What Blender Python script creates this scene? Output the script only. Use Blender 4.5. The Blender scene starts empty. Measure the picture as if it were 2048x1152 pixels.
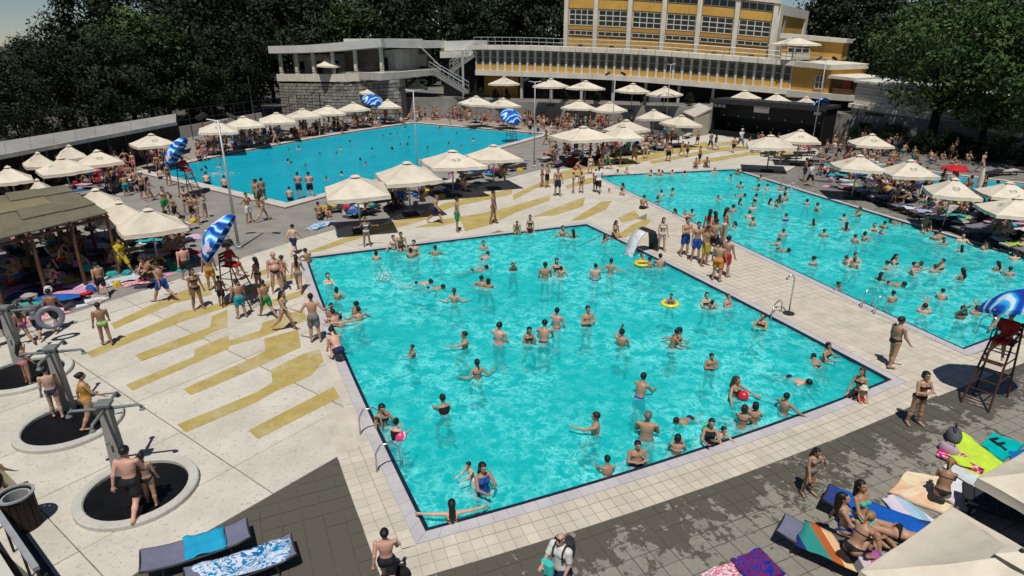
import bpy, bmesh, math, random
import numpy as np
from mathutils import Vector, Matrix

# ------------------------------------------------------------------ camera, sky, sun, exposure
R = math.radians
scene = bpy.context.scene
COL = scene.collection
FPX, PITCH, CAMH = 1258.0, R(21.3), 9.84          # focal length in photo pixels (2048 wide), tilt, height above the deck
cam_d = bpy.data.cameras.new('camera')
cam_d.sensor_width = 36.0
cam_d.lens = FPX / 2048.0 * 36.0
cam_d.clip_start, cam_d.clip_end = 0.1, 3000
cam = bpy.data.objects.new('camera', cam_d)
cam.location = (0, 0, CAMH)
cam.rotation_euler = (R(90) - PITCH, 0, 0)
COL.objects.link(cam)
scene.camera = cam

SUN_EL, SUN_AZ = R(66), R(184)                      # azimuth clockwise from +Y: behind the viewer
world = bpy.data.worlds.new('World')
scene.world = world
world.use_nodes = True
wn = world.node_tree
bg = wn.nodes['Background']
sky = wn.nodes.new('ShaderNodeTexSky')
sky.sky_type = 'NISHITA'
sky.sun_disc = False
sky.sun_elevation = SUN_EL
sky.sun_rotation = SUN_AZ
sky.air_density, sky.dust_density, sky.ozone_density = 0.8, 0.0, 3.0
wn.links.new(sky.outputs[0], bg.inputs[0])
bg.inputs[1].default_value = 0.05
sun_d = bpy.data.lights.new('sun', 'SUN')
sun_d.energy = 4.2
sun_d.angle = R(0.5)
sun_d.color = (1.0, 0.965, 0.90)
sun = bpy.data.objects.new('sun', sun_d)
sd = Vector((math.sin(SUN_AZ) * math.cos(SUN_EL), math.cos(SUN_AZ) * math.cos(SUN_EL), math.sin(SUN_EL)))
sun.rotation_euler = sd.to_track_quat('Z', 'Y').to_euler()
sun.location = sd * 60
COL.objects.link(sun)
vs = scene.view_settings
vs.view_transform, vs.look, vs.exposure, vs.gamma = 'Standard', 'None', 0.0, 1.0
vs.use_curve_mapping = False
scene.cycles.max_bounces = 6
scene.cycles.transparent_max_bounces = 12
scene.cycles.use_adaptive_sampling = True
scene.cycles.use_denoising = True

# ------------------------------------------------------------------ measuring helpers
def G(px, py, z=0.0):
    """the point of height z that the photograph shows at (px, py)"""
    x, y = (px - 1024) / FPX, (576 - py) / FPX
    d = Vector((x, math.cos(PITCH) + y * math.sin(PITCH), -math.sin(PITCH) + y * math.cos(PITCH)))
    return Vector((0, 0, CAMH)) + d * ((z - CAMH) / d.z)
def at(px, py, Y):
    """the point at distance Y in front of the viewer"""
    x, y = (px - 1024) / FPX, (576 - py) / FPX
    d = Vector((x, math.cos(PITCH) + y * math.sin(PITCH), -math.sin(PITCH) + y * math.cos(PITCH)))
    return Vector((0, 0, CAMH)) + d * (Y / d.y)
def pix(P):
    d = Vector(P) - Vector((0, 0, CAMH))
    f = d.y * math.cos(PITCH) - d.z * math.sin(PITCH)
    return 1024 + FPX * d.x / f, 576 - FPX * (d.y * math.sin(PITCH) + d.z * math.cos(PITCH)) / f
def dist_f(P):
    return P[1] * math.cos(PITCH) - (P[2] - CAMH) * math.sin(PITCH)
def nth(n):
    w = ['', 'first', 'second', 'third', 'fourth', 'fifth', 'sixth', 'seventh', 'eighth', 'ninth', 'tenth', 'eleventh', 'twelfth']
    if n < len(w): return w[n]
    return '%d%s' % (n, 'th' if 10 < n % 100 < 14 else {1: 'st', 2: 'nd', 3: 'rd'}.get(n % 10, 'th'))

# ------------------------------------------------------------------ mesh builder
class MB:
    def __init__(s): s.v, s.f, s.m = [], [], []
    def add(s, vs, fs, mi=0):
        o = len(s.v); s.v += [tuple(p) for p in vs]; s.f += [tuple(i + o for i in f) for f in fs]; s.m += [mi] * len(fs); return s
    def hexa(s, b, t, mi=0):
        return s.add(list(b) + list(t), [(3, 2, 1, 0), (4, 5, 6, 7), (0, 1, 5, 4), (1, 2, 6, 5), (2, 3, 7, 6), (3, 0, 4, 7)], mi)
    def box(s, c, sz, rz=0, mi=0):
        x, y, z = sz[0] / 2, sz[1] / 2, sz[2] / 2
        m = Matrix.Translation(Vector(c)) @ (Matrix.Rotation(rz, 4, 'Z') if not isinstance(rz, Matrix) else rz)
        P = [m @ Vector(p) for p in ((-x, -y, -z), (x, -y, -z), (x, y, -z), (-x, y, -z), (-x, -y, z), (x, -y, z), (x, y, z), (-x, y, z))]
        return s.hexa(P[:4], P[4:], mi)
    def prism(s, poly, z0, z1, mi=0):
        n = len(poly)
        a = [(p[0], p[1], z0) for p in poly]; b = [(p[0], p[1], z1) for p in poly]
        return s.add(a + b, [tuple(range(n - 1, -1, -1)), tuple(range(n, 2 * n))] + [(i, (i + 1) % n, n + (i + 1) % n, n + i) for i in range(n)], mi)
    def tube(s, pts, r, n=8, mi=0, cap=True):
        pts = [Vector(p) for p in pts]
        rr = r if isinstance(r, (list, tuple)) else [r] * len(pts)
        vs = []
        u = None
        for i, p in enumerate(pts):
            t = (pts[min(i + 1, len(pts) - 1)] - pts[max(i - 1, 0)]).normalized()
            if u is None:
                u = t.cross(Vector((0, 0, 1)) if abs(t.z) < .9 else Vector((1, 0, 0))).normalized()
            else:
                u = (u - t * u.dot(t)).normalized()
            w = t.cross(u)
            for k in range(n):
                a = 2 * math.pi * k / n
                vs.append(p + (u * math.cos(a) + w * math.sin(a)) * rr[i])
        fs = []
        for i in range(len(pts) - 1):
            for k in range(n):
                fs.append((i * n + k, i * n + (k + 1) % n, (i + 1) * n + (k + 1) % n, (i + 1) * n + k))
        if cap:
            fs.append(tuple(range(n - 1, -1, -1))); fs.append(tuple(range((len(pts) - 1) * n, len(pts) * n)))
        return s.add(vs, fs, mi)
    def lathe(s, prof, n=16, c=(0, 0, 0), mi=0):
        vs = [(c[0] + r * math.cos(2 * math.pi * k / n), c[1] + r * math.sin(2 * math.pi * k / n), c[2] + z) for r, z in prof for k in range(n)]
        fs = [(i * n + k, i * n + (k + 1) % n, (i + 1) * n + (k + 1) % n, (i + 1) * n + k) for i in range(len(prof) - 1) for k in range(n)]
        fs.append(tuple(range(n - 1, -1, -1))); fs.append(tuple((len(prof) - 1) * n + k for k in range(n)))
        return s.add(vs, fs, mi)
    def mesh(s, name, mats, smooth=False, org=None):
        me = bpy.data.meshes.new(name)
        v = s.v if org is None else [(a[0] - org[0], a[1] - org[1], a[2] - org[2]) for a in s.v]
        me.from_pydata(v, [], s.f)
        for m in (mats if isinstance(mats, (list, tuple)) else [mats]): me.materials.append(m)
        if any(s.m): me.polygons.foreach_set('material_index', s.m)
        if smooth: me.polygons.foreach_set('use_smooth', [True] * len(s.f))
        me.update()
        return me
    def build(s, name, mats, parent=None, smooth=False, world=False, bevel=0):
        """world=True: the points are given in world space and the object gets its parent's origin"""
        org = None
        if world: org = world_loc(parent) if parent else (0, 0, 0)
        me = s.mesh(name, mats, smooth, org)
        if bevel: bevel_mesh(me, bevel)
        return link(name, me, parent)
def bevel_mesh(me, w):
    bm = bmesh.new(); bm.from_mesh(me)
    bmesh.ops.bevel(bm, geom=list(bm.edges), offset=w, segments=1, affect='EDGES', clamp_overlap=True)
    bm.to_mesh(me); bm.free()
def world_loc(o):
    v = Vector((0, 0, 0))
    while o: v += o.location; o = o.parent
    return v
def link(name, me, parent=None, loc=None):
    o = bpy.data.objects.new(name, me)
    COL.objects.link(o)
    if parent: o.parent = parent
    if loc is not None: o.location = loc
    return o
def tag(o, label=None, cat=None, group=None, kind=None):
    if label: o['label'] = label
    if cat: o['category'] = cat
    if group: o['group'] = group
    if kind: o['kind'] = kind
    return o
def empty(name, loc=(0, 0, 0), rz=0):
    o = bpy.data.objects.new(name, None); o.empty_display_size = .2
    COL.objects.link(o); o.location = loc; o.rotation_euler = (0, 0, rz)
    return o
def copy_tree(o, parent=None):
    c = o.copy(); COL.objects.link(c); c.parent = parent
    for ch in KIDS.get(o.name, o.children): copy_tree(ch, c)
    return c
KIDS = {}
def remember(o):                                     # children lists are slow to look up: keep those of the prototypes
    KIDS[o.name] = list(o.children)
    for c in KIDS[o.name]: remember(c)
    return o
def number(things, fmt, group=None, cat=None):
    """labels that single out look-alikes by their order from the left"""
    for i, o in enumerate(sorted(things, key=lambda o: pix(o.location)[0])):
        o['label'] = fmt % nth(i + 1)
        if group: o['group'] = group
        if cat: o['category'] = cat

# ------------------------------------------------------------------ materials
def nt(name):
    m = bpy.data.materials.new(name); m.use_nodes = True
    t = m.node_tree
    return m, t, t.nodes['Principled BSDF'], t.nodes['Material Output']
def N(t, typ, **kw):
    n = t.nodes.new('ShaderNode' + typ)
    for k, v in kw.items():
        if k.startswith('i_'):
            k = k[2:]
            n.inputs[int(k) if k.isdigit() else k].default_value = v
        else: setattr(n, k, v)
    return n
def ramp(t, src, stops, interp='LINEAR'):
    r = N(t, 'ValToRGB'); r.color_ramp.interpolation = interp
    e = r.color_ramp.elements
    while len(e) < len(stops): e.new(.5)
    for i, (p, c) in enumerate(stops):
        e[i].position = p; e[i].color = (c[0], c[1], c[2], 1) if isinstance(c, (tuple, list)) else (c, c, c, 1)
    t.links.new(src, r.inputs[0])
    return r.outputs[0]
def mix(t, fac, a, b, mode='MIX'):
    m = N(t, 'Mix', data_type='RGBA', blend_type=mode)
    for s, v in ((m.inputs[0], fac), (m.inputs[6], a), (m.inputs[7], b)):
        if isinstance(v, (int, float)): s.default_value = v
        elif isinstance(v, (tuple, list)): s.default_value = (v[0], v[1], v[2], 1)
        else: t.links.new(v, s)
    return m.outputs[2]
def mth(t, op, a, b=None, c=None):
    m = N(t, 'Math', operation=op)
    for s, v in zip(m.inputs, (a, b, c)):
        if v is None: continue
        if isinstance(v, (int, float)): s.default_value = v
        else: t.links.new(v, s)
    return m.outputs[0]
def noise(t, scale, detail=4, rough=.55, co=None, dist=0):
    n = N(t, 'TexNoise'); n.inputs['Scale'].default_value = scale; n.inputs['Detail'].default_value = detail
    n.inputs['Roughness'].default_value = rough; n.inputs['Distortion'].default_value = dist
    if co is not None: t.links.new(co, n.inputs['Vector'])
    return n.outputs[0]
def pos(t): return N(t, 'NewGeometry').outputs['Position']
def bump(t, h, s, d=.02):
    b = N(t, 'Bump'); b.inputs['Strength'].default_value = s; b.inputs['Distance'].default_value = d
    t.links.new(h, b.inputs['Height']); return b.outputs[0]
def M(name, c, rough=.7, var=.25, scale=3.0, bmp=0, metal=0, spec=.3, rnd=0, fine=0, streak=0):
    """a plain surface with a mottled tone, optional relief and a tone of its own for each object"""
    m, t, p, o = nt(name)
    P = pos(t)
    n = noise(t, scale, 5, .6, P)
    lo, hi = [max(0, x * (1 - var)) for x in c], [min(1, x * (1 + var)) for x in c]
    col = ramp(t, n, [(.3, lo), (.7, hi)])
    if fine:
        n2 = noise(t, scale * 14, 3, .6, P)
        col = mix(t, fine, col, ramp(t, n2, [(.35, [x * .55 for x in c]), (.6, hi)]))
    if streak:                                        # rain streaks down the wall
        mp = N(t, 'Mapping'); t.links.new(P, mp.inputs[0]); mp.inputs['Scale'].default_value = (1.6, 1.6, .12)
        col = mix(t, ramp(t, noise(t, 2.2, 5, .65, mp.outputs[0]), [(.48, 0), (.75, streak)]), col, [x * .45 for x in c])
    if rnd:
        oi = N(t, 'ObjectInfo')
        col = mix(t, 1.0, col, ramp(t, oi.outputs['Random'], [(0, 1 - rnd), (1, 1)]), 'MULTIPLY')
    t.links.new(col, p.inputs['Base Color'])
    p.inputs['Roughness'].default_value = rough; p.inputs['Metallic'].default_value = metal
    p.inputs['Specular IOR Level'].default_value = spec
    if bmp: t.links.new(bump(t, noise(t, scale * 8, 4, .6, P), bmp), p.inputs['Normal'])
    return m
def M_obj(name, rough=.7, var=.12, scale=6, spec=.3):
    """the tone comes from the object's own colour"""
    m, t, p, o = nt(name)
    oi = N(t, 'ObjectInfo')
    n = noise(t, scale, 4, .6, N(t, 'TexCoord').outputs['Object'])
    col = mix(t, 1.0, oi.outputs['Color'], ramp(t, n, [(.3, 1 - var), (.7, 1 + var * .0)]), 'MULTIPLY')
    t.links.new(col, p.inputs['Base Color'])
    p.inputs['Roughness'].default_value = rough; p.inputs['Specular IOR Level'].default_value = spec
    return m
MT = {}
MT['concrete'] = None
def mk_concrete(name, base, speck, stain):
    m, t, p, o = nt(name)
    P = pos(t)
    c = ramp(t, noise(t, .9, 5, .6, P), [(.3, [x * .80 for x in base]), (.72, base)])
    sp = ramp(t, noise(t, 9, 4, .7, P), [(.34, 1), (.42, 0)])
    c = mix(t, sp, c, speck)
    st = ramp(t, noise(t, .55, 7, .70, P), [(.50, 0), (.68, .65)])
    c = mix(t, ramp(t, noise(t, 3.1, 6, .7, P, .5), [(.60, 0), (.66, .5)]), c, [x * .62 for x in base])
    c = mix(t, st, c, stain)
    oi = N(t, 'ObjectInfo')
    c = mix(t, 1.0, c, ramp(t, oi.outputs['Random'], [(0, .9), (1, 1)]), 'MULTIPLY')
    t.links.new(c, p.inputs['Base Color']); p.inputs['Roughness'].default_value = .85; p.inputs['Specular IOR Level'].default_value = .2
    t.links.new(bump(t, noise(t, 22, 4, .6, P), .25), p.inputs['Normal'])
    return m
MT['concrete'] = mk_concrete('washed_concrete', (.61, .565, .485), (.34, .31, .25), (.45, .415, .335))
MT['ring'] = mk_concrete('kerb_concrete', (.58, .56, .50), (.40, .38, .33), (.40, .39, .34))
def mk_yellow():
    m, t, p, o = nt('ochre_concrete')
    P = pos(t)
    c = ramp(t, noise(t, 1.4, 5, .65, P), [(.3, (.32, .245, .075)), (.7, (.45, .345, .115))])
    sp = ramp(t, noise(t, 7, 5, .7, P), [(.33, 1), (.43, 0)])
    c = mix(t, sp, c, (.44, .37, .20))
    c = mix(t, ramp(t, noise(t, .8, 7, .72, P), [(.50, 0), (.68, .75)]), c, (.46, .41, .29))
    c = mix(t, ramp(t, noise(t, 3.6, 6, .75, P), [(.60, 0), (.66, .7)]), c, (.27, .21, .09))
    t.links.new(c, p.inputs['Base Color']); p.inputs['Roughness'].default_value = .85; p.inputs['Specular IOR Level'].default_value = .2
    t.links.new(bump(t, noise(t, 22, 4, .6, P), .25), p.inputs['Normal'])
    return m
MT['yellow'] = mk_yellow()
MT['tile'] = M('beige_tile', (.55, .49, .40), .6, .14, 1.3, rnd=.10, spec=.3, fine=.08)
MT['tile_bed'] = M('tile_grout', (.36, .32, .26), .9, .2, 3)
MT['gutter'] = M('gutter_grate', (.45, .425, .435), .6, .12, 1.2, spec=.3)
MT['gutter_bed'] = M('gutter_shadow', (.40, .38, .39), .9, .1, 2)  # the channel bed's own lavender-grey
MT['navy'] = M('navy_tile', (.012, .016, .035), .35, .3, 4, spec=.5)
POOL_N, POOL_P = None, None
def mk_paver(name, dry, wet, lo, hi, line=None):
    m, t, p, o = nt(name)
    P = pos(t)
    d = ramp(t, noise(t, 1.2, 5, .6, P), [(.3, [x * .8 for x in dry]), (.7, dry)])
    d = mix(t, ramp(t, noise(t, 14, 4, .65, P), [(.36, .5), (.5, 0)]), d, [x * .6 for x in dry])
    w = mth(t, 'ADD', mth(t, 'MULTIPLY', noise(t, 1.4, 6, .6, P, .5), .55), mth(t, 'MULTIPLY', noise(t, 5.0, 6, .65, P, .4), .45))
    if line:                                          # wetter towards the pool edge: the line (point, outward normal, reach in metres)
        (q, n, reach) = line
        dv = N(t, 'VectorMath', operation='SUBTRACT'); t.links.new(P, dv.inputs[0]); dv.inputs[1].default_value = q
        dt = N(t, 'VectorMath', operation='DOT_PRODUCT'); t.links.new(dv.outputs[0], dt.inputs[0]); dt.inputs[1].default_value = n
        w = mth(t, 'ADD', w, mth(t, 'MULTIPLY', mth(t, 'SUBTRACT', reach, dt.outputs['Value']), .085))
    f = ramp(t, w, [(lo, 0), (hi, 1)])
    oi = N(t, 'ObjectInfo')
    d = mix(t, 1.0, d, ramp(t, oi.outputs['Random'], [(0, .82), (1, 1.0)]), 'MULTIPLY')
    c = mix(t, f, d, wet)
    t.links.new(c, p.inputs['Base Color'])
    t.links.new(ramp(t, f, [(0, .85), (1, .22)]), p.inputs['Roughness'])
    p.inputs['Specular IOR Level'].default_value = .3
    t.links.new(bump(t, noise(t, 25, 4, .6, P), .25), p.inputs['Normal'])
    return m
def mk_water(name, deep, web, scale, lines, milk, cloud, crest):
    """milky water with a painted web of gathered sunlight in tint and milk colour"""
    m, t, p, o = nt(name)
    t.nodes.remove(p)
    P = pos(t)
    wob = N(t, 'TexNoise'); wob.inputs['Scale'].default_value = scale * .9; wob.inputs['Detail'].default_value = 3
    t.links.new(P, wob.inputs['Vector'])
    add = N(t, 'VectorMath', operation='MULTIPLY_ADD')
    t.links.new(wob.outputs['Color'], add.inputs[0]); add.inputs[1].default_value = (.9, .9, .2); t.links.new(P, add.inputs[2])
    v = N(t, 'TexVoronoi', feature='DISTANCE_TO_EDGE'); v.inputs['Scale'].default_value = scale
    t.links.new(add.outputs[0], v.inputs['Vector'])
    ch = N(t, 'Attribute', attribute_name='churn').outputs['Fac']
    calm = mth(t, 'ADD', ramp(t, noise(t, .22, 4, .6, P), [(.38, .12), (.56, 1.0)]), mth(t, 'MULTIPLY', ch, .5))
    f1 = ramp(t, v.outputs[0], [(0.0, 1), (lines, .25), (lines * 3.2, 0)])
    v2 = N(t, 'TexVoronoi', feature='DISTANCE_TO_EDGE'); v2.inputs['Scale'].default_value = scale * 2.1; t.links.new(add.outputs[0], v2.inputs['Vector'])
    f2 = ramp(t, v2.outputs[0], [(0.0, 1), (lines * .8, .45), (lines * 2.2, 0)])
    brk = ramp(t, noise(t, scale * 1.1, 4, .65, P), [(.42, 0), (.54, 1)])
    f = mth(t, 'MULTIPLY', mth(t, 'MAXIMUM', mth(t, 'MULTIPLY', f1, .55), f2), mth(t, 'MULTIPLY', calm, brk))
    col = mix(t, f, deep, web)  # painted sunlight web brightens the tint
    tr = N(t, 'BsdfTransparent'); t.links.new(col, tr.inputs[0])
    gl = N(t, 'BsdfGlossy'); gl.inputs['Roughness'].default_value = .06
    h = mth(t, 'ADD', noise(t, scale * 1.5, 4, .55, P), mth(t, 'MULTIPLY', noise(t, scale * 5, 3, .6, P), .3))
    b = bump(t, h, .55, .12)
    t.links.new(b, gl.inputs['Normal'])
    fr = N(t, 'Fresnel'); fr.inputs['IOR'].default_value = 1.33; t.links.new(b, fr.inputs['Normal'])
    ms = N(t, 'MixShader'); t.links.new(fr.outputs[0], ms.inputs[0]); t.links.new(tr.outputs[0], ms.inputs[1]); t.links.new(gl.outputs[0], ms.inputs[2])
    df = N(t, 'BsdfDiffuse'); t.links.new(mix(t, mth(t, 'MULTIPLY', f, 1.0), mix(t, ramp(t, mth(t, 'MULTIPLY', ch, noise(t, 7, 4, .7, P)), [(.42, 0), (.56, .7)]), milk, (.55, .80, .80)), crest), df.inputs[0]); t.links.new(b, df.inputs['Normal'])  # the same sunlight web painted over milk and foam colour
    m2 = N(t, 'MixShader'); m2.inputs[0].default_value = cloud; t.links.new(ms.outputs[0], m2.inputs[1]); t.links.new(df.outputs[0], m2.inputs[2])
    t.links.new(m2.outputs[0], o.inputs[0])
    return m
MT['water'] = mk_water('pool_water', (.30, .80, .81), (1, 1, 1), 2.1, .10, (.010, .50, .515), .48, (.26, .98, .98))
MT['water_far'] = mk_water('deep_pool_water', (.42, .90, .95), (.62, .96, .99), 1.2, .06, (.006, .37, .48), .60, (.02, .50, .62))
MT['poolwall'] = M('pool_wall_tile', (.10, .93, .93), .5, .05, 1)  # floor tone lifted to paint out the shade on the walls
MT['poolwall_far'] = M('deep_pool_wall_tile', (.05, .72, .90), .5, .05, 1)  # same lift for the deep pool, wall shade painted out
MT['floor'] = M('pool_floor', (.075, .74, .755), .6, .07, .8)
MT['floor_far'] = M('deep_pool_floor', (.018, .47, .60), .6, .07, .6)
MT['ground'] = M('dark_ground', (.085, .078, .068), .95, .35, .35, bmp=.3)
MT['tan'] = M('brown_deck', (.30, .245, .205), .85, .2, .8, bmp=.2, fine=.15)
MT['greydeck'] = M('grey_deck', (.235, .22, .195), .85, .25, .55, bmp=.2, fine=.25)
MT['kerb'] = M('pale_kerb', (.52, .46, .41), .8, .15, 2, rnd=.12)
MT['white'] = M('white_plaster', (.63, .585, .49), .8, .12, .7, fine=.06, streak=.4)
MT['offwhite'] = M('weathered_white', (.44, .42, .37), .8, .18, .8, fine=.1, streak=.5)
MT['ochre'] = M('ochre_plaster', (.57, .325, .075), .8, .14, .5, fine=.06, streak=.35)
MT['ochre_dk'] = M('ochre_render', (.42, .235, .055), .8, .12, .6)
MT['glass'] = M('dark_glass', (.016, .022, .026), .10, .5, .9, spec=.7, rnd=.6)
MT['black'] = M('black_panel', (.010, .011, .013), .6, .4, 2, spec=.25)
MT['charcoal'] = M('charcoal_fabric', (.028, .028, .032), .85, .3, 4)
MT['wicker'] = M('dark_wicker', (.020, .018, .017), .7, .5, 12, spec=.3)
MT['sling'] = M('grey_sling', (.20, .19, .235), .8, .10, 3)
MT['steel'] = M('brushed_steel', (.55, .56, .57), .28, .1, 3, metal=.9, spec=.5)
MT['galv'] = M('galvanised_post', (.40, .41, .42), .5, .15, 3, metal=.4)
MT['iron'] = M('dark_iron', (.025, .024, .024), .5, .3, 4)
MT['rust'] = M('red_brown_paint', (.055, .016, .010), .55, .35, 5, spec=.4)
MT['red'] = M('red_cloth', (.45, .012, .018), .8, .15, 3)
MT['wood'] = M('brown_wood', (.11, .055, .028), .7, .4, 3, bmp=.2)
MT['roof'] = M('pale_roof', (.56, .545, .50), .85, .15, .5, fine=.12)
MT['roof_gr'] = M('grey_roof_sheet', (.27, .26, .24), .85, .2, .4, fine=.15)
MT['stone'] = M('rubble_stone', (.29, .27, .235), .9, .3, 1.2, bmp=.4, rnd=.4)
MT['mortar'] = M('mortar_joint', (.085, .08, .07), .95, .3, 2)
MT['pad'] = M('wet_black_pad', (.006, .006, .007), .5, .4, 3, spec=.15)
MT['bark'] = M('dark_bark', (.022, .017, .013), .95, .4, 5, bmp=.4)
MT['paper'] = M('white_board', (.72, .72, .72), .6, .05, 2)
MT['ink_red'] = M('red_print', (.22, .015, .02), .6, .1, 4)
MT['ink_black'] = M('black_print', (.012, .012, .014), .6, .1, 4)
MT['skin'] = None
MT['cloth'] = M_obj('swim_cloth', .75)
MT['hair'] = M_obj('hair', .55, .35, 14, .35)
MT['towel'] = M_obj('towel_cloth', .95, .22, 5, .1)
# ------------------------------------------------------------------ ground, decks and pools
def V2(p): return Vector((p[0], p[1]))
def bowed(p0, p1, mids, n=14):
    """an edge from p0 to p1 (photo points) with the slight bow that its middle points show"""
    a, b = V2(G(*p0)), V2(G(*p1))
    d = b - a; nn = Vector((-d.y, d.x)).normalized()
    bs = []
    for q in mids:
        w = V2(G(*q)) - a; t = w.dot(d) / d.length_squared
        bs.append(w.dot(nn) / (4 * t * (1 - t)))
    bow = sum(bs) / len(bs) if bs else 0
    return [a + d * (i / n) + nn * bow * 4 * (i / n) * (1 - i / n) for i in range(n)]
def offset(poly, d):
    """poly counter-clockwise, d > 0 outwards"""
    n = len(poly); out = []
    for i in range(n):
        e0 = (poly[i] - poly[i - 1]).normalized(); e1 = (poly[(i + 1) % n] - poly[i]).normalized()
        n0, n1 = Vector((e0.y, -e0.x)), Vector((e1.y, -e1.x))
        m = n0 + n1
        m = m / max(.2, m.dot(n0))
        out.append(poly[i] + m * d)
    return out
def ccw(poly):
    a = sum(poly[i - 1].x * poly[i].y - poly[i].x * poly[i - 1].y for i in range(len(poly)))
    return poly if a > 0 else poly[::-1]
def inside(p, poly):
    r = False; j = len(poly) - 1
    for i in range(len(poly)):
        a, b = poly[i], poly[j]
        if (a[1] > p[1]) != (b[1] > p[1]) and p[0] < (b[0] - a[0]) * (p[1] - a[1]) / (b[1] - a[1]) + a[0]: r = not r
        j = i
    return r
def clip(subj, conv):
    """the part of a polygon inside a convex counter-clockwise polygon"""
    out = [V2(p) for p in subj]
    for i in range(len(conv)):
        a, b = conv[i], conv[(i + 1) % len(conv)]
        e = b - a; src = out; out = []
        if not src: return []
        sgn = [e.x * (p.y - a.y) - e.y * (p.x - a.x) for p in src]
        for k in range(len(src)):
            p, q, sp, sq = src[k - 1], src[k], sgn[k - 1], sgn[k]
            if (sp >= 0) != (sq >= 0): out.append(p + (q - p) * (sp / (sp - sq)))
            if sq >= 0: out.append(q)
    return out
def area(p): return .5 * sum(p[i - 1].x * p[i].y - p[i].x * p[i - 1].y for i in range(len(p))) if len(p) > 2 else 0
def sheet(name, outer, holes, z, mat, kind='structure', parent=None, thick=0):
    bm = bmesh.new()
    for lp in [outer] + holes:
        vs = [bm.verts.new((p[0], p[1], z)) for p in lp]
        for i in range(len(vs)): bm.edges.new((vs[i - 1], vs[i]))
    bmesh.ops.triangle_fill(bm, use_beauty=True, use_dissolve=False, edges=bm.edges[:], normal=(0, 0, 1))
    for f in bm.faces:
        if f.normal.z < 0: f.normal_flip()
    me = bpy.data.meshes.new(name); bm.to_mesh(me); bm.free()
    me.materials.append(mat)
    o = link(name, me, parent)
    if parent is None: tag(o, kind=kind)
    return o
def tiles(name, region, org, ang, su, sv, gap, z0, z1, mat, parent, limit=300, view=True, keep=None):
    """lay pieces of su x sv over a region: those that show largest are objects of their own"""
    u = Vector((math.cos(ang), math.sin(ang))); v = Vector((-u.y, u.x)); org = V2(org)
    L = [((p - org).dot(u) / su, (p - org).dot(v) / sv) for p in region]
    i0, i1 = math.floor(min(l[0] for l in L)), math.ceil(max(l[0] for l in L))
    j0, j1 = math.floor(min(l[1] for l in L)), math.ceil(max(l[1] for l in L))
    cells = []
    rc = ccw(region)
    for i in range(i0, i1):
        for j in range(j0, j1):
            a = org + u * (i * su + gap / 2) + v * (j * sv + gap / 2)
            cell = [a, a + u * (su - gap), a + u * (su - gap) + v * (sv - gap), a + v * (sv - gap)]
            c = (cell[0] + cell[2]) / 2
            px = pix((c.x, c.y, z1)) if c.y > 1 else (-9e9, 0)
            if view and not (-150 < px[0] < 2200 and 0 < px[1] < 1300): continue
            if keep and not keep(c): continue
            ins = [inside(q, rc) for q in cell]
            if all(ins): poly, full = cell, True
            else:
                poly, full = clip(rc, cell), False
                if area(poly) < .06 * su * sv: continue
            cells.append((dist_f((c.x, c.y, 0)), c, poly, full))
    cells.sort(key=lambda q: q[0])
    shared = {}
    rest = MB()
    for k, (d, c, poly, full) in enumerate(cells):
        dz = ((k * 7919) % 13 - 6) * .0004
        if k < limit:
            if full:
                if 'm' not in shared:
                    b = MB().prism([p - c for p in poly], z0, z1)
                    shared['m'] = b.mesh(name, mat); bevel_mesh(shared['m'], min(.012, (z1 - z0) * .4))
                link(name, shared['m'], parent, (c.x, c.y, dz))
            else:
                MB().prism([p - c for p in poly], z0, z1).build(name, mat, parent).location = (c.x, c.y, dz)
        else:
            rest.prism(poly, z0, z1 + dz)
    if rest.f:
        tag(rest.build('far_' + name + 's', mat, parent), kind='stuff')

# pool outlines, counter-clockwise
cA, cB, cC, cD = (855, 1058), (614, 516), (1172, 449), (1778, 759)
e_bottom = bowed(cA, cD, [(1024, 1014), (1249, 946), (1399, 899), (1536, 850), (1636, 812)])
e_right = bowed(cD, cC, [(1331, 527), (1461, 592), (1541, 634), (1641, 685)])
e_top = bowed(cC, cB, [(777, 499), (842, 486), (1024, 465)])
e_left = bowed(cB, cA, [(696, 732), (749, 845), (798, 937)])
POOL1 = e_bottom + e_right + e_top + e_left
r_d, r_tl, r_tr = (1926, 697), (1197, 352), (1467, 339)
pr_corner = Vector((26.6, 24.9))
POOL2 = bowed(r_d, (2110, 628), [], 4) + [pr_corner + (V2(G(*r_tr)) - pr_corner) * (i / 10) + Vector((.95, .3)) * (-1.1 * (i / 10) * (1 - i / 10)) for i in range(10)] \
    + bowed(r_tr, r_tl, [], 4) + bowed(r_tl, r_d, [(1560, 527)], 10)
POOL3 = bowed((300, 344), (575, 408), [], 6) + bowed((575, 408), (1088, 269), [], 6) + bowed((1088, 269), (828, 247), [], 6) + bowed((828, 247), (300, 344), [(569, 287), (724, 261), (512, 302)], 10)
POOL4 = [V2(G(*q)) for q in ((1945, 413), (2075, 425), (2080, 372), (1900, 350), (1770, 331), (1720, 335), (1800, 366))]
POOL1, POOL2, POOL3, POOL4 = [ccw(p) for p in (POOL1, POOL2, POOL3, POOL4)]
DEEP = 1.38
WATER_Z = -.055

BASE = [Vector((-1500, -60)), Vector((1500, -60)), Vector((1500, 2500)), Vector((-1500, 2500))]
sheet('ground', BASE, [offset(p, .05) for p in (POOL1, POOL2, POOL3, POOL4)], -.012, MT['ground'])

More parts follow.
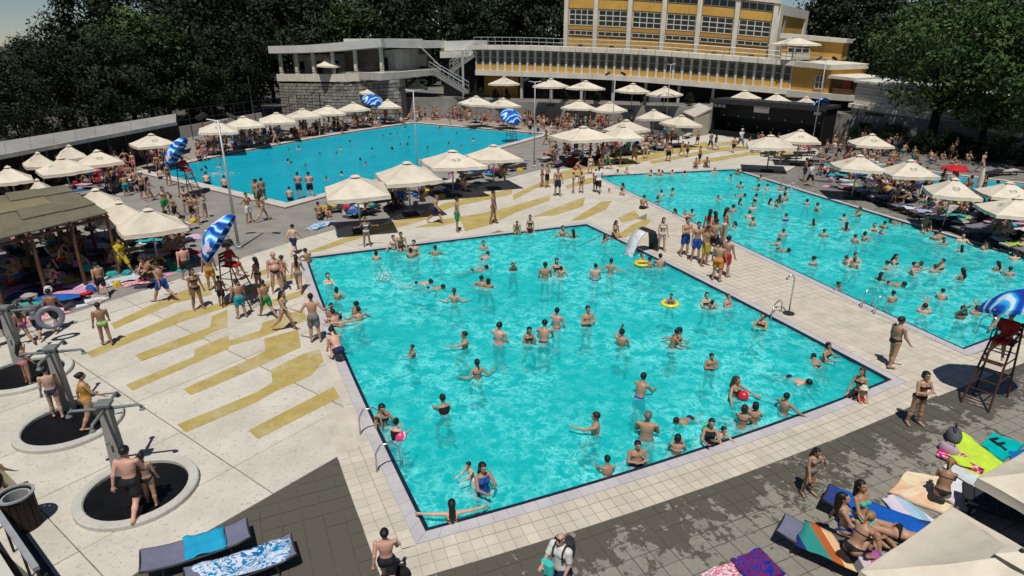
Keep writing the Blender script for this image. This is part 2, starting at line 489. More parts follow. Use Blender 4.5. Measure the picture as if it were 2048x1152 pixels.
def pool(name, poly, coping, water, floor, depth, navy):
    """basin, edge and water of one pool"""
    n = len(poly)
    root = empty(name, (0, 0, 0)); tag(root, kind='structure')
    b = MB()
    inner = offset(poly, -.02)
    b.add([(p.x, p.y, -depth) for p in inner], [tuple(range(n))]).build('basin_floor', floor, root)
    b = MB()
    b.add([(p.x, p.y, -depth) for p in inner] + [(p.x, p.y, -.02) for p in inner], [(i, n + i, n + (i + 1) % n, (i + 1) % n) for i in range(n)])
    b.build('basin_wall', MT['poolwall'] if floor == MT['floor'] else MT['poolwall_far'], root)
    b = MB(); o2 = offset(poly, navy)                  # dark tile lip at the water's edge
    lip = [(p.x, p.y) for p in inner]
    b.add([(p.x, p.y, -.13) for p in offset(poly, -.035)] + [(p.x, p.y, .006) for p in offset(poly, -.035)] + [(p.x, p.y, .006) for p in o2],
          [(i, n + i, n + (i + 1) % n, (i + 1) % n) for i in range(n)] + [(n + i, 2 * n + i, 2 * n + (i + 1) % n, n + (i + 1) % n) for i in range(n)])
    b.build('edge_tiles', MT['navy'] if navy > .03 else coping, root)
    return root
pool1 = pool('near_pool', POOL1, MT['gutter'], None, MT['floor'], DEEP, .06)
pool2 = pool('right_pool', POOL2, MT['gutter'], None, MT['floor'], DEEP, .05)
pool3 = pool('far_pool', POOL3, MT['kerb'], None, MT['floor_far'], 1.9, .02)
pool4 = pool('children_pool', POOL4, MT['kerb'], None, MT['floor_far'], .9, .02)
def inside_np(X, Y, poly):
    r = np.zeros(X.shape, bool); j = len(poly) - 1
    for i in range(len(poly)):
        a, b = poly[i], poly[j]
        if a.y != b.y: r ^= ((a.y > Y) != (b.y > Y)) & (X < (b.x - a.x) * (Y - a.y) / (b.y - a.y) + a.x)
        j = i
    return r
def rippled_water(name, poly, mat, step, bathers):
    """the surface as a fine mesh: small waves everywhere and rings round each bather"""
    w = ccw(offset(poly, -.03)); x0, y0 = min(p.x for p in w), min(p.y for p in w)
    nx, ny = int((max(p.x for p in w) - x0) / step) + 2, int((max(p.y for p in w) - y0) / step) + 2
    X, Y = np.meshgrid(x0 + np.arange(nx) * step, y0 + np.arange(ny) * step, indexing='ij')
    I = inside_np(X, Y, w); full = I[:-1, :-1] & I[1:, :-1] & I[:-1, 1:] & I[1:, 1:]
    idx = np.arange(nx * ny).reshape(nx, ny)
    q = np.stack([idx[:-1, :-1][full], idx[1:, :-1][full], idx[1:, 1:][full], idx[:-1, 1:][full]], 1)
    V = [tuple(v) for v in np.stack([X.ravel(), Y.ravel()], 1)]; F = [tuple(f) for f in q.tolist()]
    near = np.zeros_like(full); Xc, Yc = X[:-1, :-1] + step / 2, Y[:-1, :-1] + step / 2
    for k in range(len(w)):
        a, b = w[k - 1], w[k]; L = (b - a).length; d = (b - a) / L
        t = (Xc - a.x) * d.x + (Yc - a.y) * d.y; n_ = np.abs((Xc - a.x) * d.y - (Yc - a.y) * d.x)
        near |= (n_ < step * 1.6) & (t > -step * 2) & (t < L + step * 2)
    for i, j in np.argwhere(near & ~full):
        c = [Vector((X[i, j], Y[i, j])), Vector((X[i + 1, j], Y[i + 1, j])), Vector((X[i + 1, j + 1], Y[i + 1, j + 1])), Vector((X[i, j + 1], Y[i, j + 1]))]
        p = clip(w, c)
        if len(p) > 2 and area(p) > 1e-5: F.append(tuple(range(len(V), len(V) + len(p)))); V += [(v.x, v.y) for v in p]
    used = sorted({i for f in F for i in f}); mp = {o: k for k, o in enumerate(used)}
    V = np.array([V[i] for i in used]); F = [tuple(mp[i] for i in f) for f in F]
    z = np.zeros(len(V)); ch = np.zeros(len(V)); rg = np.random.default_rng(3)
    for k in range(26):
        a = rg.uniform(0, 6.28); lam = rg.uniform(.35, 1.5); z += .0022 * lam * np.sin((V[:, 0] * math.cos(a) + V[:, 1] * math.sin(a)) * 6.283 / lam + rg.uniform(0, 6.28))
    for bx, by in bathers:
        d = np.hypot(V[:, 0] - bx, V[:, 1] - by); lam = .34 + .1 * rg.random()
        z += np.where(d < 2.2, .014 * np.sin(d * 6.283 / lam + rg.uniform(0, 6.28)) * np.exp(-d / .7), 0); ch += np.exp(-(d / .55) ** 2)
    edge = np.minimum(1, ch * 0 + 1)
    me = bpy.data.meshes.new(name); me.from_pydata([(v[0], v[1], WATER_Z + h) for v, h in zip(V, np.clip(z, -.04, .04))], [], F)
    me.materials.append(mat); me.polygons.foreach_set('use_smooth', [True] * len(F)); at_ = me.attributes.new('churn', 'FLOAT', 'POINT'); at_.data.foreach_set('value', np.minimum(1, ch).astype(np.float32))
    return tag(link(name, me), kind='structure')
def water(name, poly, mat):
    w = offset(poly, -.03)
    o = MB().add([(p.x, p.y, WATER_Z) for p in w], [tuple(range(len(w)))]).build(name, mat)
    tag(o, kind='structure')
    return o
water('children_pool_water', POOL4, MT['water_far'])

# bands round the pools
def band(name, poly, d0, d1, z, mat, parent):
    a, b_ = offset(poly, d0), offset(poly, d1); n = len(poly)
    m = MB()
    m.add([(p.x, p.y, z) for p in a] + [(p.x, p.y, z) for p in b_] + [(p.x, p.y, z - .05) for p in b_],
          [(i, n + i, n + (i + 1) % n, (i + 1) % n) for i in range(n)] + [(n + i, 2 * n + i, 2 * n + (i + 1) % n, n + (i + 1) % n) for i in range(n)])
    return m.build(name, mat, parent)
def grating(poly, d0, d1, z, parent, step, keep):
    """short bars across the overflow channel"""
    a, b_ = offset(poly, d0), offset(poly, d1); n = len(poly)
    bars = []
    for i in range(n):
        L = (a[(i + 1) % n] - a[i]).length; k = max(1, int(L / step))
        for j in range(k):
            t0, t1 = (j + .010) / k, (j + .990) / k
            q = [a[i].lerp(a[(i + 1) % n], t0), b_[i].lerp(b_[(i + 1) % n], t0), b_[i].lerp(b_[(i + 1) % n], t1), a[i].lerp(a[(i + 1) % n], t1)]
            c = (q[0] + q[2]) / 2
            if not keep(c): continue
            bars.append((dist_f((c.x, c.y, 0)), c, q))
    bars.sort(key=lambda q: q[0])
    rest = MB()
    for k, (d, c, q) in enumerate(bars):
        if k < 200: MB().prism([p - c for p in ccw(q)], z - .03, z).build('grate', MT['gutter'], parent).location = (c.x, c.y, 0)
        else: rest.prism(ccw(q), z - .03, z)
    if rest.f: tag(rest.build('far_grates', MT['gutter'], parent), kind='stuff')
seen = lambda c: c.y > 2 and -60 < pix((c.x, c.y, 0))[0] < 2110 and pix((c.x, c.y, 0))[1] < 1220
band('channel_bed', POOL1, .06, .37, -.004, MT['gutter_bed'], pool1)
grating(POOL1, .065, .355, .014, pool1, .34, seen)
band('channel_bed', POOL2, .05, .40, -.004, MT['gutter_bed'], pool2)
grating(POOL2, .06, .38, .014, pool2, .34, seen)
band('kerb', POOL3, .02, .85, .10, MT['kerb'], pool3)
band('kerb', POOL4, .02, .5, .06, MT['kerb'], pool4)

# the washed-concrete deck with its ochre bars
O1 = offset(POOL1, .38); O2 = offset(POOL2, .42)
def along(poly, p_from, p_to):
    """the stretch of an outline between the points nearest to two places, going counter-clockwise"""
    i = min(range(len(poly)), key=lambda k: (poly[k] - p_from).length); j = min(range(len(poly)), key=lambda k: (poly[k] - p_to).length)
    out = [poly[i]]
    while i != j: i = (i + 1) % len(poly); out.append(poly[i])
    return out
g = lambda x, y: V2(G(x, y))
DECK = [g(-160, 760), g(-40, 690), g(130, 632), g(335, 566), g(512, 507), g(590, 482), g(697, 452), g(752, 456), g(812, 420), g(855, 422), g(867, 395), g(967, 370),
        g(1079, 340), g(1174, 335), g(1232, 315), g(1324, 302), g(1330, 275), g(1420, 268), g(1500, 280), g(1650, 300), g(1575, 342)]
DECK += along(O2, g(1470, 334), g(1310, 405)) + [g(1292, 446), g(1262, 486)]
DECK += along(O1, g(1255, 485), g(735, 850)) + [g(724, 892), g(690, 905), g(290, 1135), g(150, 1230), g(-100, 1010), g(-330, 830)]
deck = empty('pool_deck', (0, 0, 0)); tag(deck, kind='structure')
DECK_ANG = R(53.5)
bed = sheet('slab_joint', DECK, [], .0, M('deck_joint', (.20, .17, .11), .95, .3, 3), parent=deck)
tiles('slab', DECK, G(467, 935), DECK_ANG, 3.45, 2.55, .028, -.04, .012, MT['concrete'], deck, limit=300)
BARS = [
 [(222, 648), (229, 659), (335, 613), (345, 608), (424, 590), (424, 563), (395, 571), (335, 596)],
 [(172, 706), (185, 716), (328, 658), (362, 645), (480, 606), (478, 598), (360, 626), (328, 640)],
 [(270, 711), (283, 722), (400, 680), (425, 665), (455, 655), (455, 620), (424, 633), (420, 655)],
 [(252, 771), (265, 782), (389, 728), (457, 698), (458, 693), (520, 676), (614, 641), (610, 629), (520, 662), (458, 682), (457, 671), (389, 699), (388, 714)],
 [(367, 779), (382, 791), (512, 737), (537, 724), (602, 695), (596, 660), (528, 678), (531, 702), (512, 713)],
 [(355, 850), (372, 866), (512, 806), (550, 784), (622, 752), (647, 722), (640, 699), (608, 708), (542, 740), (545, 766), (512, 786)],
 [(497, 862), (516, 879), (680, 796), (667, 774)],
 [(520, 664), (612, 634), (606, 619), (525, 647)],
 [(502, 559), (577, 534), (574, 526), (502, 548)], [(478, 594), (600, 553), (597, 544), (480, 581)], [(520, 622), (610, 590), (606, 580), (525, 607)],
 [(610, 506), (640, 503), (735, 471), (840, 444), (900, 416), (1024, 389), (1024, 378), (890, 407), (830, 431), (730, 461)],
 [(830, 456), (880, 453), (922, 442), (930, 463), (985, 449), (1030, 426), (1100, 401), (1100, 392), (1000, 419), (960, 428), (880, 440)],
 [(1026, 401), (1075, 376), (1120, 362), (1190, 345), (1150, 344), (1080, 366), (1026, 390)],
 [(1066, 434), (1110, 431), (1166, 413), (1170, 395), (1140, 405)],
 [(1141, 442), (1165, 440), (1212, 419), (1224, 402), (1203, 404), (1190, 412)],
 [(1236, 436), (1244, 446), (1281, 436), (1269, 421)],
 [(1238, 470), (1250, 476), (1290, 455), (1302, 441), (1293, 439), (1262, 451)],
 [(1120, 345), (1125, 350), (1200, 336), (1230, 322), (1300, 309), (1295, 300), (1220, 315)],
 [(1232, 331), (1240, 336), (1330, 313), (1420, 291), (1410, 284), (1320, 303)],
 [(1345, 300), (1350, 305), (1480, 287), (1475, 281)], [(1300, 322), (1304, 328), (1440, 303), (1560, 298), (1555, 291), (1440, 295)],
 [(1390, 322), (1396, 328), (1500, 311), (1600, 309), (1595, 303), (1500, 304)], [(1130, 372), (1134, 377), (1185, 366), (1192, 357), (1180, 356)],
]
for kb, bpx in enumerate(BARS):
    poly = ccw([g(*q) for q in bpx])
    c = sum(poly, Vector((0, 0))) / len(poly)
    MB().prism([p - c for p in poly], .002, .0165 + kb * .0007).build('ochre_bar', MT['yellow'], deck).location = (c.x, c.y, 0)

# beige tiles: rows along the near edge of the near pool and the walkway between the pools
walk = empty('tiled_walkway', (0, 0, 0)); tag(walk, kind='structure')
def strip_tiles(line, d0, d1, ext0, ext1, step, z0=-.03, z1=.014, name='tile'):
    """tiles beside one edge: line runs with the pool on its left; ext0/ext1 carry the row past its ends"""
    pts = list(line)
    a0, a1 = (pts[0] - pts[1]).normalized(), (pts[-1] - pts[-2]).normalized()
    if ext0 > 0: pts = [pts[0] + a0 * ext0] + pts
    if ext1 > 0: pts = pts + [pts[-1] + a1 * ext1]
    S = [0]
    for p, q in zip(pts, pts[1:]): S.append(S[-1] + (q - p).length)
    def ev(t, d):
        k = max(i for i in range(len(S) - 1) if S[i] <= t + 1e-9)
        e = (pts[k + 1] - pts[k]).normalized(); e2 = (pts[min(k + 2, len(pts) - 1)] - pts[min(k + 1, len(pts) - 2)]).normalized(); e0 = (pts[k] - pts[k - 1]).normalized() if k else e
        f = (t - S[k]) / (S[k + 1] - S[k]); n = (e0 + e).lerp(e + e2, f).normalized()
        return pts[k].lerp(pts[k + 1], f) + Vector((n.y, -n.x)) * d
    m = round(S[-1] / step)
    for q in range(m):
        t0, t1 = S[-1] * q / m + .006, S[-1] * (q + 1) / m - .006
        quad = ccw([ev(t0, d0), ev(t0, d1), ev(t1, d1), ev(t1, d0)])
        c = (quad[0] + quad[2]) / 2
        if not seen(c): continue
        MB().prism([p - c for p in quad], z0, z1).build(name, MT['tile'], walk).location = (c.x, c.y, 0)
pA, pB_, pC_, pD_ = [V2(G(*q)) for q in (cA, cB, cC, cD)]
low_left = V2(G(724, 800))
# rows: nearest the channel, a dark joint, then two more
for d0, d1 in ((.375, .655), (.685, .965), (.977, 1.257)):
    strip_tiles(e_bottom + [pD_], d0, d1, d1 - .006, .37, .285)
    strip_tiles(along(POOL1, low_left, pA), d0, d1, 0, d0 - .012, .285)
LL = [k for k in range(len(POOL1)) if (POOL1[k] - low_left).length < .01]
def ring_part(d0, d1, f, t):
    a, b_ = offset(POOL1, d0), offset(POOL1, d1); n = len(POOL1)
    i = min(range(n), key=lambda k: (POOL1[k] - f).length); j = min(range(n), key=lambda k: (POOL1[k] - t).length)
    pa, pb = [a[i]], [b_[i]]
    while i != j: i = (i + 1) % n; pa.append(a[i]); pb.append(b_[i])
    return pa, pb
pa, pb = ring_part(.36, 1.27, low_left, pD_)
sheet('tile_bed', pa + pb[::-1], [], -.006, MT['tile_bed'], parent=walk)
# strip of slabs beside the left edge
pa, pb = ring_part(.375, .66, pB_, low_left)
for k in range(len(pa) - 1):
    q = ccw([pa[k], pb[k], pb[k + 1], pa[k + 1]]); c = (q[0] + q[2]) / 2
    q = [c + (p - c) * .985 for p in q]
    MB().prism([p - c for p in q], -.03, .0185).build('edge_slab', MT['tile'], walk).location = (c.x, c.y, 0)
# walkway between the two pools
aD = offset(POOL1, .375)
w_in = along(aD, pD_ + Vector((.5, .0)), V2(G(1262, 486)))
WALK = w_in + [g(1262, 486), g(1292, 446)] + along(O2, g(1310, 405), V2(G(1926, 697)))
o2c = offset(POOL2, .42)
south = V2(G(1926, 697)); sdir = (pD_ - pA).normalized(); snrm = Vector((sdir.y, -sdir.x))
iD = min(range(len(POOL2)), key=lambda k: (POOL2[k] - south).length)
q0 = offset(POOL2, .42)[iD]
LE = pD_ + snrm * 1.30 + sdir * .37; LF_ = LE + sdir * 17 + snrm * -.4
WALK += [q0 + sdir * 13, LF_, LE]
sheet('tile_bed', WALK, [], -.004, MT['tile_bed'], parent=walk)
tiles('tile', WALK, pD_, math.atan2(sdir.y, sdir.x), .36, .36, .022, -.03, .013, MT['tile'], walk, limit=300)
# grey pavers in front of and beside the pools
MT['paver'] = mk_paver('grey_paver', (.285, .262, .218), (.098, .090, .069), .495, .52, ((pA.x, pA.y, 0), (snrm.x, snrm.y, 0), 2.7))
pave = empty('paved_terrace', (0, 0, 0)); tag(pave, kind='structure')
oA = offset(POOL1, 1.265)
edge_low = along(oA, V2(G(706, 915)), pD_)
PAVE = [V2(G(694, 910)), V2(G(290, 1135)), V2(G(150, 1230)), Vector((-4, 3.5)), Vector((22, 3.5)), Vector((36, 22)), Vector((31, 27.5)), LF_ + snrm * .01, LE + snrm * .01] + edge_low[::-1][1:]
sheet('paver_bed', PAVE, [], -.004, M('paver_joint', (.085, .078, .066), .95, .3, 3), parent=pave)
tiles('paver', PAVE, G(690, 905), R(24), .43, .43, .018, -.03, .010, MT['paver'], pave, limit=300)
# dark stone terraces behind: sunbathing strip right of the right pool, round the far pool, and left under the trees
MT['paver_far'] = mk_paver('worn_terrace', (.225, .21, .185), (.10, .093, .078), .50, .60)
STR = [g(1575, 343)] + along(O2, V2(G(1985, 660)), g(1480, 333))[::-1]
side = empty('side_terrace', (0, 0, 0)); tag(side, kind='structure')
SIDE = [q0 + sdir * 13.2 - snrm * .0, Vector((44, 34)), Vector((46, 60)), g(1690, 300), g(1652, 300), g(1576, 343)] + [p for p in along(O2, pr_corner, V2(G(1467, 336)))[::-1]]
sheet('terrace_slab', ccw(SIDE), [offset(POOL4, .45)], -.003, MT['paver_far'], parent=side)
FAR = [g(1079, 341), g(967, 371), g(867, 396), g(855, 423), g(812, 421), g(752, 457), g(697, 453), g(590, 483), g(512, 508), g(335, 567), g(130, 633), g(-40, 691), g(-160, 761), Vector((-60, 16)), Vector((-62, 60)),
       Vector((-34, 92)), Vector((-16, 97)), g(1090, 240), g(1330, 274), g(1324, 303), g(1232, 316), g(1174, 336)]
far = empty('far_terrace', (0, 0, 0)); tag(far, kind='structure')
sheet('terrace_slab', ccw(FAR), [offset(POOL3, .8)], -.003, MT['greydeck'], parent=far)
TAN = ccw([offset(POOL3, .86)[k] for k in range(0, len(POOL3))])
sheet('apron', offset(POOL3, 5.2), [offset(POOL3, .83)], .003, MT['tan'], parent=far) if False else None
STRIP3 = ccw([g(560, 262), g(300, 322), g(235, 330)] + [g(300, 341), g(569, 284), g(724, 258), g(828, 244), g(1088, 266), g(1110, 262)] + [g(1240, 258), g(1200, 236), g(830, 226), g(700, 240)])
sheet('apron', STRIP3, [], .004, MT['tan'], parent=far)
# ------------------------------------------------------------------ buildings
def interp(tab, x):
    if x <= tab[0][0]: return tab[0][1]
    for (a, fa), (b, fb) in zip(tab, tab[1:]):
        if x <= b: return fa + (fb - fa) * (x - a) / (b - a)
    return tab[-1][1]
def z_of(py, Y): return at(1024, py, Y).z
class Facade:
    """a wall over a straight plan line whose foot and head lines were measured in the photograph"""
    def __init__(s, p0, Y0, p1, Y1, foot, head, flip=False):
        s.a = V2(at(p0, 150, Y0)); s.b = V2(at(p1, 150, Y1)); d = s.b - s.a
        s.L = d.length; d.normalize(); s.n = Vector((d.y, -d.x)); s.d = d
        k = 40; s.zb, s.zt = [], []
        for i in range(k + 1):
            c = s.a + (s.b - s.a) * (i / k); x = pix((c.x, c.y, 6))[0]
            s.zb.append((i / k, z_of(interp(foot, x), c.y) if not isinstance(foot, (int, float)) else foot))
            s.zt.append((i / k, z_of(interp(head, x), c.y) if not isinstance(head, (int, float)) else head))
        # keep the lines gently even
        for tab in (s.zb, s.zt):
            for _ in range(12):
                q = [t[1] for t in tab]
                for i in range(1, k): tab[i] = (tab[i][0], (q[i - 1] + q[i] + q[i + 1]) / 3)
    def s_of(s, px):
        lo, hi = -.3, 1.3
        for _ in range(40):
            m = (lo + hi) / 2; c = s.a + (s.b - s.a) * m
            if pix((c.x, c.y, 6))[0] < px: lo = m
            else: hi = m
        return lo
    def P(s, u, v, w):
        c = s.a + (s.b - s.a) * u + s.n * w
        zb, zt = interp(s.zb, u), interp(s.zt, u)
        return Vector((c.x, c.y, zb + (zt - zb) * v))
    def box(s, m, u0, u1, v0, v1, w0, w1, mi=0, seg=1):
        for k in range(seg):
            a, b = u0 + (u1 - u0) * k / seg, u0 + (u1 - u0) * (k + 1) / seg
            m.hexa([s.P(a, v0, w1), s.P(b, v0, w1), s.P(b, v0, w0), s.P(a, v0, w0)], [s.P(a, v1, w1), s.P(b, v1, w1), s.P(b, v1, w0), s.P(a, v1, w0)], mi)
        return m
    def part(s, name, mat, parent, *boxes, seg=1):
        m = MB()
        for b in boxes: s.box(m, *b, seg=seg)
        return m.build(name, mat, parent, world=True)
def window(F, root, u0, u1, v0, v1, w, nx, ny, fw, fmat, name='window'):
    """frame with its bars, and a pane in each light"""
    m = MB(); H = interp(F.zt, u0) - interp(F.zb, u0)
    du, dv = fw / F.L, fw / H
    for i in range(nx + 1):
        c = u0 + du / 2 + (u1 - u0 - du) * i / nx
        F.box(m, c - du / 2, c + du / 2, v0, v1, w - .04, w + .06)
    for j in range(ny + 1):
        c = v0 + dv / 2 + (v1 - v0 - dv) * j / ny
        F.box(m, u0 + du, u1 - du, c - dv / 2, c + dv / 2, w - .035, w + .055)
    fr = m.build(name, fmat, root, world=True)
    for i in range(nx):
        for j in range(ny):
            a = u0 + (u1 - u0) * i / nx + du * .3; b = u0 + (u1 - u0) * (i + 1) / nx - du * .3
            c = v0 + (v1 - v0) * j / ny + dv * .3; d = v0 + (v1 - v0) * (j + 1) / ny - dv * .3
            F.part('pane', MT['glass'], fr, (a, b, c, d, w - .03, w + .0))
    return fr

TERR = 2.5
# long white wing with its row of narrow windows
WF = Facade(952, 94, 1584, 81, [(952, 150), (1024, 152), (1236, 160), (1416, 175), (1536, 185), (1584, 189)], [(952, 90), (1024, 90), (1164, 95), (1301, 100), (1454, 112), (1536, 117), (1584, 122)])
wing = empty('long_wing', WF.P(.5, 0, -3))
wing.location.z = TERR
tag(wing, 'long white wing with a row of narrow windows over yellow panels', 'building')
WF.part('wall', MT['white'], wing, (0, 1, 0, .17, -6, .30), seg=20)
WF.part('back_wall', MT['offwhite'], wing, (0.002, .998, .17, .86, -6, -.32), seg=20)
for k in range(20):
    WF.part('roof_slab', MT['white'], wing, (k / 20 + (.0006 if k else -.004), (k + 1) / 20 - (.0006 if k < 19 else -.01), .855, 1.0, -7, .75))
NB = 38
for k in range(NB + 1):
    u = (k + .0) / NB; h = .0032
    WF.part('pillar', MT['white'], wing, (max(0, u - h), min(1, u + h), .17, .855, -.30, .06))
    if k < NB:
        WF.part('spandrel', MT['ochre'], wing, (u + h + .0003, u + 1 / NB - h - .0003, .172, .385, -.30, -.10))
        window(WF, wing, u + h + .0005, u + 1 / NB - h - .0005, .39, .82, -.15, 1, 2, .07, MT['offwhite'])
m = MB()                                             # railing on the wing's roof
for k in range(0, 41): m.tube([WF.P(k / 40, 1.0, .5), WF.P(k / 40, 1.25, .5)], .035, 5)
for v in (1.12, 1.25): m.tube([WF.P(k / 40, v, .5) for k in range(41)], .03, 5)
m.build('railing', MT['galv'], wing, world=True)
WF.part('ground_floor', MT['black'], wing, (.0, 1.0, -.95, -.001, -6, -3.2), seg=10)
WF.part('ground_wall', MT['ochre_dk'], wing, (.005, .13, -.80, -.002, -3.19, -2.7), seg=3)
for k in range(9):
    u = .16 + .83 * k / 8
    WF.part('pier', MT['offwhite'], wing, (u - .004, u + .004, -.95, -.002, -.9, -.4))
for k in range(8):
    u = .18 + .80 * k / 8
    WF.part('shopfront', MT['ochre_dk'] if k in (4, 5, 6) else MT['wood'], wing, (u, u + .06, -.9, -.62, -3.19, -3.0))
WF.part('door', MT['glass'], wing, (.20, .235, -.9, -.2, -3.18, -3.05)); WF.part('menu_board', MT['paper'], wing, (.585, .625, -.72, -.35, -1.2, -1.12))

# the tall block behind it
TF = Facade(1130, 103, 1538, 92, [(1130, 91), (1250, 97), (1400, 106), (1538, 116)], [(1130, -22), (1250, -18), (1400, -8), (1538, 8)])
tower = empty('tall_block', TF.P(.5, 0, -4)); tower.location.z = TERR
tag(tower, 'tall yellow block with white columns and large gridded windows', 'building')
TF.part('wall', MT['ochre'], tower, (0, 1, -.75, 1, -12, -.02), seg=6)
cols = [0, .150, .315, .480, .648, .82, 1.0]
cols = [TF.s_of(x) for x in (1131, 1188, 1254, 1320, 1388, 1461, 1535)]
for i, u in enumerate(cols):
    TF.part('column', MT['white'], tower, (u - .0105, u + .0105, -.06, 1.0, 0, .55))
for i in range(6):
    a, b = cols[i] + .0125, cols[i + 1] - .0125
    window(TF, tower, a, b, .375, .66, .06, 4, 3, .11, MT['white'])
    window(TF, tower, a, b, .20, .285, .06, 4, 1, .09, MT['white'], 'low_window')
    TF.part('band', MT['ochre_dk'], tower, (a, b, .30, .36, -.01, .16)); TF.part('cornice', MT['ochre'], tower, (a, b, .675, .83, -.01, .20))
    window(TF, tower, a, b, .845, .985, .05, 4, 1, .09, MT['white'])
    TF.part('vent', MT['wood'], tower, ((a + b) / 2 - .012, (a + b) / 2 + .012, .0, .035, .02, .10))
TF.part('roof', MT['white'], tower, (-.01, 1.01, 1.0, 1.05, -12.2, .7), seg=4)
# side of the tall block
e0 = TF.P(1.0, 0, -.0); SD = V2(at(1606, 75, 112)) - V2(e0)
m = MB(); zt = interp(TF.zt, 1.0); zb = interp(TF.zb, 1.0)
q = [V2(e0) + SD * t for t in (.0, 1.0)]; nn = Vector((SD.y, -SD.x)).normalized()
def wallseg(name, mat, parent, p, q, z0, z1, w0, w1, n):
    m = MB(); b = [p + n * w1, q + n * w1, q + n * w0, p + n * w0]
    m.hexa([(c.x, c.y, z0) for c in b], [(c.x, c.y, z1) for c in b]); return m.build(name, mat, parent, world=True)
lerp2 = lambda t: q[0] + SD * t
wallseg('side_wall', MT['ochre'], tower, lerp2(.03), lerp2(.98), zb - 4, zt - .02, -.5, .02, nn)
wallseg('side_column', MT['white'], tower, lerp2(.001), lerp2(.09), zb - 4, zt - .03, .021, .35, nn); wallseg('side_column', MT['white'], tower, lerp2(.91), lerp2(1.0), zb - 4, zt - .03, .021, .35, nn)
wallseg('side_beam', MT['white'], tower, lerp2(.091), lerp2(.909), zt - 1.3, zt - .04, .021, .33, nn)
wallseg('side_mullion', MT['offwhite'], tower, lerp2(.2), lerp2(.23), zb, zt - 1.31, .021, .2, nn)

# lower yellow annex right of the wing, with the roof pavilion
AF = Facade(1584, 81, 1714, 74, [(1584, 190), (1640, 196), (1714, 201)], [(1584, 122), (1640, 126), (1714, 137)])
annex = empty('yellow_annex', AF.P(.5, 0, -4)); annex.location.z = TERR
tag(annex, 'low yellow annex with a white base band and one window, left of the big tree', 'building')
AF.part('wall', MT['ochre'], annex, (0.001, .62, .0, .84, -7, .0), seg=2)
AF.part('base_band', MT['white'], annex, (-.01, 1.0, -.02, .16, -7, .45), seg=3)
AF.part('roof_slab', MT['white'], annex, (-.02, .64, .85, 1.0, -7, .6), seg=2)
window(AF, annex, .40, .54, .26, .66, .06, 2, 2, .10, MT['white'])
AF.part('red_wall', MT['wood'], annex, (.63, .99, .165, .60, -6, -.3)); AF.part('red_door', M('brick_red', (.30, .05, .02), .7, .2, 2), annex, (.80, .93, .165, .62, -.29, -.12))
AF.part('eave', MT['white'], annex, (.60, 1.02, .61, .70, -6, .3)); AF.part('timber_rail', MT['wood'], annex, (.70, .985, .165, .33, .1, .2))
AF.part('ground_floor', MT['black'], annex, (0, 1.0, -1.0, -.021, -7, -2.5))
UF = Facade(1556, 88, 1676, 84, [(1556, 116), (1676, 119)], [(1556, 66), (1676, 78)])
pav = empty('roof_pavilion', UF.P(.5, 0, -2))
tag(pav, 'small yellow pavilion on the roof terrace, white flat roof', 'building')
UF.part('wall', MT['ochre'], pav, (0, 1, -.05, .80, -5, 0)); UF.part('roof', MT['white'], pav, (-.05, 1.05, .80, 1.0, -5.3, .5))
window(UF, pav, .10, .48, .22, .66, .05, 3, 2, .1, MT['white']); UF.part('balustrade', MT['white'], pav, (.02, .50, -.04, .20, .3, .4))
m = MB()
for k in range(13): m.tube([UF.P(k / 12 * 1.1 - .1, -.25, 1.8), UF.P(k / 12 * 1.1 - .1, .08, 1.8)], .03, 5)
for v in (-.1, .08): m.tube([UF.P(-.1, v, 1.8), UF.P(1.0, v, 1.8)], .03, 5)
m.build('railing', MT['galv'], pav, world=True)

# white clad house and its ground floor behind the big tree
HF = Facade(1716, 72, 2075, 58, [(1716, 262), (2075, 330)], [(1716, 160), (1900, 182), (2075, 215)])
house = empty('white_clad_house', HF.P(.4, 0, -3))
tag(house, 'white clad low house behind the big tree on the right', 'building')
HF.part('wall', MT['offwhite'], house, (0, 1, -.3, .54, -6, 0), seg=2)
for k in range(6): HF.part('cladding_board', MT['white'], house, (0, 1.0, .56 + k * .065, .56 + k * .065 + .060, -5.9, -.1 - .05 * (k % 2)), seg=2)
HF.part('cornice', MT['white'], house, (-.01, 1.01, .48, .555, -6, .5), seg=2); HF.part('roof', MT['roof'], house, (-.01, 1.01, .96, 1.0, -6.5, .3), seg=2)
for a, b in ((.10, .23), (.34, .42), (.52, .60), (.68, .78), (.84, .95)):
    f = HF.part('window_frame', MT['iron'], house, (a, b, .10, .43, .005, .06)); HF.part('pane', MT['glass'], f, (a + .006, b - .006, .12, .41, .062, .075))
HF.part('orange_panel', MT['wood'], house, (.27, .33, .05, .22, .01, .12))

# left pavilion on its stone wall
LF = Facade(560, 95, 768, 88, [(560, 147), (687, 147), (768, 141)], [(560, 92), (632, 90), (700, 84), (768, 77)])
lp = empty('left_pavilion', LF.P(.5, 0, -4)); lp.location.z = 1.0
tag(lp, 'white flat-roofed pavilion with columns and a balcony on a stone wall', 'building')
LF.part('back_wall', MT['offwhite'], lp, (0, 1, -.02, .66, -9, -3.0), seg=3)
LF.part('ceiling', MT['offwhite'], lp, (-.01, 1.0, .715, .735, -9, .4), seg=4)
LF.part('roof', MT['roof'], lp, (-.04, 1.03, .736, 1.0, -9.5, .9), seg=6)
for u in (.02, .18, .35, .54, .75, .985): LF.part('column', MT['white'], lp, (u - .012, u + .012, -.02, .715, -.2, .12))
for a, b in ((.07, .115), (.245, .30), (.41, .46), (.60, .645), (.80, .93)):
    f = LF.part('door', MT['iron'], lp, (a, b, -.02, .42, -2.99, -2.93)); LF.part('pane', MT['glass'], f, (a + .008, b - .008, .03, .39, -2.925, -2.91))
for u in (.20, .36, .58): LF.part('air_conditioner', MT['white'], lp, (u - .018, u + .018, .47, .58, -2.99, -2.6))
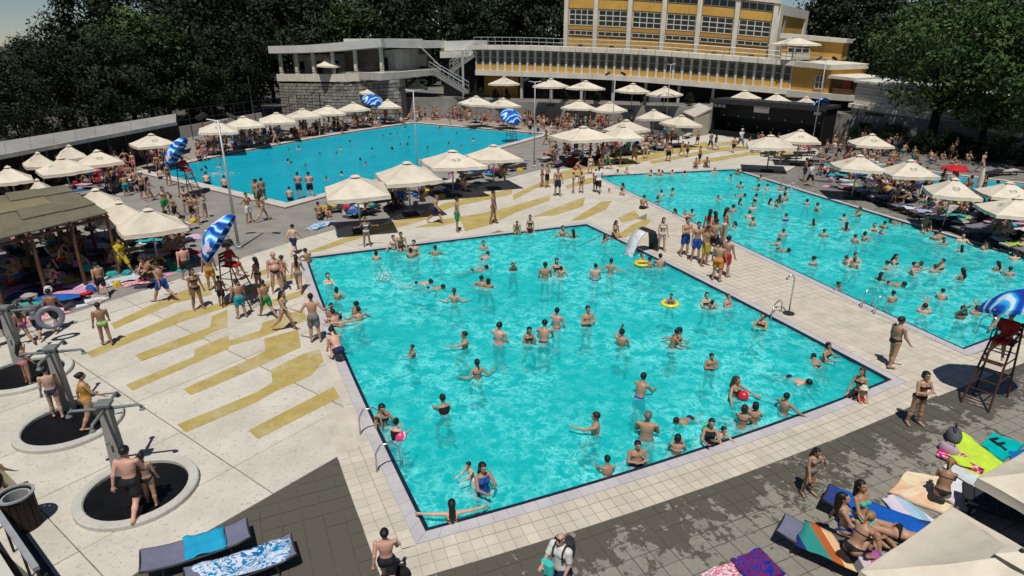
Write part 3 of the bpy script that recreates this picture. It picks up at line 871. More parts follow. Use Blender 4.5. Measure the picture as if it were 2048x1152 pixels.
LF.part('balcony', MT['white'], lp, (-.02, 1.02, -.28, -.021, -9, .35), seg=6)
m = MB(); m.tube([LF.P(k / 10, .12, .25) for k in range(11)], .03, 5); m.tube([LF.P(k / 10, .05, .25) for k in range(11)], .02, 5)
for k in range(11): m.tube([LF.P(k / 10, -.02, .25), LF.P(k / 10, .12, .25)], .025, 5)
m.build('railing', MT['iron'], lp, world=True)
RF2 = Facade(769, 88, 890, 97, [(769, 144), (868, 136), (890, 135)], [(769, 77), (837, 82), (890, 81)])
RF2.part('side_roof', MT['roof'], lp, (.002, 1.0, .74, 1.0, -8, .5), seg=3); RF2.part('side_wall', M('brown_render', (.12, .095, .07), .85, .2, 1), lp, (.0, 1.0, 0, .70, -8, -2.5), seg=3)
RF2.part('side_balcony', MT['offwhite'], lp, (-.12, .84, -.24, -.02, -8, .9), seg=3)
m = MB(); m.tube([RF2.P(.55, .78, .6), RF2.P(.82, .05, 1.2)], .10, 6); m.build('slanted_post', MT['white'], lp, world=True)
RF2.part('window_frame', MT['offwhite'], lp, (.70, .90, .06, .50, -2.49, -2.40)); RF2.part('air_conditioner', MT['white'], lp, (.33, .40, .50, .64, -2.49, -2.1))
# rubble stone wall beneath: courses of single stones
SF = Facade(556, 94.9, 800, 87, 0.0, [(556, 166), (700, 167), (800, 158)])
swall = empty('stone_wall', SF.P(.5, 0, 0)); tag(swall, 'rough grey stone retaining wall below the white pavilion', 'wall')
SF.part('core', MT['mortar'], swall, (0, 1, 0, 1, -1.2, .0), seg=4)
rs = random.Random(4); rows = 11
for j in range(rows):
    u = 0.0
    while u < .995:
        du = rs.uniform(.022, .052); u1 = min(1, u + du)
        SF.part('stone', MT['stone'], swall, (u + .002, u1 - .002, j / rows + .008, (j + 1) / rows - .008, -.05, rs.uniform(.05, .16)))
        u = u1
# terrace in front of the wing, its retaining wall, and steps
TE = [V2(at(800, 200, 92)), V2(at(905, 200, 90)), V2(at(1060, 200, 84)), V2(at(1250, 200, 79.5)), V2(at(1420, 200, 77)), V2(at(1660, 200, 70.5)), V2(at(1800, 200, 66)), V2(at(2100, 200, 57)), Vector((75, 60)), Vector((60, 110)), Vector((-20, 125))]
terr = empty('upper_terrace', (0, 0, 0)); tag(terr, kind='structure')
sheet('terrace_floor', TE, [], TERR, M('terrace_paving', (.16, .15, .13), .9, .25, .6, bmp=.2), parent=terr)
m = MB()
for i in range(7):
    a, b = TE[i], TE[i + 1]; m.hexa([(a.x, a.y, -.1), (b.x, b.y, -.1), (b.x, b.y + .4, -.1), (a.x, a.y + .4, -.1)], [(a.x, a.y, TERR + .25), (b.x, b.y, TERR + .25), (b.x, b.y + .4, TERR + .25), (a.x, a.y + .4, TERR + .25)])
rw = m.build('retaining_wall', M('grey_render', (.24, .225, .20), .9, .25, .7, fine=.2)); tag(rw, 'grey retaining wall along the front of the upper terrace behind the crowd', 'wall')
# stair between the pavilion and the wing
st = empty('outside_stair', at(905, 180, 91)); st.location.z = TERR
tag(st, 'grey concrete stair descending between the pavilion and the long wing', 'stairs')
A0, A1 = at(955, 98, 95), at(900, 137, 92.5); B0, B1 = at(868, 138, 93), at(938, 180, 88.5)
for (p, q2, nm) in ((A0, A1, 'upper'), (B0, B1, 'lower')):
    d = q2 - p; n = 14; sid = Vector((-d.y, d.x, 0)).normalized() * .9
    if sid.y > 0: sid = -sid
    for k in range(n):
        a = p + d * (k / n); b = p + d * ((k + 1) / n)
        MB().hexa([a + Vector((0, 0, -.45)), b + Vector((0, 0, -.45)) - Vector((0, 0, d.z / n)) * 0, b + sid + Vector((0, 0, -.45)), a + sid + Vector((0, 0, -.45))],
                  [Vector((a.x, a.y, b.z)), Vector((b.x, b.y, b.z)), Vector((b.x, b.y, b.z)) + sid, Vector((a.x, a.y, b.z)) + sid]).build('step', MT['roof_gr'], st, world=True)
    m = MB()
    for o2 in (Vector((0, 0, 0)), sid):
        m.tube([p + o2 + Vector((0, 0, 1.0)), q2 + o2 + Vector((0, 0, 1.0))], .05, 5); m.tube([p + o2 + Vector((0, 0, .5)), q2 + o2 + Vector((0, 0, .5))], .03, 5)
        for k in range(8): c = p + d * (k / 7) + o2; m.tube([c, c + Vector((0, 0, 1.0))], .025, 5)
    m.build('handrail', MT['galv'], st, world=True)
m = MB(); c = at(926, 150, 91); m.tube([(c.x, c.y, TERR), (c.x, c.y, z_of(100, 91))], .16, 8); m.build('post', MT['offwhite'], st, world=True)
BF = Facade(886, 97, 953, 95, [(886, 150), (953, 148)], [(886, 81), (953, 79)])
lk = empty('link_building', BF.P(.5, 0, -2)); lk.location.z = TERR; tag(lk, 'dark glazed link between the pavilion and the wing, pale flat roof', 'building')
BF.part('wall', MT['black'], lk, (0, 1, -.7, .5, -4, 0)); BF.part('roof', MT['roof'], lk, (0, 1.0, .70, .98, -4, .4)); BF.part('canopy', MT['white'], lk, (.05, 1.1, .50, .69, -3.9, 1.2))
for a in (.2, .36): f = BF.part('door', MT['white'], lk, (a, a + .13, -.05, .38, .01, .08)); BF.part('pane', MT['glass'], f, (a + .03, a + .10, .1, .34, .082, .095))

# black stage box with its sign
S0, S1 = V2(G(1420, 268)), V2(G(1640, 293)); sdv = (S1 - S0).normalized(); snv = Vector((sdv.y, -sdv.x)); SL = (S1 - S0).length
stage = empty('stage_box', (S0.x, S0.y, 0), math.atan2(sdv.y, sdv.x))
tag(stage, 'black open stage box with a white sign between the parasols', 'stage')
SHL, SHR = z_of(197, S0.y), z_of(213, S1.y)
def sbox(name, mat, x0, x1, y0, y1, z0, z1, z0b=None, z1b=None):
    m = MB(); z0b = z0 if z0b is None else z0b; z1b = z1 if z1b is None else z1b
    m.hexa([(x0, y0, z0), (x1, y0, z0b), (x1, y1, z0b), (x0, y1, z0)], [(x0, y0, z1), (x1, y0, z1b), (x1, y1, z1b), (x0, y1, z1)]); return m.build(name, mat, stage)
sbox('platform', MT['black'], 0, SL, .0, 2.8, 0, .5); sbox('back_wall', MT['black'], .2, SL - .2, 2.4, 2.6, .51, SHL - .4, .51, SHR - .4)
sbox('side_wall', MT['black'], 0, .19, 0, 2.75, .51, SHL - .3); sbox('side_wall', MT['black'], SL - .19, SL, 0, 2.75, .51, SHR - .3)
sbox('roof', MT['charcoal'], -.2, SL + .2, -.4, 2.9, SHL - .29, SHL, SHR - .29, SHR); sbox('fascia', MT['charcoal'], -.2, SL + .2, -.5, -.405, SHL - .45, SHL + .05, SHR - .45, SHR + .05)
sbox('front_panel', M('dark_blue_panel', (.012, .014, .019), .6, .3, 1), .2, SL - .2, 1.2, 1.3, 2.05, SHL - .5, 1.85, SHR - .5)
for k in range(7):
    for z in (2.1, .9): MB().lathe([(.02, 0), (.09, .0), (.09, .12), (.03, .16)], 8).build('spotlight', MT['galv'], stage).location = (.9 + k * (SL - 1.8) / 6, 1.05 if z > 2 else 2.25, z)
for x in (.5, 1.0, 1.5, SL - .9, SL - .5): MB().box((x, -.2, 0), (.28, .3, .3)).build('lamp', MT['galv'], stage).location = (0, 0, (SHL if x < 5 else SHR) - .7)
sgn = empty('sign_board', stage.matrix_basis @ Vector((SL * .42, 1.05, 3.2)), stage.rotation_euler.z); tag(sgn, 'white sign with red slanted lettering on the black stage', 'sign')
MB().box((0, 0, 0), (1.75, .06, 1.0)).build('board', MT['paper'], sgn)
def lettering(name, txt, size, mat, parent, loc, rot, shear=0, ext=.008):
    cu = bpy.data.curves.new(name, 'FONT'); cu.body = txt; cu.size = size; cu.align_x, cu.align_y = 'CENTER', 'CENTER'; cu.extrude = ext; cu.shear = shear
    tmp = bpy.data.objects.new('tmp', cu); COL.objects.link(tmp)
    bpy.context.view_layer.update()
    me = bpy.data.meshes.new_from_object(tmp.evaluated_get(bpy.context.evaluated_depsgraph_get()))
    bpy.data.objects.remove(tmp); me.materials.clear(); me.materials.append(mat)
    o = link(name, me, parent, loc); o.rotation_euler = rot
    return o
lettering('lettering', 'KOZEL', .50, MT['ink_red'], sgn, (0, -.04, .10), (R(90), 0, 0), .3)
# sloping parapet left of the stage
ps = empty('ramp_wall', G(1400, 272)); tag(ps, 'pale sloping ramp wall left of the black stage', 'wall')
a, b = G(1385, 274), G(1416, 270); a2, b2 = Vector((a.x, a.y, z_of(236, a.y))), Vector((b.x, b.y, z_of(218, b.y)))
off = Vector((.3, 6.0, 0))
MB().hexa([a, b, b + off, a + off], [a2, b2, b2 + off, a2 + off]).build('slope', M('pale_render', (.34, .32, .25), .85, .2, .7), ps, world=True)
MB().hexa([a2 + Vector((-.1, -.1, .001)), b2 + Vector((.1, -.1, .001)), b2 + off + Vector((.1, 0, .001)), a2 + off + Vector((-.1, 0, .001))], [p + Vector((0, 0, .14)) for p in (a2 + Vector((-.1, -.1, 0)), b2 + Vector((.1, -.1, 0)), b2 + off, a2 + off)]).build('coping', MT['kerb'], ps, world=True)

# long low shelter on the left
sh = empty('long_shelter', G(175, 300)); tag(sh, 'long low grey shelter roof below the dark trees on the left', 'shelter')
fl, fr_ = G(-330, 372, 3.0), G(352, 244, 3.0); bl, br = G(-330, 336, 3.5), G(352, 227, 3.5)
for k in range(14):
    t0, t1 = k / 14, (k + 1) / 14; g0 = .0004
    p = [fl.lerp(fr_, t0 + g0), fl.lerp(fr_, t1 - g0), bl.lerp(br, t1 - g0), bl.lerp(br, t0 + g0)]
    MB().hexa([c - Vector((0, 0, .10)) for c in p], p).build('roof_sheet', MT['roof_gr'], sh, world=True)
    p = [fl.lerp(fr_, t0), fl.lerp(fr_, t1)]; o2 = Vector((.12, -.10, 0))
    MB().hexa([p[0] + o2 - Vector((0, 0, .26)), p[1] + o2 - Vector((0, 0, .26)), p[1] - Vector((0, 0, .26)), p[0] - Vector((0, 0, .26))], [p[0] + o2 + Vector((0, 0, .03)), p[1] + o2 + Vector((0, 0, .03)), p[1] + Vector((0, 0, .03)), p[0] + Vector((0, 0, .03))]).build('fascia_board', MT['offwhite'], sh, world=True)
    c = fl.lerp(fr_, t0 + .03) + Vector((0, .3, 0)); MB().tube([(c.x, c.y, 0), (c.x, c.y, 2.9)], .07, 6).build('post', MT['iron'], sh, world=True)
p = [bl + Vector((0, -.4, 0)), br + Vector((0, -.4, 0)), br, bl]
MB().hexa([Vector((c.x, c.y, 0)) for c in p], [Vector((c.x, c.y, 3.3)) for c in p]).build('back_wall', MT['black'], sh, world=True)
# pale low wall behind the far parasols
lw = MB(); a, b = G(352, 280), G(520, 246)
lw.hexa([a, b, b + Vector((.2, .5, 0)), a + Vector((.2, .5, 0))], [c + Vector((0, 0, 1.3)) for c in (a, b, b + Vector((.2, .5, 0)), a + Vector((.2, .5, 0)))])
tag(lw.build('low_wall', MT['kerb']), 'pale low wall behind the row of far parasols', 'wall')
# wire fence on posts
fe = empty('wire_fence', G(440, 262)); tag(fe, 'dark wire fence with posts in front of the left trees', 'fence')
fa, fb = at(352, 228, 68), at(640, 205, 92); fa.z = fb.z = 0
for k in range(16):
    c = fa.lerp(fb, k / 15); MB().tube([(c.x, c.y, 0), (c.x, c.y, 3.3)], .045, 6).build('post', MT['iron'], fe, world=True)
for z in (3.25, 2.2): MB().tube([fa + Vector((0, 0, z)), fb + Vector((0, 0, z))], .025, 5).build('rail', MT['iron'], fe, world=True)

# reed-covered sun roof, near left
rf = empty('reed_roof', G(150, 560)); tag(rf, 'flat reed-covered sun roof on wooden posts at the left edge', 'shelter')
MT['reed'] = M('reed_mat', (.145, .128, .085), .95, .3, 1.5, bmp=.5, fine=.4); MT['reed2'] = M('pale_reed_mat', (.20, .172, .095), .95, .25, 1.5, bmp=.5, fine=.4)
c0, c1, c2, c3 = G(-260, 548, 2.9), G(216, 424, 2.9), G(130, 372, 3.0), G(-200, 300, 3.0)
c3 = c0 + (c2 - c1) * 1.0 + Vector((-1, 3, 0))
for i in range(5):
    for j in range(4):
        f = lambda s, t: (c0.lerp(c1, s)).lerp(c3.lerp(c2, s), t)
        s0, s1, t0, t1 = i / 5 + .0006, (i + 1) / 5 - .0006, j / 4 + .0008, (j + 1) / 4 - .0008
        p = [f(s0, t0), f(s1, t0), f(s1, t1), f(s0, t1)]; dz = Vector((0, 0, .03 * ((i * 3 + j * 2) % 4)))
        MB().hexa([c - Vector((0, 0, .06)) + dz for c in p], [c + dz for c in p]).build('reed_mat', MT['reed2'] if (i, j) in ((2, 2), (3, 2)) else MT['reed'], rf, world=True)
for s in range(6):
    for t in (.02, .5, .98):
        c = (c0.lerp(c1, s / 5 * .98 + .01)).lerp(c3.lerp(c2, s / 5 * .98 + .01), t); MB().tube([(c.x, c.y, 0), (c.x, c.y, c.z - .2)], .075, 6).build('post', MT['wood'], rf, world=True)
    a, b = c0.lerp(c1, s / 5 * .98 + .01), c3.lerp(c2, s / 5 * .98 + .01); MB().tube([a - Vector((0, 0, .13)), b - Vector((0, 0, .13))], .06, 5).build('rafter', MT['wood'], rf, world=True)
for t in (.02, .5, .98):
    a, b = c0.lerp(c3, t), c1.lerp(c2, t); MB().tube([a - Vector((0, 0, .22)), b - Vector((0, 0, .22))], .07, 5).build('beam', MT['wood'], rf, world=True)
# dark railing at the lower left, below the viewer
rl = empty('near_railing', G(60, 1080)); tag(rl, 'dark slatted railing along a grey ledge in the lower left corner', 'railing')
a, b = G(-70, 900, .0), G(135, 1190, .0)
dd = (b - a); nn = Vector((-dd.y, dd.x, 0)).normalized(); nn = nn if nn.x < 0 else -nn
for k, (w, z, r, mm) in enumerate(((.05, .05, .03, 'iron'), (.14, .35, .03, 'iron'), (.22, .62, .03, 'iron'), (.30, .88, .045, 'galv'))):
    MB().box((0, 0, 0), (dd.length, .10, .09), math.atan2(dd.y, dd.x)).build('slat', MT[mm], rl).location = (a + b) / 2 + nn * w + Vector((0, 0, z)) - rl.location
for k in range(8):
    c = a.lerp(b, k / 7) + nn * .30; MB().tube([c, c + Vector((0, 0, .85))], .025, 6).build('post', MT['iron'], rl, world=True)
q0_, q1_ = a + nn * .55, b + nn * .55
MB().hexa([q0_, q1_, q1_ + nn * .5, q0_ + nn * .5], [c + Vector((0, 0, .45)) for c in (q0_, q1_, q1_ + nn * .5, q0_ + nn * .5)]).build('ledge', MT['ring'], rl, world=True)
# ------------------------------------------------------------------ trees
def mk_leaf(name, c0, c1):
    m, t, p, o = nt(name)
    oi = N(t, 'ObjectInfo'); P = pos(t)
    n = noise(t, 1.1, 3, .6, P)
    c = ramp(t, n, [(.3, c0), (.72, c1)])
    c = mix(t, 1.0, c, ramp(t, oi.outputs['Random'], [(0, .65), (1, 1)]), 'MULTIPLY')
    t.links.new(c, p.inputs['Base Color']); p.inputs['Roughness'].default_value = .65; p.inputs['Specular IOR Level'].default_value = .25
    return m
MT['leaf_dark'] = mk_leaf('dark_foliage', (.007, .013, .005), (.024, .046, .013))
MT['leaf_mid'] = mk_leaf('green_foliage', (.022, .046, .012), (.075, .135, .030))
MT['leaf_lite'] = mk_leaf('light_foliage', (.035, .068, .013), (.095, .160, .034))
def crown_mesh(name, seed, H, W, mat, clumps=70, leaves=70, leaf=.30, low=.22, shape='round'):
    """leaf-sized faces in clumps spread through the crown"""
    rg = np.random.default_rng(seed)
    cs = []
    while len(cs) < clumps:
        p = rg.uniform(-1, 1, 3)
        r = np.linalg.norm(p)
        if r > 1 or r < .42: continue
        if shape == 'cone':
            zz = (p[2] + 1) / 2; q = np.array([p[0] * (1.05 - zz * .9), p[1] * (1.05 - zz * .9), p[2]])
        else:
            q = p * np.array([1, 1, 1.0]); q[:2] *= (1.0 - .35 * max(0, p[2])) * (.86 + .28 * rg.random())
        cs.append(q)
    cs = np.array(cs) * np.array([W / 2, W / 2, H * (1 - low) / 2]) + np.array([0, 0, H * (1 + low) / 2])
    V, F = [], []
    n = clumps * leaves
    cr = (W + H) * .055 * rg.uniform(.6, 1.35, clumps)
    cidx = np.repeat(np.arange(clumps), leaves)
    d = rg.normal(size=(n, 3)); d /= np.linalg.norm(d, axis=1)[:, None]
    rad = cr[cidx] * rg.uniform(.55, 1.08, n)
    c = cs[cidx] + d * rad[:, None] * np.array([1.15, 1.15, .8])
    nrm = d + rg.normal(size=(n, 3)) * .55 + np.array([0, 0, .35]); nrm /= np.linalg.norm(nrm, axis=1)[:, None]
    a = np.cross(nrm, rg.normal(size=(n, 3))); a /= np.linalg.norm(a, axis=1)[:, None]
    b = np.cross(nrm, a)
    s = leaf * rg.uniform(.5, 1.3, n)[:, None]
    q = np.stack([c - a * s * .9, c - b * s * .45, c + a * s * .9, c + b * s * .45], 1).reshape(-1, 3)
    me = bpy.data.meshes.new(name)
    me.vertices.add(4 * n); me.vertices.foreach_set('co', q.ravel())
    me.loops.add(4 * n); me.loops.foreach_set('vertex_index', np.arange(4 * n))
    me.polygons.add(n); me.polygons.foreach_set('loop_start', np.arange(n) * 4); me.polygons.foreach_set('loop_total', np.full(n, 4))
    me.materials.append(mat); me.update(calc_edges=True)
    return me, cs
def trunk_mesh(seed, H, W, cs, r=.28, low=.22):
    rg = random.Random(seed); b = MB()
    top = Vector((rg.uniform(-.4, .4), rg.uniform(-.4, .4), H * .82))
    b.tube([(0, 0, -.3), (.05, .02, H * .2), top * .6, top], [r, r * .8, r * .5, r * .12], 9)
    for k in range(9):
        c = Vector(cs[rg.randrange(len(cs))]); s = Vector((0, 0, rg.uniform(low * H * .7, H * .6)))
        m = s.lerp(c, .55) + Vector((0, 0, .3)); b.tube([s, m, c], [r * .38, r * .22, r * .06], 6)
    return b.mesh('trunk', MT['bark'], True)
TREES = {}
def proto_tree(key, seed, H, W, mat, **kw):
    r = kw.pop('r', .28)
    cm, cs = crown_mesh('crown', seed, H, W, MT[mat], **kw)
    TREES[key] = (cm, trunk_mesh(seed, H, W, cs, r, kw.get('low', .22)))
proto_tree('d1', 1, 14, 9, 'leaf_dark', clumps=85, leaves=85, leaf=.26, low=.1)
proto_tree('d2', 2, 15, 10, 'leaf_dark', clumps=90, leaves=85, leaf=.28, low=.12)
proto_tree('m1', 3, 13, 9, 'leaf_mid', clumps=80, leaves=90, leaf=.26, low=.12)
MT['leaf_deep'] = mk_leaf('deep_green_foliage', (.011, .023, .006), (.042, .078, .018))
proto_tree('m2', 3, 13, 9, 'leaf_deep', clumps=80, leaves=90, leaf=.26, low=.12)
proto_tree('c1', 5, 17, 7, 'leaf_dark', clumps=95, leaves=80, leaf=.24, low=.06, shape='cone')
proto_tree('big', 7, 15, 13, 'leaf_mid', clumps=105, leaves=110, leaf=.24, low=.26, r=.5)
proto_tree('l1', 8, 13, 7, 'leaf_lite', clumps=60, leaves=100, leaf=.24, low=.15)
def tree(name, key, P, sc, label, rz=0, group=None, sz=1):
    o = empty(name, P, rz); o.scale = (sc, sc, sc * sz)
    link('crown', TREES[key][0], o); link('trunk', TREES[key][1], o)
    tag(o, label, 'tree', group)
    return o
def ground_at(px, Y):
    p = at(px, 200, Y); return Vector((p.x, p.y, 0))
rt = random.Random(11)
# dark belt on the left: (x of the trunk, distance, height scale, kind, width)
belt = [(-40, 58, .72, 'm2'), (20, 70, .77, 'm2'), (70, 68, .73, 'd1'), (120, 76, .81, 'm2'), (172, 74, 1.18, 'c1'), (215, 72, .98, 'm2'), (262, 84, 1.12, 'd2'), (300, 80, 1.10, 'l1'), (335, 78, 1.08, 'm2'), (380, 84, 1.06, 'd1'),
        (425, 90, 1.22, 'd2'), (465, 96, 1.35, 'd2'), (500, 98, 1.35, 'd1'), (-10, 92, .74, 'd1'), (90, 100, .73, 'd2'), (345, 104, 1.2, 'c1'), (240, 104, 1.3, 'c1'), (440, 110, 1.55, 'd2'), (135, 66, .72, 'd1'), (230, 68, .72, 'd2'), (30, 58, .60, 'd1'), (325, 76, .70, 'd1'), (400, 80, .75, 'd1'), (450, 86, .80, 'd2'), (492, 92, .8, 'd1')]
lt = []
for i, (px, Y, s, k) in enumerate(belt):
    lt.append(tree('belt_tree', k, ground_at(px, Y), s, '', rt.uniform(0, 6), 'trees of the dark belt on the left'))
number(lt, 'tree in the dark belt behind the left shelter, %s from the left')
back = [(590, 118, 1.35, 'd1'), (650, 122, 1.42, 'd2'), (710, 118, 1.40, 'm2'), (770, 125, 1.5, 'd2'), (830, 120, 1.42, 'd1'), (890, 124, 1.5, 'd2'), (945, 118, 1.38, 'd1'), (1000, 124, 1.5, 'm2'), (1050, 120, 1.45, 'd2'), (1100, 124, 1.55, 'd1'), (548, 116, 1.35, 'd2'), (620, 140, 1.8, 'd1'), (740, 142, 1.8, 'd2'), (860, 142, 1.8, 'd2'), (980, 142, 1.85, 'd1'), (1090, 142, 1.8, 'd2')]
lt = []
for i, (px, Y, s, k) in enumerate(back):
    lt.append(tree('forest_tree', k, ground_at(px, Y), s, '', rt.uniform(0, 6), 'dark forest trees behind the pavilion'))
number(lt, 'dark forest tree rising behind the white pavilion, %s from the left')
behind = [(1625, 118, 1.6, 'c1'), (1665, 122, 1.55, 'd2'), (1700, 112, 1.35, 'd1'), (1760, 108, 1.4, 'd2'), (1840, 104, 1.4, 'c1'), (1930, 98, 1.3, 'd2'), (2020, 95, 1.4, 'd1'), (2090, 88, 1.3, 'd2')]
lt = []
for i, (px, Y, s, k) in enumerate(behind):
    lt.append(tree('distant_tree', k, ground_at(px, Y), s, '', rt.uniform(0, 6), 'dark trees behind the yellow annex'))
number(lt, 'dark tree beyond the annex roofs on the right, %s from the left')
tree('big_tree', 'big', Vector((G(1856, 301).x, G(1856, 301).y, 0)), 1.0, 'big leafy tree with a thick dark trunk right of the stage', 1.0)
tree('leafy_tree', 'm1', ground_at(1985, 60), 1.0, 'tall leafy tree right of the big trunk', 2.0)
tree('leafy_tree', 'm1', ground_at(2085, 54), 1.05, 'leafy tree cut by the right edge of the picture', 4.0)
tree('leafy_tree', 'd1', ground_at(1920, 74), .95, 'dark leafy tree behind the big tree', 3.0)

# clipped shrubs along the terrace wall and planting below the wing
lt = []
for k, (px, py) in enumerate(((1700, 292), (1735, 296), (1770, 300), (1805, 303), (1840, 306), (1885, 311), (1920, 316), (1960, 321), (2000, 326), (2040, 332), (1720, 288), (1790, 296), (1900, 309), (1980, 318))):
    P = G(px, py); lt.append(tree('hedge_shrub', 'd1' if k % 2 else 'd2', Vector((P.x, P.y - .1, -.25)), .15 + .02 * (k % 3), '', k, 'shrubs along the right terrace wall'))
for o in lt: o['category'] = 'shrub'; o.scale = (o.scale[0] * 1.5, o.scale[1] * 1.1, o.scale[2])
number(lt, 'dark shrub against the terrace wall right of the stage, %s from the left')
lt = []
for k, (px, Y) in enumerate(((935, 89), (962, 88.5), (990, 87.5), (1012, 86.5), (1128, 83), (1195, 82), (1290, 80.5), (1380, 79.5))):
    P = at(px, 190, Y); lt.append(tree('planted_shrub', 'd1', Vector((P.x, P.y, TERR - .1)), .13, '', k, 'shrubs on the terrace below the wing'))
for o in lt: o['category'] = 'shrub'
number(lt, 'small dark shrub on the terrace below the long wing, %s from the left')
# ------------------------------------------------------------------ parasols
MT['canvas'] = M('cream_canvas', (.66, .585, .47), .9, .13, 1.5, spec=.1, rnd=.14, fine=.06, streak=.15)
MT['logo'] = M('green_print', (.13, .19, .17), .8, .2, 3); MT['logo2'] = M('teal_print', (.0, .30, .38), .8, .15, 3)
def canopy_z(x, y, h, rim, apex):
    r = max(abs(x), abs(y)) / h; lo = min(abs(x), abs(y)) / max(1e-6, max(abs(x), abs(y)))
    return rim + (apex - rim) * (1 - r) ** 1.12 - .09 * (1 - lo) * math.sin(math.pi * min(1, r)) - .05 * (1 - lo) * r ** 3 + .012 * math.sin(x * 5.1 + y * 3.3) * math.sin(y * 4.7 - x * 2.1) * r
def parasol_proto(h=1.5, rim=2.35, apex=3.2, drop=.20, logo='logo'):
    """square market parasol: pole, foot, canopy of four cloths, valances, cap, ribs and printed logos"""
    root = empty('parasol')
    MB().tube([(0, 0, .08), (0, 0, apex - .05)], .045, 8).build('pole', MT['galv'], root, smooth=True)
    MB().box((0, 0, .06), (.85, .85, .12)).build('foot', MT['charcoal'], root, bevel=.02)
    n = 7
    for k in range(4):
        a = k * math.pi / 2; rot = Matrix.Rotation(a, 3, 'Z'); m = MB()
        for lay in (0, -.012):
            vs = []
            for i in range(n + 1):
                r = .06 + (h - .06) * i / n
                for j in range(n + 1):
                    t = -1 + 2 * j / n; x, y = t * r, -r
                    vs.append(rot @ Vector((x, y, canopy_z(x, y, h, rim, apex) + lay)))
            fs = [(i * (n + 1) + j, (i + 1) * (n + 1) + j, (i + 1) * (n + 1) + j + 1, i * (n + 1) + j + 1) for i in range(n) for j in range(n)]
            m.add(vs, fs if lay == 0 else [f[::-1] for f in fs])
        cl = m.build('canopy_cloth', MT['canvas'], root, smooth=True)
        m = MB(); q = 12; vs = []
        for j in range(q + 1):
            t = -1 + 2 * j / q; w = .015 * math.sin(j * 1.9 + k)
            for z, o in ((0, 0), (-drop * .5, w), (-drop + .012 * math.sin(j * 2.3 + k), .02 + w)):
                vs.append(rot @ Vector((t * (h + .004), -h - .004 - o, canopy_z(t * h, -h, h, rim, apex) + z)))
        m.add(vs, [(j * 3 + i, j * 3 + 3 + i, j * 3 + 4 + i, j * 3 + 1 + i) for j in range(q) for i in range(2)])
        m.build('valance', MT['canvas'], root, smooth=True)
        p = rot @ Vector((h - .02, -h + .02, rim - .04)); MB().tube([(0, 0, apex - .12), p], .018, 5).build('rib', MT['iron'], root)
        p2 = rot @ Vector((h * .5, -h * .5, (rim + apex) / 2 - .10)); MB().tube([(0, 0, rim - .35), p2], .014, 5).build('strut', MT['iron'], root)
        if k == 1:
            m = MB(); cx, cy = .0, -h * .50; w1, w2 = .24, .15
            for s0, s1 in ((1, .80), (.62, .0)):
                vs = []; q2 = 20
                for i in range(q2):
                    a2 = 2 * math.pi * i / q2
                    for s in (s0, max(s1, .01)):
                        x, y = cx + w1 * s * math.cos(a2), cy + w2 * s * math.sin(a2)
                        if s1 == 0: x = cx + (w1 * s * math.cos(a2)); y = cy + w2 * s * math.sin(a2) * .45
                        vs.append(rot @ Vector((x, y, canopy_z(x, y, h, rim, apex) + .012)))
                m.add(vs, [(2 * i, 2 * ((i + 1) % q2), 2 * ((i + 1) % q2) + 1, 2 * i + 1) for i in range(q2)])
            m.build('logo', MT[logo], cl)
    m = MB(); c = .24
    for k in range(4):
        a = k * math.pi / 2; rot = Matrix.Rotation(a, 3, 'Z')
        m.add([rot @ Vector(p) for p in ((-c, -c, apex - .06), (c, -c, apex - .06), (.03, -.03, apex + .06), (-.03, -.03, apex + .06))], [(0, 1, 2, 3)])
    m.add([(-.03, -.03, apex + .06), (.03, -.03, apex + .06), (.03, .03, apex + .06), (-.03, .03, apex + .06)], [(0, 1, 2, 3)])
    m.build('vent_cap', MT['canvas'], root)
    MB().lathe([(.02, 0), (.035, .02), (.03, .06), (.01, .08)], 8, (0, 0, apex + .05)).build('finial', MT['iron'], root)
    return remember(root)
par = parasol_proto()
APEX = 3.3
used_par = [False]
def parasol(px, py, ext, ang, label, ground=0.0, group='cream parasols', hz=1.0, size=None, Y=None):
    """apex at photo point (px, py); ext = width in the photograph"""
    P = G(px, py, ground + APEX * hz) if Y is None else at(px, py, Y)
    if Y is not None: ground = P.z - APEX * hz
    w = 1.10 * ext * dist_f(P) / FPX
    a = R(ang); k = abs(math.cos(a)) + abs(math.sin(a))
    s = (w / k if size is None else size) / 3.0
    o = par if not used_par[0] else copy_tree(par)
    used_par[0] = True
    rr = random.Random(int(px * 7 + py)); a += R(90) * rr.randrange(4)
    o.location = (P.x, P.y, ground); o.rotation_euler = (R(rr.uniform(-2.2, 2.2)), R(rr.uniform(-2.2, 2.2)), a + R(rr.uniform(-5, 5))); o.scale = (s, s, hz * rr.uniform(.97, 1.02))
    tag(o, label, 'parasol', group)
    return o
# (apex x, apex y, width) with what is near
ps_ = []
for px, py, ext in ((70, 303, 66), (135, 288, 66), (195, 299, 96), (126, 311, 112), (14, 330, 90), (76, 353, 66), (303, 264, 92), (188, 376, 108), (232, 402, 118), (292, 412, 146)):
    ps_.append(parasol(px, py, ext, 30 + (px * 7 % 17), '', hz=.92))
number(ps_, 'cream parasol in the cluster by the reed roof and left shelter, %s from the left')
ps_ = []
for px, py, ext in ((432, 241, 86), (486, 232, 88), (552, 222, 80), (606, 214, 76), (655, 208, 70), (708, 203, 66), (775, 198, 54)):
    ps_.append(parasol(px, py, ext, 24, '', hz=.95))
number(ps_, 'cream parasol in the row along the far pool, %s from the left')
ps_ = []
for px, py, ext, Y in ((743, 168, 60, 90), (722, 186, 34, 92), (831, 159, 46, 96), (654, 115, 52, 92)):
    ps_.append(parasol(px, py, ext, 20, '', Y=Y))
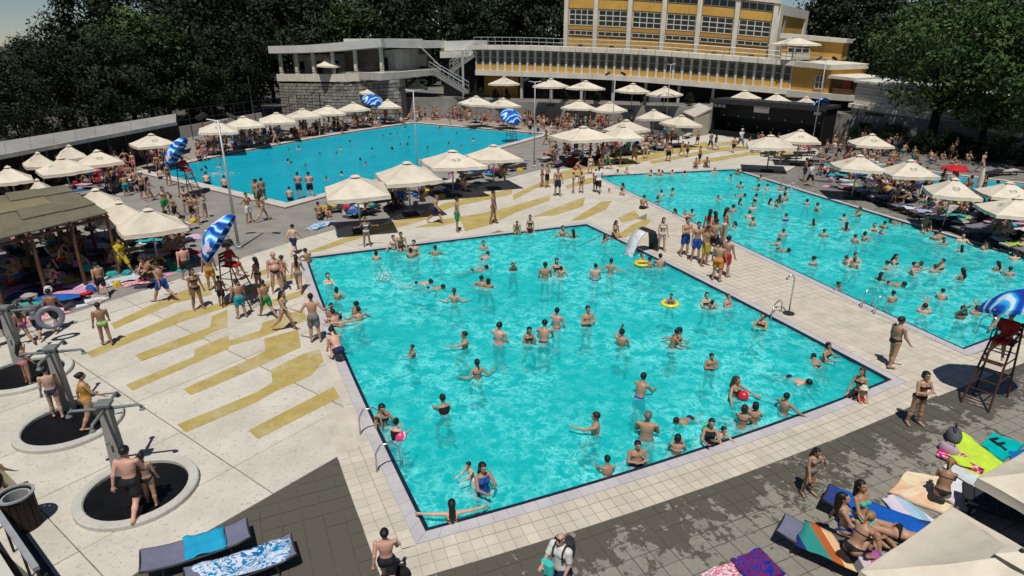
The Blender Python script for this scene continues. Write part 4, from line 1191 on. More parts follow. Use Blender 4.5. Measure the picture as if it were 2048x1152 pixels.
for o, l in zip(ps_, ('cream parasol high behind the far parasol row, before the stone wall', 'small pale parasol half hidden beside the stone wall', 'cream parasol by the foot of the outside stair', 'white parasol on the pavilion balcony')): o['label'] = l
ps_ = []
for px, py, ext, Y in ((1008, 151, 58, 86), (1102, 156, 66, 82), (1171, 159, 72, 80.5), (1265, 165, 64, 79.5), (1331, 170, 66, 78)):
    ps_.append(parasol(px, py, ext, 40, '', Y=Y))
number(ps_, 'white parasol on the terrace below the long wing, %s from the left')
ps_ = []
for px, py, ext, Y in ((951, 190, 66, 80), (1006, 195, 66, 78), (1158, 197, 66, 74), (1220, 201, 64, 73), (1310, 216, 64, 70)):
    ps_.append(parasol(px, py, ext, 34, '', Y=Y))
number(ps_, 'cream parasol standing in the far crowd, %s from the left')
ps_ = []
for px, py, ext in ((1362, 227, 72), (1256, 238, 80), (1246, 250, 74), (1168, 251, 122)):
    ps_.append(parasol(px, py, ext, 20, ''))
number(ps_, 'cream parasol between far crowd and striped deck, %s from the left')
ps_ = []
for k, (px, py, ext) in enumerate(((1492, 180, 60), (1555, 186, 56), (1613, 192, 50))):
    ps_.append(parasol(px, py, ext, 35, '', Y=[75.5, 72.5, 70][k]))
number(ps_, 'cream parasol showing above the black stage roof, %s from the left')
ps_ = []
for px, py, ext in ((1602, 258, 80), (1545, 267, 96), (1745, 265, 78), (1720, 307, 98), (1826, 319, 96), (1911, 352, 96), (2022, 361, 98), (2040, 392, 120)):
    ps_.append(parasol(px, py, ext, -16, '', hz=.92 if px < 1950 else .80))
number(ps_, 'cream parasol beside the right pool and stage, %s from the left')
for (px, py, ext), l in zip(((712, 346, 140), (815, 322, 130), (903, 295, 130), (986, 285, 106)), ('cream parasol nearest the two pools, round green logo on its left cloth', 'cream parasol second in the middle row, over dark loungers', 'cream parasol third in the middle row before the far pool', 'cream parasol at the far right end of the middle row')):
    parasol(px, py, ext, 20, l, group='middle row parasols')
parasol(1591, 71, 76, 10, 'white parasol on the roof terrace of the annex', Y=82)
nearp = parasol(2012, 1112, 100, 31.3, 'large cream parasol in the lower right corner, seen from above', size=2.8, hz=.93)
nearp.location = (7.36, 7.08, 0); nearp.rotation_euler = (0, 0, R(211.3))
nearp2 = parasol(2240, 985, 100, 31.3, 'large cream parasol cut by the right edge above the lower right loungers', size=2.8, hz=.95)
nearp2.location = (10.72, 9.2, 0)
def big_logo(root, k, w1, w2, cy, h=1.5, rim=2.35, apex=3.2):
    rot = Matrix.Rotation(k * math.pi / 2, 3, 'Z'); m = MB(); q = 28; vs = [rot @ Vector((0, cy, canopy_z(0, cy, h, rim, apex) + .02))]
    for ring_ in (.5, 1.0):
        for i in range(q): x, y = w1 * ring_ * math.cos(6.283 * i / q), cy + w2 * ring_ * math.sin(6.283 * i / q); vs.append(rot @ Vector((x, y, canopy_z(x, y, h, rim, apex) + .02)))
    m.add(vs, [(0, 1 + i, 1 + (i + 1) % q) for i in range(q)] + [(1 + i, 1 + q + i, 1 + q + (i + 1) % q, 1 + (i + 1) % q) for i in range(q)]); return m.build('printed_oval', MT['logo2'], root)
big_logo(nearp, 1, .42, .26, -.78); big_logo(nearp, 3, .42, .26, -.60)
# shut parasols
def shut_parasol(px, py, h, mat, label):
    P = G(px, py); o = empty('shut_parasol', P)
    MB().tube([(0, 0, 0), (0, 0, h + .15)], .03, 6).build('pole', MT['galv'], o)
    m = MB(); n = 12; prof = [(.05, h + .05), (.09, h - .15), (.16, h * .72), (.13, h * .55), (.19, h * .36), (.15, h * .30)]
    vs = [(r * (1 + .22 * math.cos(6 * 2 * math.pi * k / n * .5 * 2)) * math.cos(2 * math.pi * k / n), r * (1 + .22 * math.cos(3 * 2 * math.pi * k / n)) * math.sin(2 * math.pi * k / n), z) for r, z in prof for k in range(n)]
    m.add(vs, [(i * n + k, i * n + (k + 1) % n, (i + 1) * n + (k + 1) % n, (i + 1) * n + k) for i in range(len(prof) - 1) for k in range(n)]).build('folded_canopy', mat, o, smooth=True)
    tag(o, label, 'parasol')
shut_parasol(1704, 282, 3.3, MT['wood'], 'folded dark parasol standing right of the stage'); shut_parasol(1945, 424, 2.7, MT['canvas'], 'folded cream parasol between loungers on the right'); shut_parasol(1652, 272, 2.6, MT['galv'], 'folded grey parasol right behind the stage parasols')

# ------------------------------------------------------------------ blue lifeguard parasols and chairs
def mk_blue():
    m, t, p, o = nt('blue_printed_canvas')
    co = N(t, 'TexCoord').outputs['Object']
    w = N(t, 'TexWave', wave_type='RINGS'); w.inputs['Scale'].default_value = .75; w.inputs['Distortion'].default_value = 11; w.inputs['Detail'].default_value = 2; w.inputs['Detail Scale'].default_value = .8
    t.links.new(co, w.inputs[0])
    c = ramp(t, w.outputs[1], [(.0, (.0, .03, .30)), (.42, (.0, .085, .48)), (.60, (.0, .30, .68)), (.86, (.02, .42, .75)), (.96, (.60, .70, .78))])
    c = mix(t, ramp(t, noise(t, 1.3, 3, .5, co), [(.62, 0), (.66, .85)]), c, (.72, .62, .70))
    t.links.new(c, p.inputs['Base Color']); p.inputs['Roughness'].default_value = .7
    return m
MT['blue'] = mk_blue()
def blue_proto(r=1.25):
    o = empty('blue_parasol'); n = 8; m = 6
    for k in range(n):
        b = MB(); vs = []
        for i in range(m + 1):
            ph = (i / m) * R(62); rr = r * math.sin(ph) / math.sin(R(62)); z = .55 * (math.cos(ph) - math.cos(R(62))) / (1 - math.cos(R(62)))
            for j in range(4):
                a = 2 * math.pi * (k + j / 3) / n; sc = 1 - .045 * math.sin(math.pi * j / 3) * (i / m); vs.append((rr * sc * math.cos(a), rr * sc * math.sin(a), z))
        b.add(vs, [(i * 4 + j, (i + 1) * 4 + j, (i + 1) * 4 + j + 1, i * 4 + j + 1) for i in range(m) for j in range(3)])
        vs = []
        for j in range(4):
            a = 2 * math.pi * (k + j / 3) / n; sc = 1 - .045 * math.sin(math.pi * j / 3)
            vs += [(r * sc * math.cos(a), r * sc * math.sin(a), 0), (r * sc * 1.005 * math.cos(a), r * sc * 1.005 * math.sin(a), -.12)]
        b.add(vs, [(2 * j, 2 * j + 1, 2 * j + 3, 2 * j + 2) for j in range(3)])
        b.build('canopy_cloth', MT['blue'], o, smooth=True)
        a = 2 * math.pi * k / n; MB().tube([(0, 0, .52), (r * .6 * math.cos(a), r * .6 * math.sin(a), .36), (r * math.cos(a), r * math.sin(a), .0)], .01, 4).build('rib', MT['galv'], o)
    MB().tube([(0, 0, -1.6), (0, 0, .62)], .022, 6).build('pole', MT['galv'], o)
    MB().lathe([(.05, 0), (.04, .05), (.01, .09)], 8, (0, 0, .55)).build('cap', MT['paper'], o)
    return remember(o)
blue = blue_proto(); blue_used = [0]
def blue_parasol(P, tilt, az, s, label):
    o = blue if not blue_used[0] else copy_tree(blue); blue_used[0] = 1
    o.location = P; o.rotation_euler = Matrix.Rotation(az, 3, 'Z').to_4x4().to_euler(); o.rotation_euler = (Matrix.Rotation(az, 3, 'Z') @ Matrix.Rotation(tilt, 3, 'X')).to_euler(); o.scale = (s, s, s)
    tag(o, label, 'parasol', 'blue printed parasols')
    return o
def chair_proto():
    """tall lifeguard chair: four legs, front ladder with rungs, seat, backrest, arm rails, foot board"""
    o = empty('lifeguard_chair'); top = 1.95
    L = {}
    for sx in (-1, 1):
        fr0, fr1 = Vector((sx * .36, -1.05, 0)), Vector((sx * .27, -.28, top)); bk0, bk1 = Vector((sx * .42, .42, 0)), Vector((sx * .28, .26, top + .6))
        L[sx] = (fr0, fr1, bk0, bk1)
        MB().tube([fr0, fr1], .032, 6).build('front_leg', MT['rust'], o); MB().tube([bk0, bk1], .032, 6).build('rear_leg', MT['rust'], o)
        MB().tube([fr0.lerp(fr1, .45), bk0.lerp(bk1, .35)], .022, 6).build('side_brace', MT['rust'], o); MB().tube([fr0.lerp(fr1, .72), bk0.lerp(bk1, .55)], .022, 6).build('side_brace', MT['rust'], o)
        MB().tube([Vector((sx * .30, -.24, top + .28)), Vector((sx * .30, .24, top + .30))], .024, 6).build('arm_rail', MT['rust'], o)
        MB().tube([Vector((sx * .30, -.24, top)), Vector((sx * .30, -.24, top + .28))], .02, 6).build('arm_post', MT['rust'], o)
    for k in range(6):
        t = .12 + k * .15; MB().tube([L[-1][0].lerp(L[-1][1], t), L[1][0].lerp(L[1][1], t)], .02, 6).build('rung', MT['rust'], o)
    for t in (.3, .6): MB().tube([L[-1][2].lerp(L[-1][3], t), L[1][2].lerp(L[1][3], t)], .02, 6).build('rear_brace', MT['rust'], o)
    for k in range(4): MB().box((0, -.22 + k * .15, top + .01), (.58, .125, .03)).build('seat_slat', MT['rust'], o)
    for k in range(3): MB().box((0, .30, top + .22 + k * .15), (.54, .025, .11)).build('back_slat', MT['rust'], o)
    MB().box((0, -.62, top - .52), (.56, .22, .03)).build('foot_board', MT['rust'], o)
    return remember(o)
chairp = chair_proto(); ch_used = [0]
def guard_chair(P, rz, label):
    o = chairp if not ch_used[0] else copy_tree(chairp); ch_used[0] = 1
    o.location = P; o.rotation_euler = (0, 0, rz); tag(o, label, 'lifeguard chair', 'red-brown lifeguard chairs')
    return o
# ------------------------------------------------------------------ loungers and towels
def lounger_proto(back=38):
    o = empty('sun_lounger')
    for x in (-.31, .31): MB().box((x, -.10, .27), (.05, 1.85, .07)).build('side_rail', MT['wicker'], o, bevel=.01)
    MB().box((0, -1.0, .27), (.57, .05, .07)).build('end_rail', MT['wicker'], o); MB().box((0, .80, .27), (.57, .05, .07)).build('end_rail', MT['wicker'], o)
    for x in (-.29, .29):
        for y in (-.92, .70): MB().box((x, y, .118), (.055, .055, .236)).build('leg', MT['wicker'], o)
    m = MB(); n = 6
    for k in range(n): m.box((0, -1.02 + (k + .5) * 1.24 / n, .345), (.60, 1.24 / n - .012, .075))
    m.build('mattress', MT['cushion'], o, bevel=.015)
    m = MB(); n = 3; r = Matrix.Rotation(R(back), 4, 'X')
    for k in range(n):
        c = r @ Vector((0, (k + .5) * .68 / n, 0)); m.box((0, .23 + c.y, .345 + c.z), (.60, .68 / n - .012, .07), r)
    m.build('backrest', MT['cushion'], o, bevel=.015)
    c = r @ Vector((0, .5, 0)); MB().tube([(0, .70, .24), (0, .23 + c.y, .30 + c.z)], .018, 5).build('prop', MT['wicker'], o)
    return remember(o)
MT['cushion'] = M_obj('lounger_cushion', .9, .2, 4, .1)
def sling_proto():
    """flat frame with one taut cloth, slightly raised at both ends"""
    o = empty('sun_lounger'); pr = [(-1.0, .40), (-.72, .33), (-.4, .315), (.1, .315), (.45, .325), (.72, .36), (.98, .42)]
    for x in (-.33, .33):
        MB().tube([(x, y, z - .015) for y, z in pr], .022, 6).build('side_rail', MT['iron'], o, smooth=True)
        for y in (-.6, .6): MB().tube([(x, y, .30), (x * .95, y * 1.08, 0)], .02, 6).build('leg', MT['iron'], o)
    for y, z in (pr[0], pr[-1]): MB().tube([(-.33, y, z - .015), (.33, y, z - .015)], .02, 6).build('end_rail', MT['iron'], o)
    for nm, seg in (('mattress', pr[:5]), ('backrest', pr[4:])):
        m = MB(); vs = []; n = 5
        for lay in (.008, -.006):
            for y, z in seg:
                for i in range(n): x = -.32 + .64 * i / (n - 1); vs.append((x, y, z + lay - .02 * (1 - (x / .32) ** 2)))
        L = len(seg); fs = [(a * n + i, a * n + i + 1, a * n + n + i + 1, a * n + n + i) for a in range(L - 1) for i in range(n - 1)]
        m.add(vs, fs + [tuple(k + L * n for k in f[::-1]) for f in fs]).build(nm, MT['cushion'], o, smooth=True)
    return remember(o)
lou = [lounger_proto(38), lounger_proto(8), sling_proto()]; lou_used = [0, 0, 0]
DARKC, GREYC, CREAM, PLUM = (.030, .030, .034, 1), (.20, .19, .22, 1), (.45, .42, .36, 1), (.12, .10, .13, 1)
def lounger(P, rz, col, kind=0, label='', group='sun loungers'):
    o = lou[kind] if not lou_used[kind] else copy_tree(lou[kind]); lou_used[kind] = 1
    o.location = P; o.rotation_euler = (0, 0, rz)
    for c in o.children:
        if c.name.startswith(('mattress', 'backrest')): c.color = col
    tag(o, label, 'sun lounger', group)
    return o
def mk_pattern(name, kind, cols, scale=6):
    m, t, p, o = nt(name)
    co = N(t, 'TexCoord').outputs['Generated']
    if kind == 'stripe':
        sx = N(t, 'SeparateXYZ'); t.links.new(co, sx.inputs[0])
        c = ramp(t, sx.outputs[0], [(i / len(cols), k) for i, k in enumerate(cols)], 'CONSTANT')
    elif kind == 'dots':
        v = N(t, 'TexVoronoi'); v.inputs['Scale'].default_value = scale; t.links.new(co, v.inputs[0])
        c = mix(t, ramp(t, v.outputs[0], [(.28, 1), (.32, 0)]), cols[0], cols[1])
    else:
        n = noise(t, scale, 5, .6, co, 1.5); c = ramp(t, n, [((i + .6) / (len(cols) + 1) * .7 + .15, k) for i, k in enumerate(cols)], 'CONSTANT' if kind == 'patch' else 'LINEAR')
    t.links.new(c, p.inputs['Base Color']); p.inputs['Roughness'].default_value = .95; p.inputs['Specular IOR Level'].default_value = .1
    return m
MT['rainbow'] = mk_pattern('rainbow_stripes', 'stripe', [(.02, .03, .16), (.03, .24, .20), (.03, .24, .20), (.40, .10, .03), (.62, .42, .22), (.10, .10, .10), (.52, .42, .50), (.35, .09, .30), (.35, .09, .30), (.55, .5, .55)])
MT['tropic'] = mk_pattern('blue_leaf_print', 'patch', [(.0, .09, .28), (.0, .20, .42), (.55, .60, .68), (.0, .13, .34), (.50, .58, .66)], 5)
MT['magenta'] = mk_pattern('magenta_dots', 'dots', [(.42, .015, .12), (.75, .62, .66)], 9)
MT['navyprint'] = mk_pattern('navy_print', 'patch', [(.008, .02, .20), (.01, .03, .28), (.15, .02, .10), (.01, .02, .2), (.35, .50, .60)], 4)
MT['pastel'] = mk_pattern('pastel_stripes', 'stripe', [(.50, .50, .60), (.62, .50, .58), (.35, .48, .60), (.25, .42, .52), (.55, .55, .60)])
MT['peach'] = mk_pattern('peach_print', 'blend', [(.66, .56, .34), (.68, .58, .40), (.66, .38, .24)], 2)
MT['flower'] = mk_pattern('flower_print', 'patch', [(.65, .6, .62), (.50, .08, .14), (.62, .55, .58), (.65, .3, .35)], 7)
def towel(corners, col=None, mat=None, label='', z=.0, name='towel', group=None, fold=.03, seed=1):
    """a cloth of real thickness with soft folds; corners are world points"""
    rg = random.Random(seed); n = 10; k1, k2, p1, p2 = rg.uniform(4, 7), rg.uniform(3, 6), rg.uniform(0, 6), rg.uniform(0, 6)
    c = sum((Vector(p) for p in corners), Vector()) / 4
    q = [Vector(p) - c for p in corners]; m = MB(); top = []
    for i in range(n + 1):
        for j in range(n + 1):
            s, t = i / n, j / n; p = (q[0].lerp(q[1], s)).lerp(q[3].lerp(q[2], s), t)
            e = .035 * math.sin(s * k1 * 2 + p1) * (1 if t in (0, 1) else 0) + .035 * math.sin(t * k2 * 2 + p2) * (1 if s in (0, 1) else 0)
            p = p * (1 + e * .8) + Vector((0, 0, .022 + fold * max(0, math.sin(s * k1 + t * k2 + p1)) ** 3 + fold * .6 * max(0, math.sin(t * k2 * 1.7 - s * 2 + p2)) ** 4))
            top.append(p)
    N1 = (n + 1) ** 2
    fs = [(i * (n + 1) + j, (i + 1) * (n + 1) + j, (i + 1) * (n + 1) + j + 1, i * (n + 1) + j + 1) for i in range(n) for j in range(n)]
    if (q[1] - q[0]).cross(q[3] - q[0]).z < 0: fs = [f[::-1] for f in fs]
    rim = [i * (n + 1) for i in range(n + 1)] + [n * (n + 1) + j for j in range(1, n + 1)] + [i * (n + 1) + n for i in range(n - 1, -1, -1)] + [j for j in range(n - 1, 0, -1)]
    m.add(top + [p - Vector((0, 0, .02)) for p in top], fs + [(rim[k], rim[k - 1], N1 + rim[k - 1], N1 + rim[k]) for k in range(len(rim))])
    o = m.build(name, mat or MT['towel'], smooth=True); o.location = c + Vector((0, 0, z))
    if col: o.color = (*col, 1)
    tag(o, label, 'towel', group)
    return o
def tq(*pp, z=0): return [G(x, y, z) for x, y in pp]
def side_row(line0, line1, n, off, rz, cols, lab, kind=None, rnd=random.Random(3)):
    out = []
    for k in range(n):
        P = line0.lerp(line1, (k + .5) / n) + off; o = lounger(Vector((P.x, P.y, 0)), rz + rnd.uniform(-.07, .07), rnd.choice(cols), (0 if rnd.random() < .65 else 1) if kind is None else kind, '')
        out.append(o)
    number(out, lab); return out
# right of the right pool: heads away from the water
e0_, e1_ = V2(G(1660, 385)), V2(G(2035, 528)); ed = (e1_ - e0_).normalized(); eo = Vector((-ed.y, ed.x)); eo = eo if eo.x > 0 else -eo
to3 = lambda v, z=0: Vector((v.x, v.y, z))
rz_r = math.atan2(eo.y, eo.x) - math.pi / 2
rowA = side_row(to3(e0_), to3(e1_ + ed * 1.0), 20, to3(eo * 1.9), rz_r, [DARKC, GREYC, CREAM, DARKC, PLUM], 'lounger in the front row beside the right pool, %s from the left')
rowB = side_row(to3(e0_), to3(e1_), 17, to3(eo * 4.6), rz_r, [DARKC, GREYC, DARKC, CREAM], 'lounger in the second row beside the right pool, %s from the left')
# middle strip under the four parasols
d_mid = (V2(G(1040, 345)) - V2(G(650, 440))).normalized(); rz_m = math.atan2(d_mid.y, d_mid.x)
out = []
for k, (px, py, col, kd) in enumerate(((672, 424, GREYC, 1), (706, 408, CREAM, 1), (735, 428, DARKC, 1), (762, 404, PLUM, 0), (790, 418, DARKC, 1), (800, 392, DARKC, 0), (845, 385, GREYC, 0), (872, 372, DARKC, 1), (905, 372, CREAM, 0), (918, 352, DARKC, 1), (945, 358, DARKC, 1), (965, 342, CREAM, 0), (1000, 348, DARKC, 1), (1015, 330, GREYC, 0), (1035, 340, DARKC, 1))):
    out.append(lounger(G(px, py), rz_m - R(90) + R((k * 37) % 50 - 25), col, kd))
number(out, 'lounger in the middle strip between near and far pool, %s from the left')
out = []
for k, (px, py, col, kd) in enumerate(((1098, 322, CREAM, 1), (1118, 332, PLUM, 0), (1142, 330, (.25, .02, .03, 1), 1), (1168, 328, DARKC, 1), (1150, 312, DARKC, 1), (1198, 318, DARKC, 0), (1225, 312, DARKC, 1), (1245, 302, CREAM, 0), (1272, 296, DARKC, 1), (1290, 306, CREAM, 1), (1308, 296, DARKC, 1), (1322, 300, GREYC, 1), (1350, 278, DARKC, 1), (1375, 276, CREAM, 1), (1290, 284, DARKC, 1))):
    out.append(lounger(G(px, py), R(-40 + (k * 53) % 40), col, kd))
number(out, 'lounger under the parasols before the far crowd, %s from the left')
a0, a1 = G(395, 290), G(800, 238)
side_row(a0, a1, 18, Vector((0, 0, 0)), R(60), [DARKC, GREYC, DARKC, CREAM], 'lounger in the row along the far pool, %s from the left')
out = []
for k, (px, py, col, kd) in enumerate(((1560, 322, CREAM, 1), (1585, 318, DARKC, 1), (1610, 312, DARKC, 1), (1640, 330, DARKC, 0), (1660, 345, DARKC, 1), (1695, 335, CREAM, 1), (1720, 352, DARKC, 0), (1750, 362, GREYC, 1), (1775, 312, DARKC, 1), (1730, 300, GREYC, 1), (1985, 352, DARKC, 1), (2010, 350, CREAM, 1), (2040, 345, DARKC, 1), (1540, 312, DARKC, 0))):
    out.append(lounger(G(px, py), rz_r + R((k * 41) % 60 - 30), col, kd))
number(out, 'lounger near the stage parasols on the right terrace, %s from the left')
out = []
for k, (px, py, col, kd) in enumerate(((70, 470, GREYC, 1), (110, 490, DARKC, 1), (150, 500, CREAM, 1), (185, 512, GREYC, 1), (60, 520, DARKC, 1), (110, 540, GREYC, 1), (215, 480, CREAM, 1), (255, 470, DARKC, 0), (300, 478, GREYC, 1), (330, 488, DARKC, 1), (345, 505, DARKC, 1), (200, 455, DARKC, 1), (25, 545, CREAM, 1), (20, 500, DARKC, 1), (160, 545, DARKC, 1), (110, 350, DARKC, 1), (160, 355, GREYC, 1), (210, 345, DARKC, 1), (85, 385, DARKC, 1), (260, 330, DARKC, 1), (300, 318, DARKC, 1), (330, 305, GREYC, 1))):
    out.append(lounger(G(px, py), R(54) + R((k * 29) % 40 - 20), col, kd))
number(out, 'lounger in the shade by the reed roof on the left, %s from the left')
# near loungers
V = Vector
LGREY = (.165, .165, .24, 1)
rzl = math.atan2(*(lambda d: (d.y, d.x))(G(505, 1060) - G(320, 1120))) - R(90)
lounger(G(398, 1118), rzl + R(180), LGREY, 2, 'grey lounger with a turquoise towel in the lower left', 'near loungers'); lounger(G(487, 1154), rzl + R(180), LGREY, 2, 'lounger under a blue leaf-print towel in the lower left', 'near loungers')
rq = math.atan2(*(lambda d: (d.y, d.x))(G(1720, 1140) - G(1570, 1075)))
lounger(G(1655, 1118), rq + R(90), LGREY, 2, 'grey lounger under a rainbow striped towel, lower right', 'near loungers'); lounger(G(1742, 1050), rq + R(90), (.03, .05, .20, 1), 2, 'blue lounger with sunbathers, lower right', 'near loungers')
lounger(G(2012, 1040), rq + R(95), DARKC, 1, 'black lounger between the two big parasols, lower right', 'near loungers')
def on_lounger(px, py, rz, y0, y1, w=.33, z=.345):
    c = G(px, py); m = Matrix.Rotation(rz, 3, 'Z'); return [c + m @ V((-w, y0, z - .02)), c + m @ V((w, y0, z - .02)), c + m @ V((w, y1, z - .02)), c + m @ V((-w, y1, z - .02))]
towel(on_lounger(398, 1118, rzl + R(180), -.55, .22), (.02, .33, .55), None, 'turquoise towel on the grey lounger, lower left', fold=.05)
towel(on_lounger(487, 1154, rzl + R(180), -1.0, .85), None, MT['tropic'], 'blue and white leaf-print towel on a lounger, lower left', fold=.05)
towel(on_lounger(1655, 1118, rq + R(90), -1.0, .6, .42), None, MT['rainbow'], 'rainbow striped towel on a lounger, lower right', fold=.04)
towel(on_lounger(1742, 1050, rq + R(90), -1.0, .8, .34), (.01, .10, .45), None, 'bright blue towel under sunbathers, lower right', fold=.04)
towel(tq((1925, 866), (2018, 935), (1960, 965), (1885, 905), z=.02), (.52, .72, .06), None, 'lime green towel on the paving, lower right', fold=.05, seed=2)
ft = towel(tq((1985, 866), (2052, 892), (2005, 925), (1962, 892), z=.02), (.0, .42, .40), None, 'turquoise towel with a dark letter F, right edge', fold=.03, seed=3)
fo = lettering('letter', 'F', .75, MT['ink_black'], ft, (0, 0, .07), (0, 0, R(12)), .1, .004)
towel(tq((2018, 905), (2090, 890), (2110, 930), (2020, 925), z=.02), (.01, .13, .38), None, 'blue towel cut by the right edge', seed=4)
towel(tq((1880, 890), (1972, 935), (1962, 952), (1872, 915), z=.02), None, MT['magenta'], 'magenta dotted towel beside the lime towel', fold=.07, seed=5)
towel(tq((1898, 925), (1972, 962), (1960, 985), (1885, 935), z=.02), (.55, .60, .60), None, 'white towel with grey lines beside the magenta towel', seed=6)
towel(tq((1815, 943), (1898, 960), (1912, 1040), (1776, 988), z=.02), None, MT['peach'], 'peach beach towel under the seated woman', fold=.03, seed=7)
towel(tq((1885, 948), (1980, 985), (1945, 1028), (1875, 1000), z=.035), (.66, .64, .66), None, 'white towel beside the peach towel', fold=.05, seed=8)
towel(tq((1764, 1002), (1786, 988), (1880, 1048), (1832, 1080), z=.02), None, MT['pastel'], 'pale blue and pink towel behind the sunbathers', fold=.04, seed=9)
towel(tq((1462, 1120), (1520, 1098), (1570, 1150), (1500, 1180), z=.02), None, MT['navyprint'], 'dark blue printed towel on the paving, lower right', fold=.06, seed=10)
towel(tq((1400, 1150), (1465, 1128), (1500, 1180), (1420, 1190), z=.02), None, MT['flower'], 'pink flowered towel at the bottom edge', fold=.06, seed=11)
# towels on the left strip
lt_ = []
cols_t = [(.60, .42, .02), (.55, .38, .52), (.60, .30, .48), (.03, .38, .45), (.60, .60, .62), (.35, .30, .48), (.02, .10, .40), (.28, .02, .05), (.62, .58, .50), (.50, .55, .60), (.05, .06, .25), (.03, .42, .30)]
for k, (px, py, w) in enumerate(((165, 556, 40), (150, 572, 40), (170, 578, 42), (140, 598, 40), (165, 606, 40), (95, 605, 36), (45, 595, 30), (60, 560, 40), (120, 560, 40), (240, 562, 32), (288, 562, 34), (355, 532, 40), (335, 470, 40), (370, 478, 40), (20, 585, 30), (30, 620, 30), (210, 552, 36), (90, 632, 34), (320, 455, 40), (640, 452, 40))):
    c = G(px, py); a = R(54 + (k * 31) % 50 - 25); m = Matrix.Rotation(a, 3, 'Z'); hw, hl = .42, .85
    lt_.append(towel([c + m @ V(q) for q in ((-hl, -hw, 0), (hl, -hw, 0), (hl, hw, 0), (-hl, hw, 0))], cols_t[k % 12], MT['flower'] if k % 7 == 3 else MT['tropic'] if k % 7 == 5 else None, '', z=.0, fold=.07, seed=k + 20))
number(lt_, 'spread beach towel on the left strip, %s from the left', 'beach towels')
lt_ = []
rt2 = random.Random(8)
for k, o in enumerate(rowA + rowB):
    if rt2.random() < .55:
        c = o.location; m = Matrix.Rotation(o.rotation_euler.z, 3, 'Z'); y0 = rt2.uniform(-1.0, -.6); y1 = y0 + rt2.uniform(.6, .85)
        lt_.append(towel([c + m @ V(q) for q in ((-.34, y0, .385), (.34, y0, .385), (.34, y1, .385), (-.34, y1, .385))], rt2.choice([(.60, .58, .60), (.62, .60, .62), (.35, .38, .50), (.55, .45, .40), (.50, .16, .05), (.42, .55, .08), (.12, .16, .26), (.60, .50, .55)]), None, '', fold=.06, seed=k + 60))
number(lt_, 'towel on a lounger beside the right pool, %s from the left', 'towels on the loungers')

# ------------------------------------------------------------------ showers, lamps, pool fittings
MT['arm'] = M('grey_green_paint', (.15, .175, .17), .6, .2, 3)
def shower(cx, cy, colpx, label, cut=False):
    P = G(cx, cy); o = empty('garden_shower', P); tag(o, label, 'shower', 'round showers')
    rI, rO = 1.08, 1.31
    n = 40; m = MB()
    prof = [(rI, .0), (rI, .10), (rI + .03, .13), (rO - .03, .13), (rO, .10), (rO, .0)]
    vs = [(r * math.cos(2 * math.pi * k / n), r * math.sin(2 * math.pi * k / n), z + .012) for r, z in prof for k in range(n)]
    m.add(vs, [(i * n + k, i * n + (k + 1) % n, (i + 1) * n + (k + 1) % n, (i + 1) * n + k) for i in range(5) for k in range(n)]).build('kerb', MT['ring'], o, smooth=False)
    MB().lathe([(rI + .005, .0135), (rI + .005, .035)], n).build('basin', MT['pad'], o)
    b = G(*colpx) - P; c = V((b.x, b.y, 0)); H = 2.0
    m = MB(); m.hexa([c + V(q) for q in ((-.18, -.12, .03), (.18, -.12, .03), (.18, .12, .03), (-.18, .12, .03))], [c + V(q) for q in ((-.12, -.09, H), (.12, -.09, H), (.12, .09, H), (-.12, .09, H))])
    col = m.build('column', M('shower_concrete', (.30, .28, .25), .85, .15, 2, fine=.1), o, bevel=.02)
    for k in range(4):
        a = R(12 + 90 * k); d = V((math.cos(a), math.sin(a), 0)); e = c + d * .72 + V((0, 0, H - .1))
        MB().tube([c + V((0, 0, H - .12)), e, e + d * .06 - V((0, 0, .07))], [.042, .036, .04], 8).build('arm', MT['arm'], o, smooth=True)
        MB().lathe([(.03, 0), (.075, .01), (.05, .06), (.02, .09)], 10).build('shower_head', MT['arm'], o).location = e + d * .06 - V((0, 0, .15))
    MB().box(tuple(c + V((0, 0, H + .02))), (.34, .30, .10), R(12)).build('cap', MT['arm'], o, bevel=.02)
    m = MB(); m.tube([c + V((0, -.17, 1.05)), c + V((0, -.24, 1.05))], .03, 8); m.build('tap', MT['steel'], o)
shower(277, 985, (246, 950), 'round black shower basin with a cross-armed column, nearest of three'); shower(140, 852, (138, 822), 'round black shower basin with a cross-armed column, middle of three'); shower(50, 752, (42, 728), 'round black shower basin with a column, farthest of three at the left edge')
def lamp_post(px, py, H, label, heads=2, r=.052):
    o = empty('lamp_post', G(px, py)); tag(o, label, 'lamp post', 'floodlight posts')
    MB().tube([(0, 0, 0), (0, 0, H)], [r, r * .6], 10).build('post', MT['galv'], o, smooth=True); MB().box((0, 0, .08), (.32, .32, .16)).build('foot', MT['galv'], o, bevel=.02)
    for s in (-1, 1):
        MB().tube([(0, 0, H - .05), (s * .55, -.05, H + .05)], .03, 6).build('arm', MT['galv'], o); r_ = Matrix.Rotation(R(s * 28), 4, 'Y') @ Matrix.Rotation(R(-25), 4, 'X')
        MB().box((0, 0, 0), (.50, .30, .13), r_).build('floodlight', MT['iron'], o, bevel=.02).location = (s * .72, -.08, H + .18)
lamp_post(478, 497, z_of(240, G(478, 497).y), 'tall grey floodlight post beside the blue parasol, left', r=.075); lamp_post(838, 396, 7.0, 'grey floodlight post in front of the far pool'); lamp_post(1068, 334, 6.9, 'grey floodlight post right of the far pool')
lamp_post(1222, 304, 7.0, 'floodlight post standing in front of the far crowd'); lamp_post(1330, 266, 7.6, 'floodlight post left of the stage'); lamp_post(1622, 300, 8.3, 'floodlight post right of the black stage')
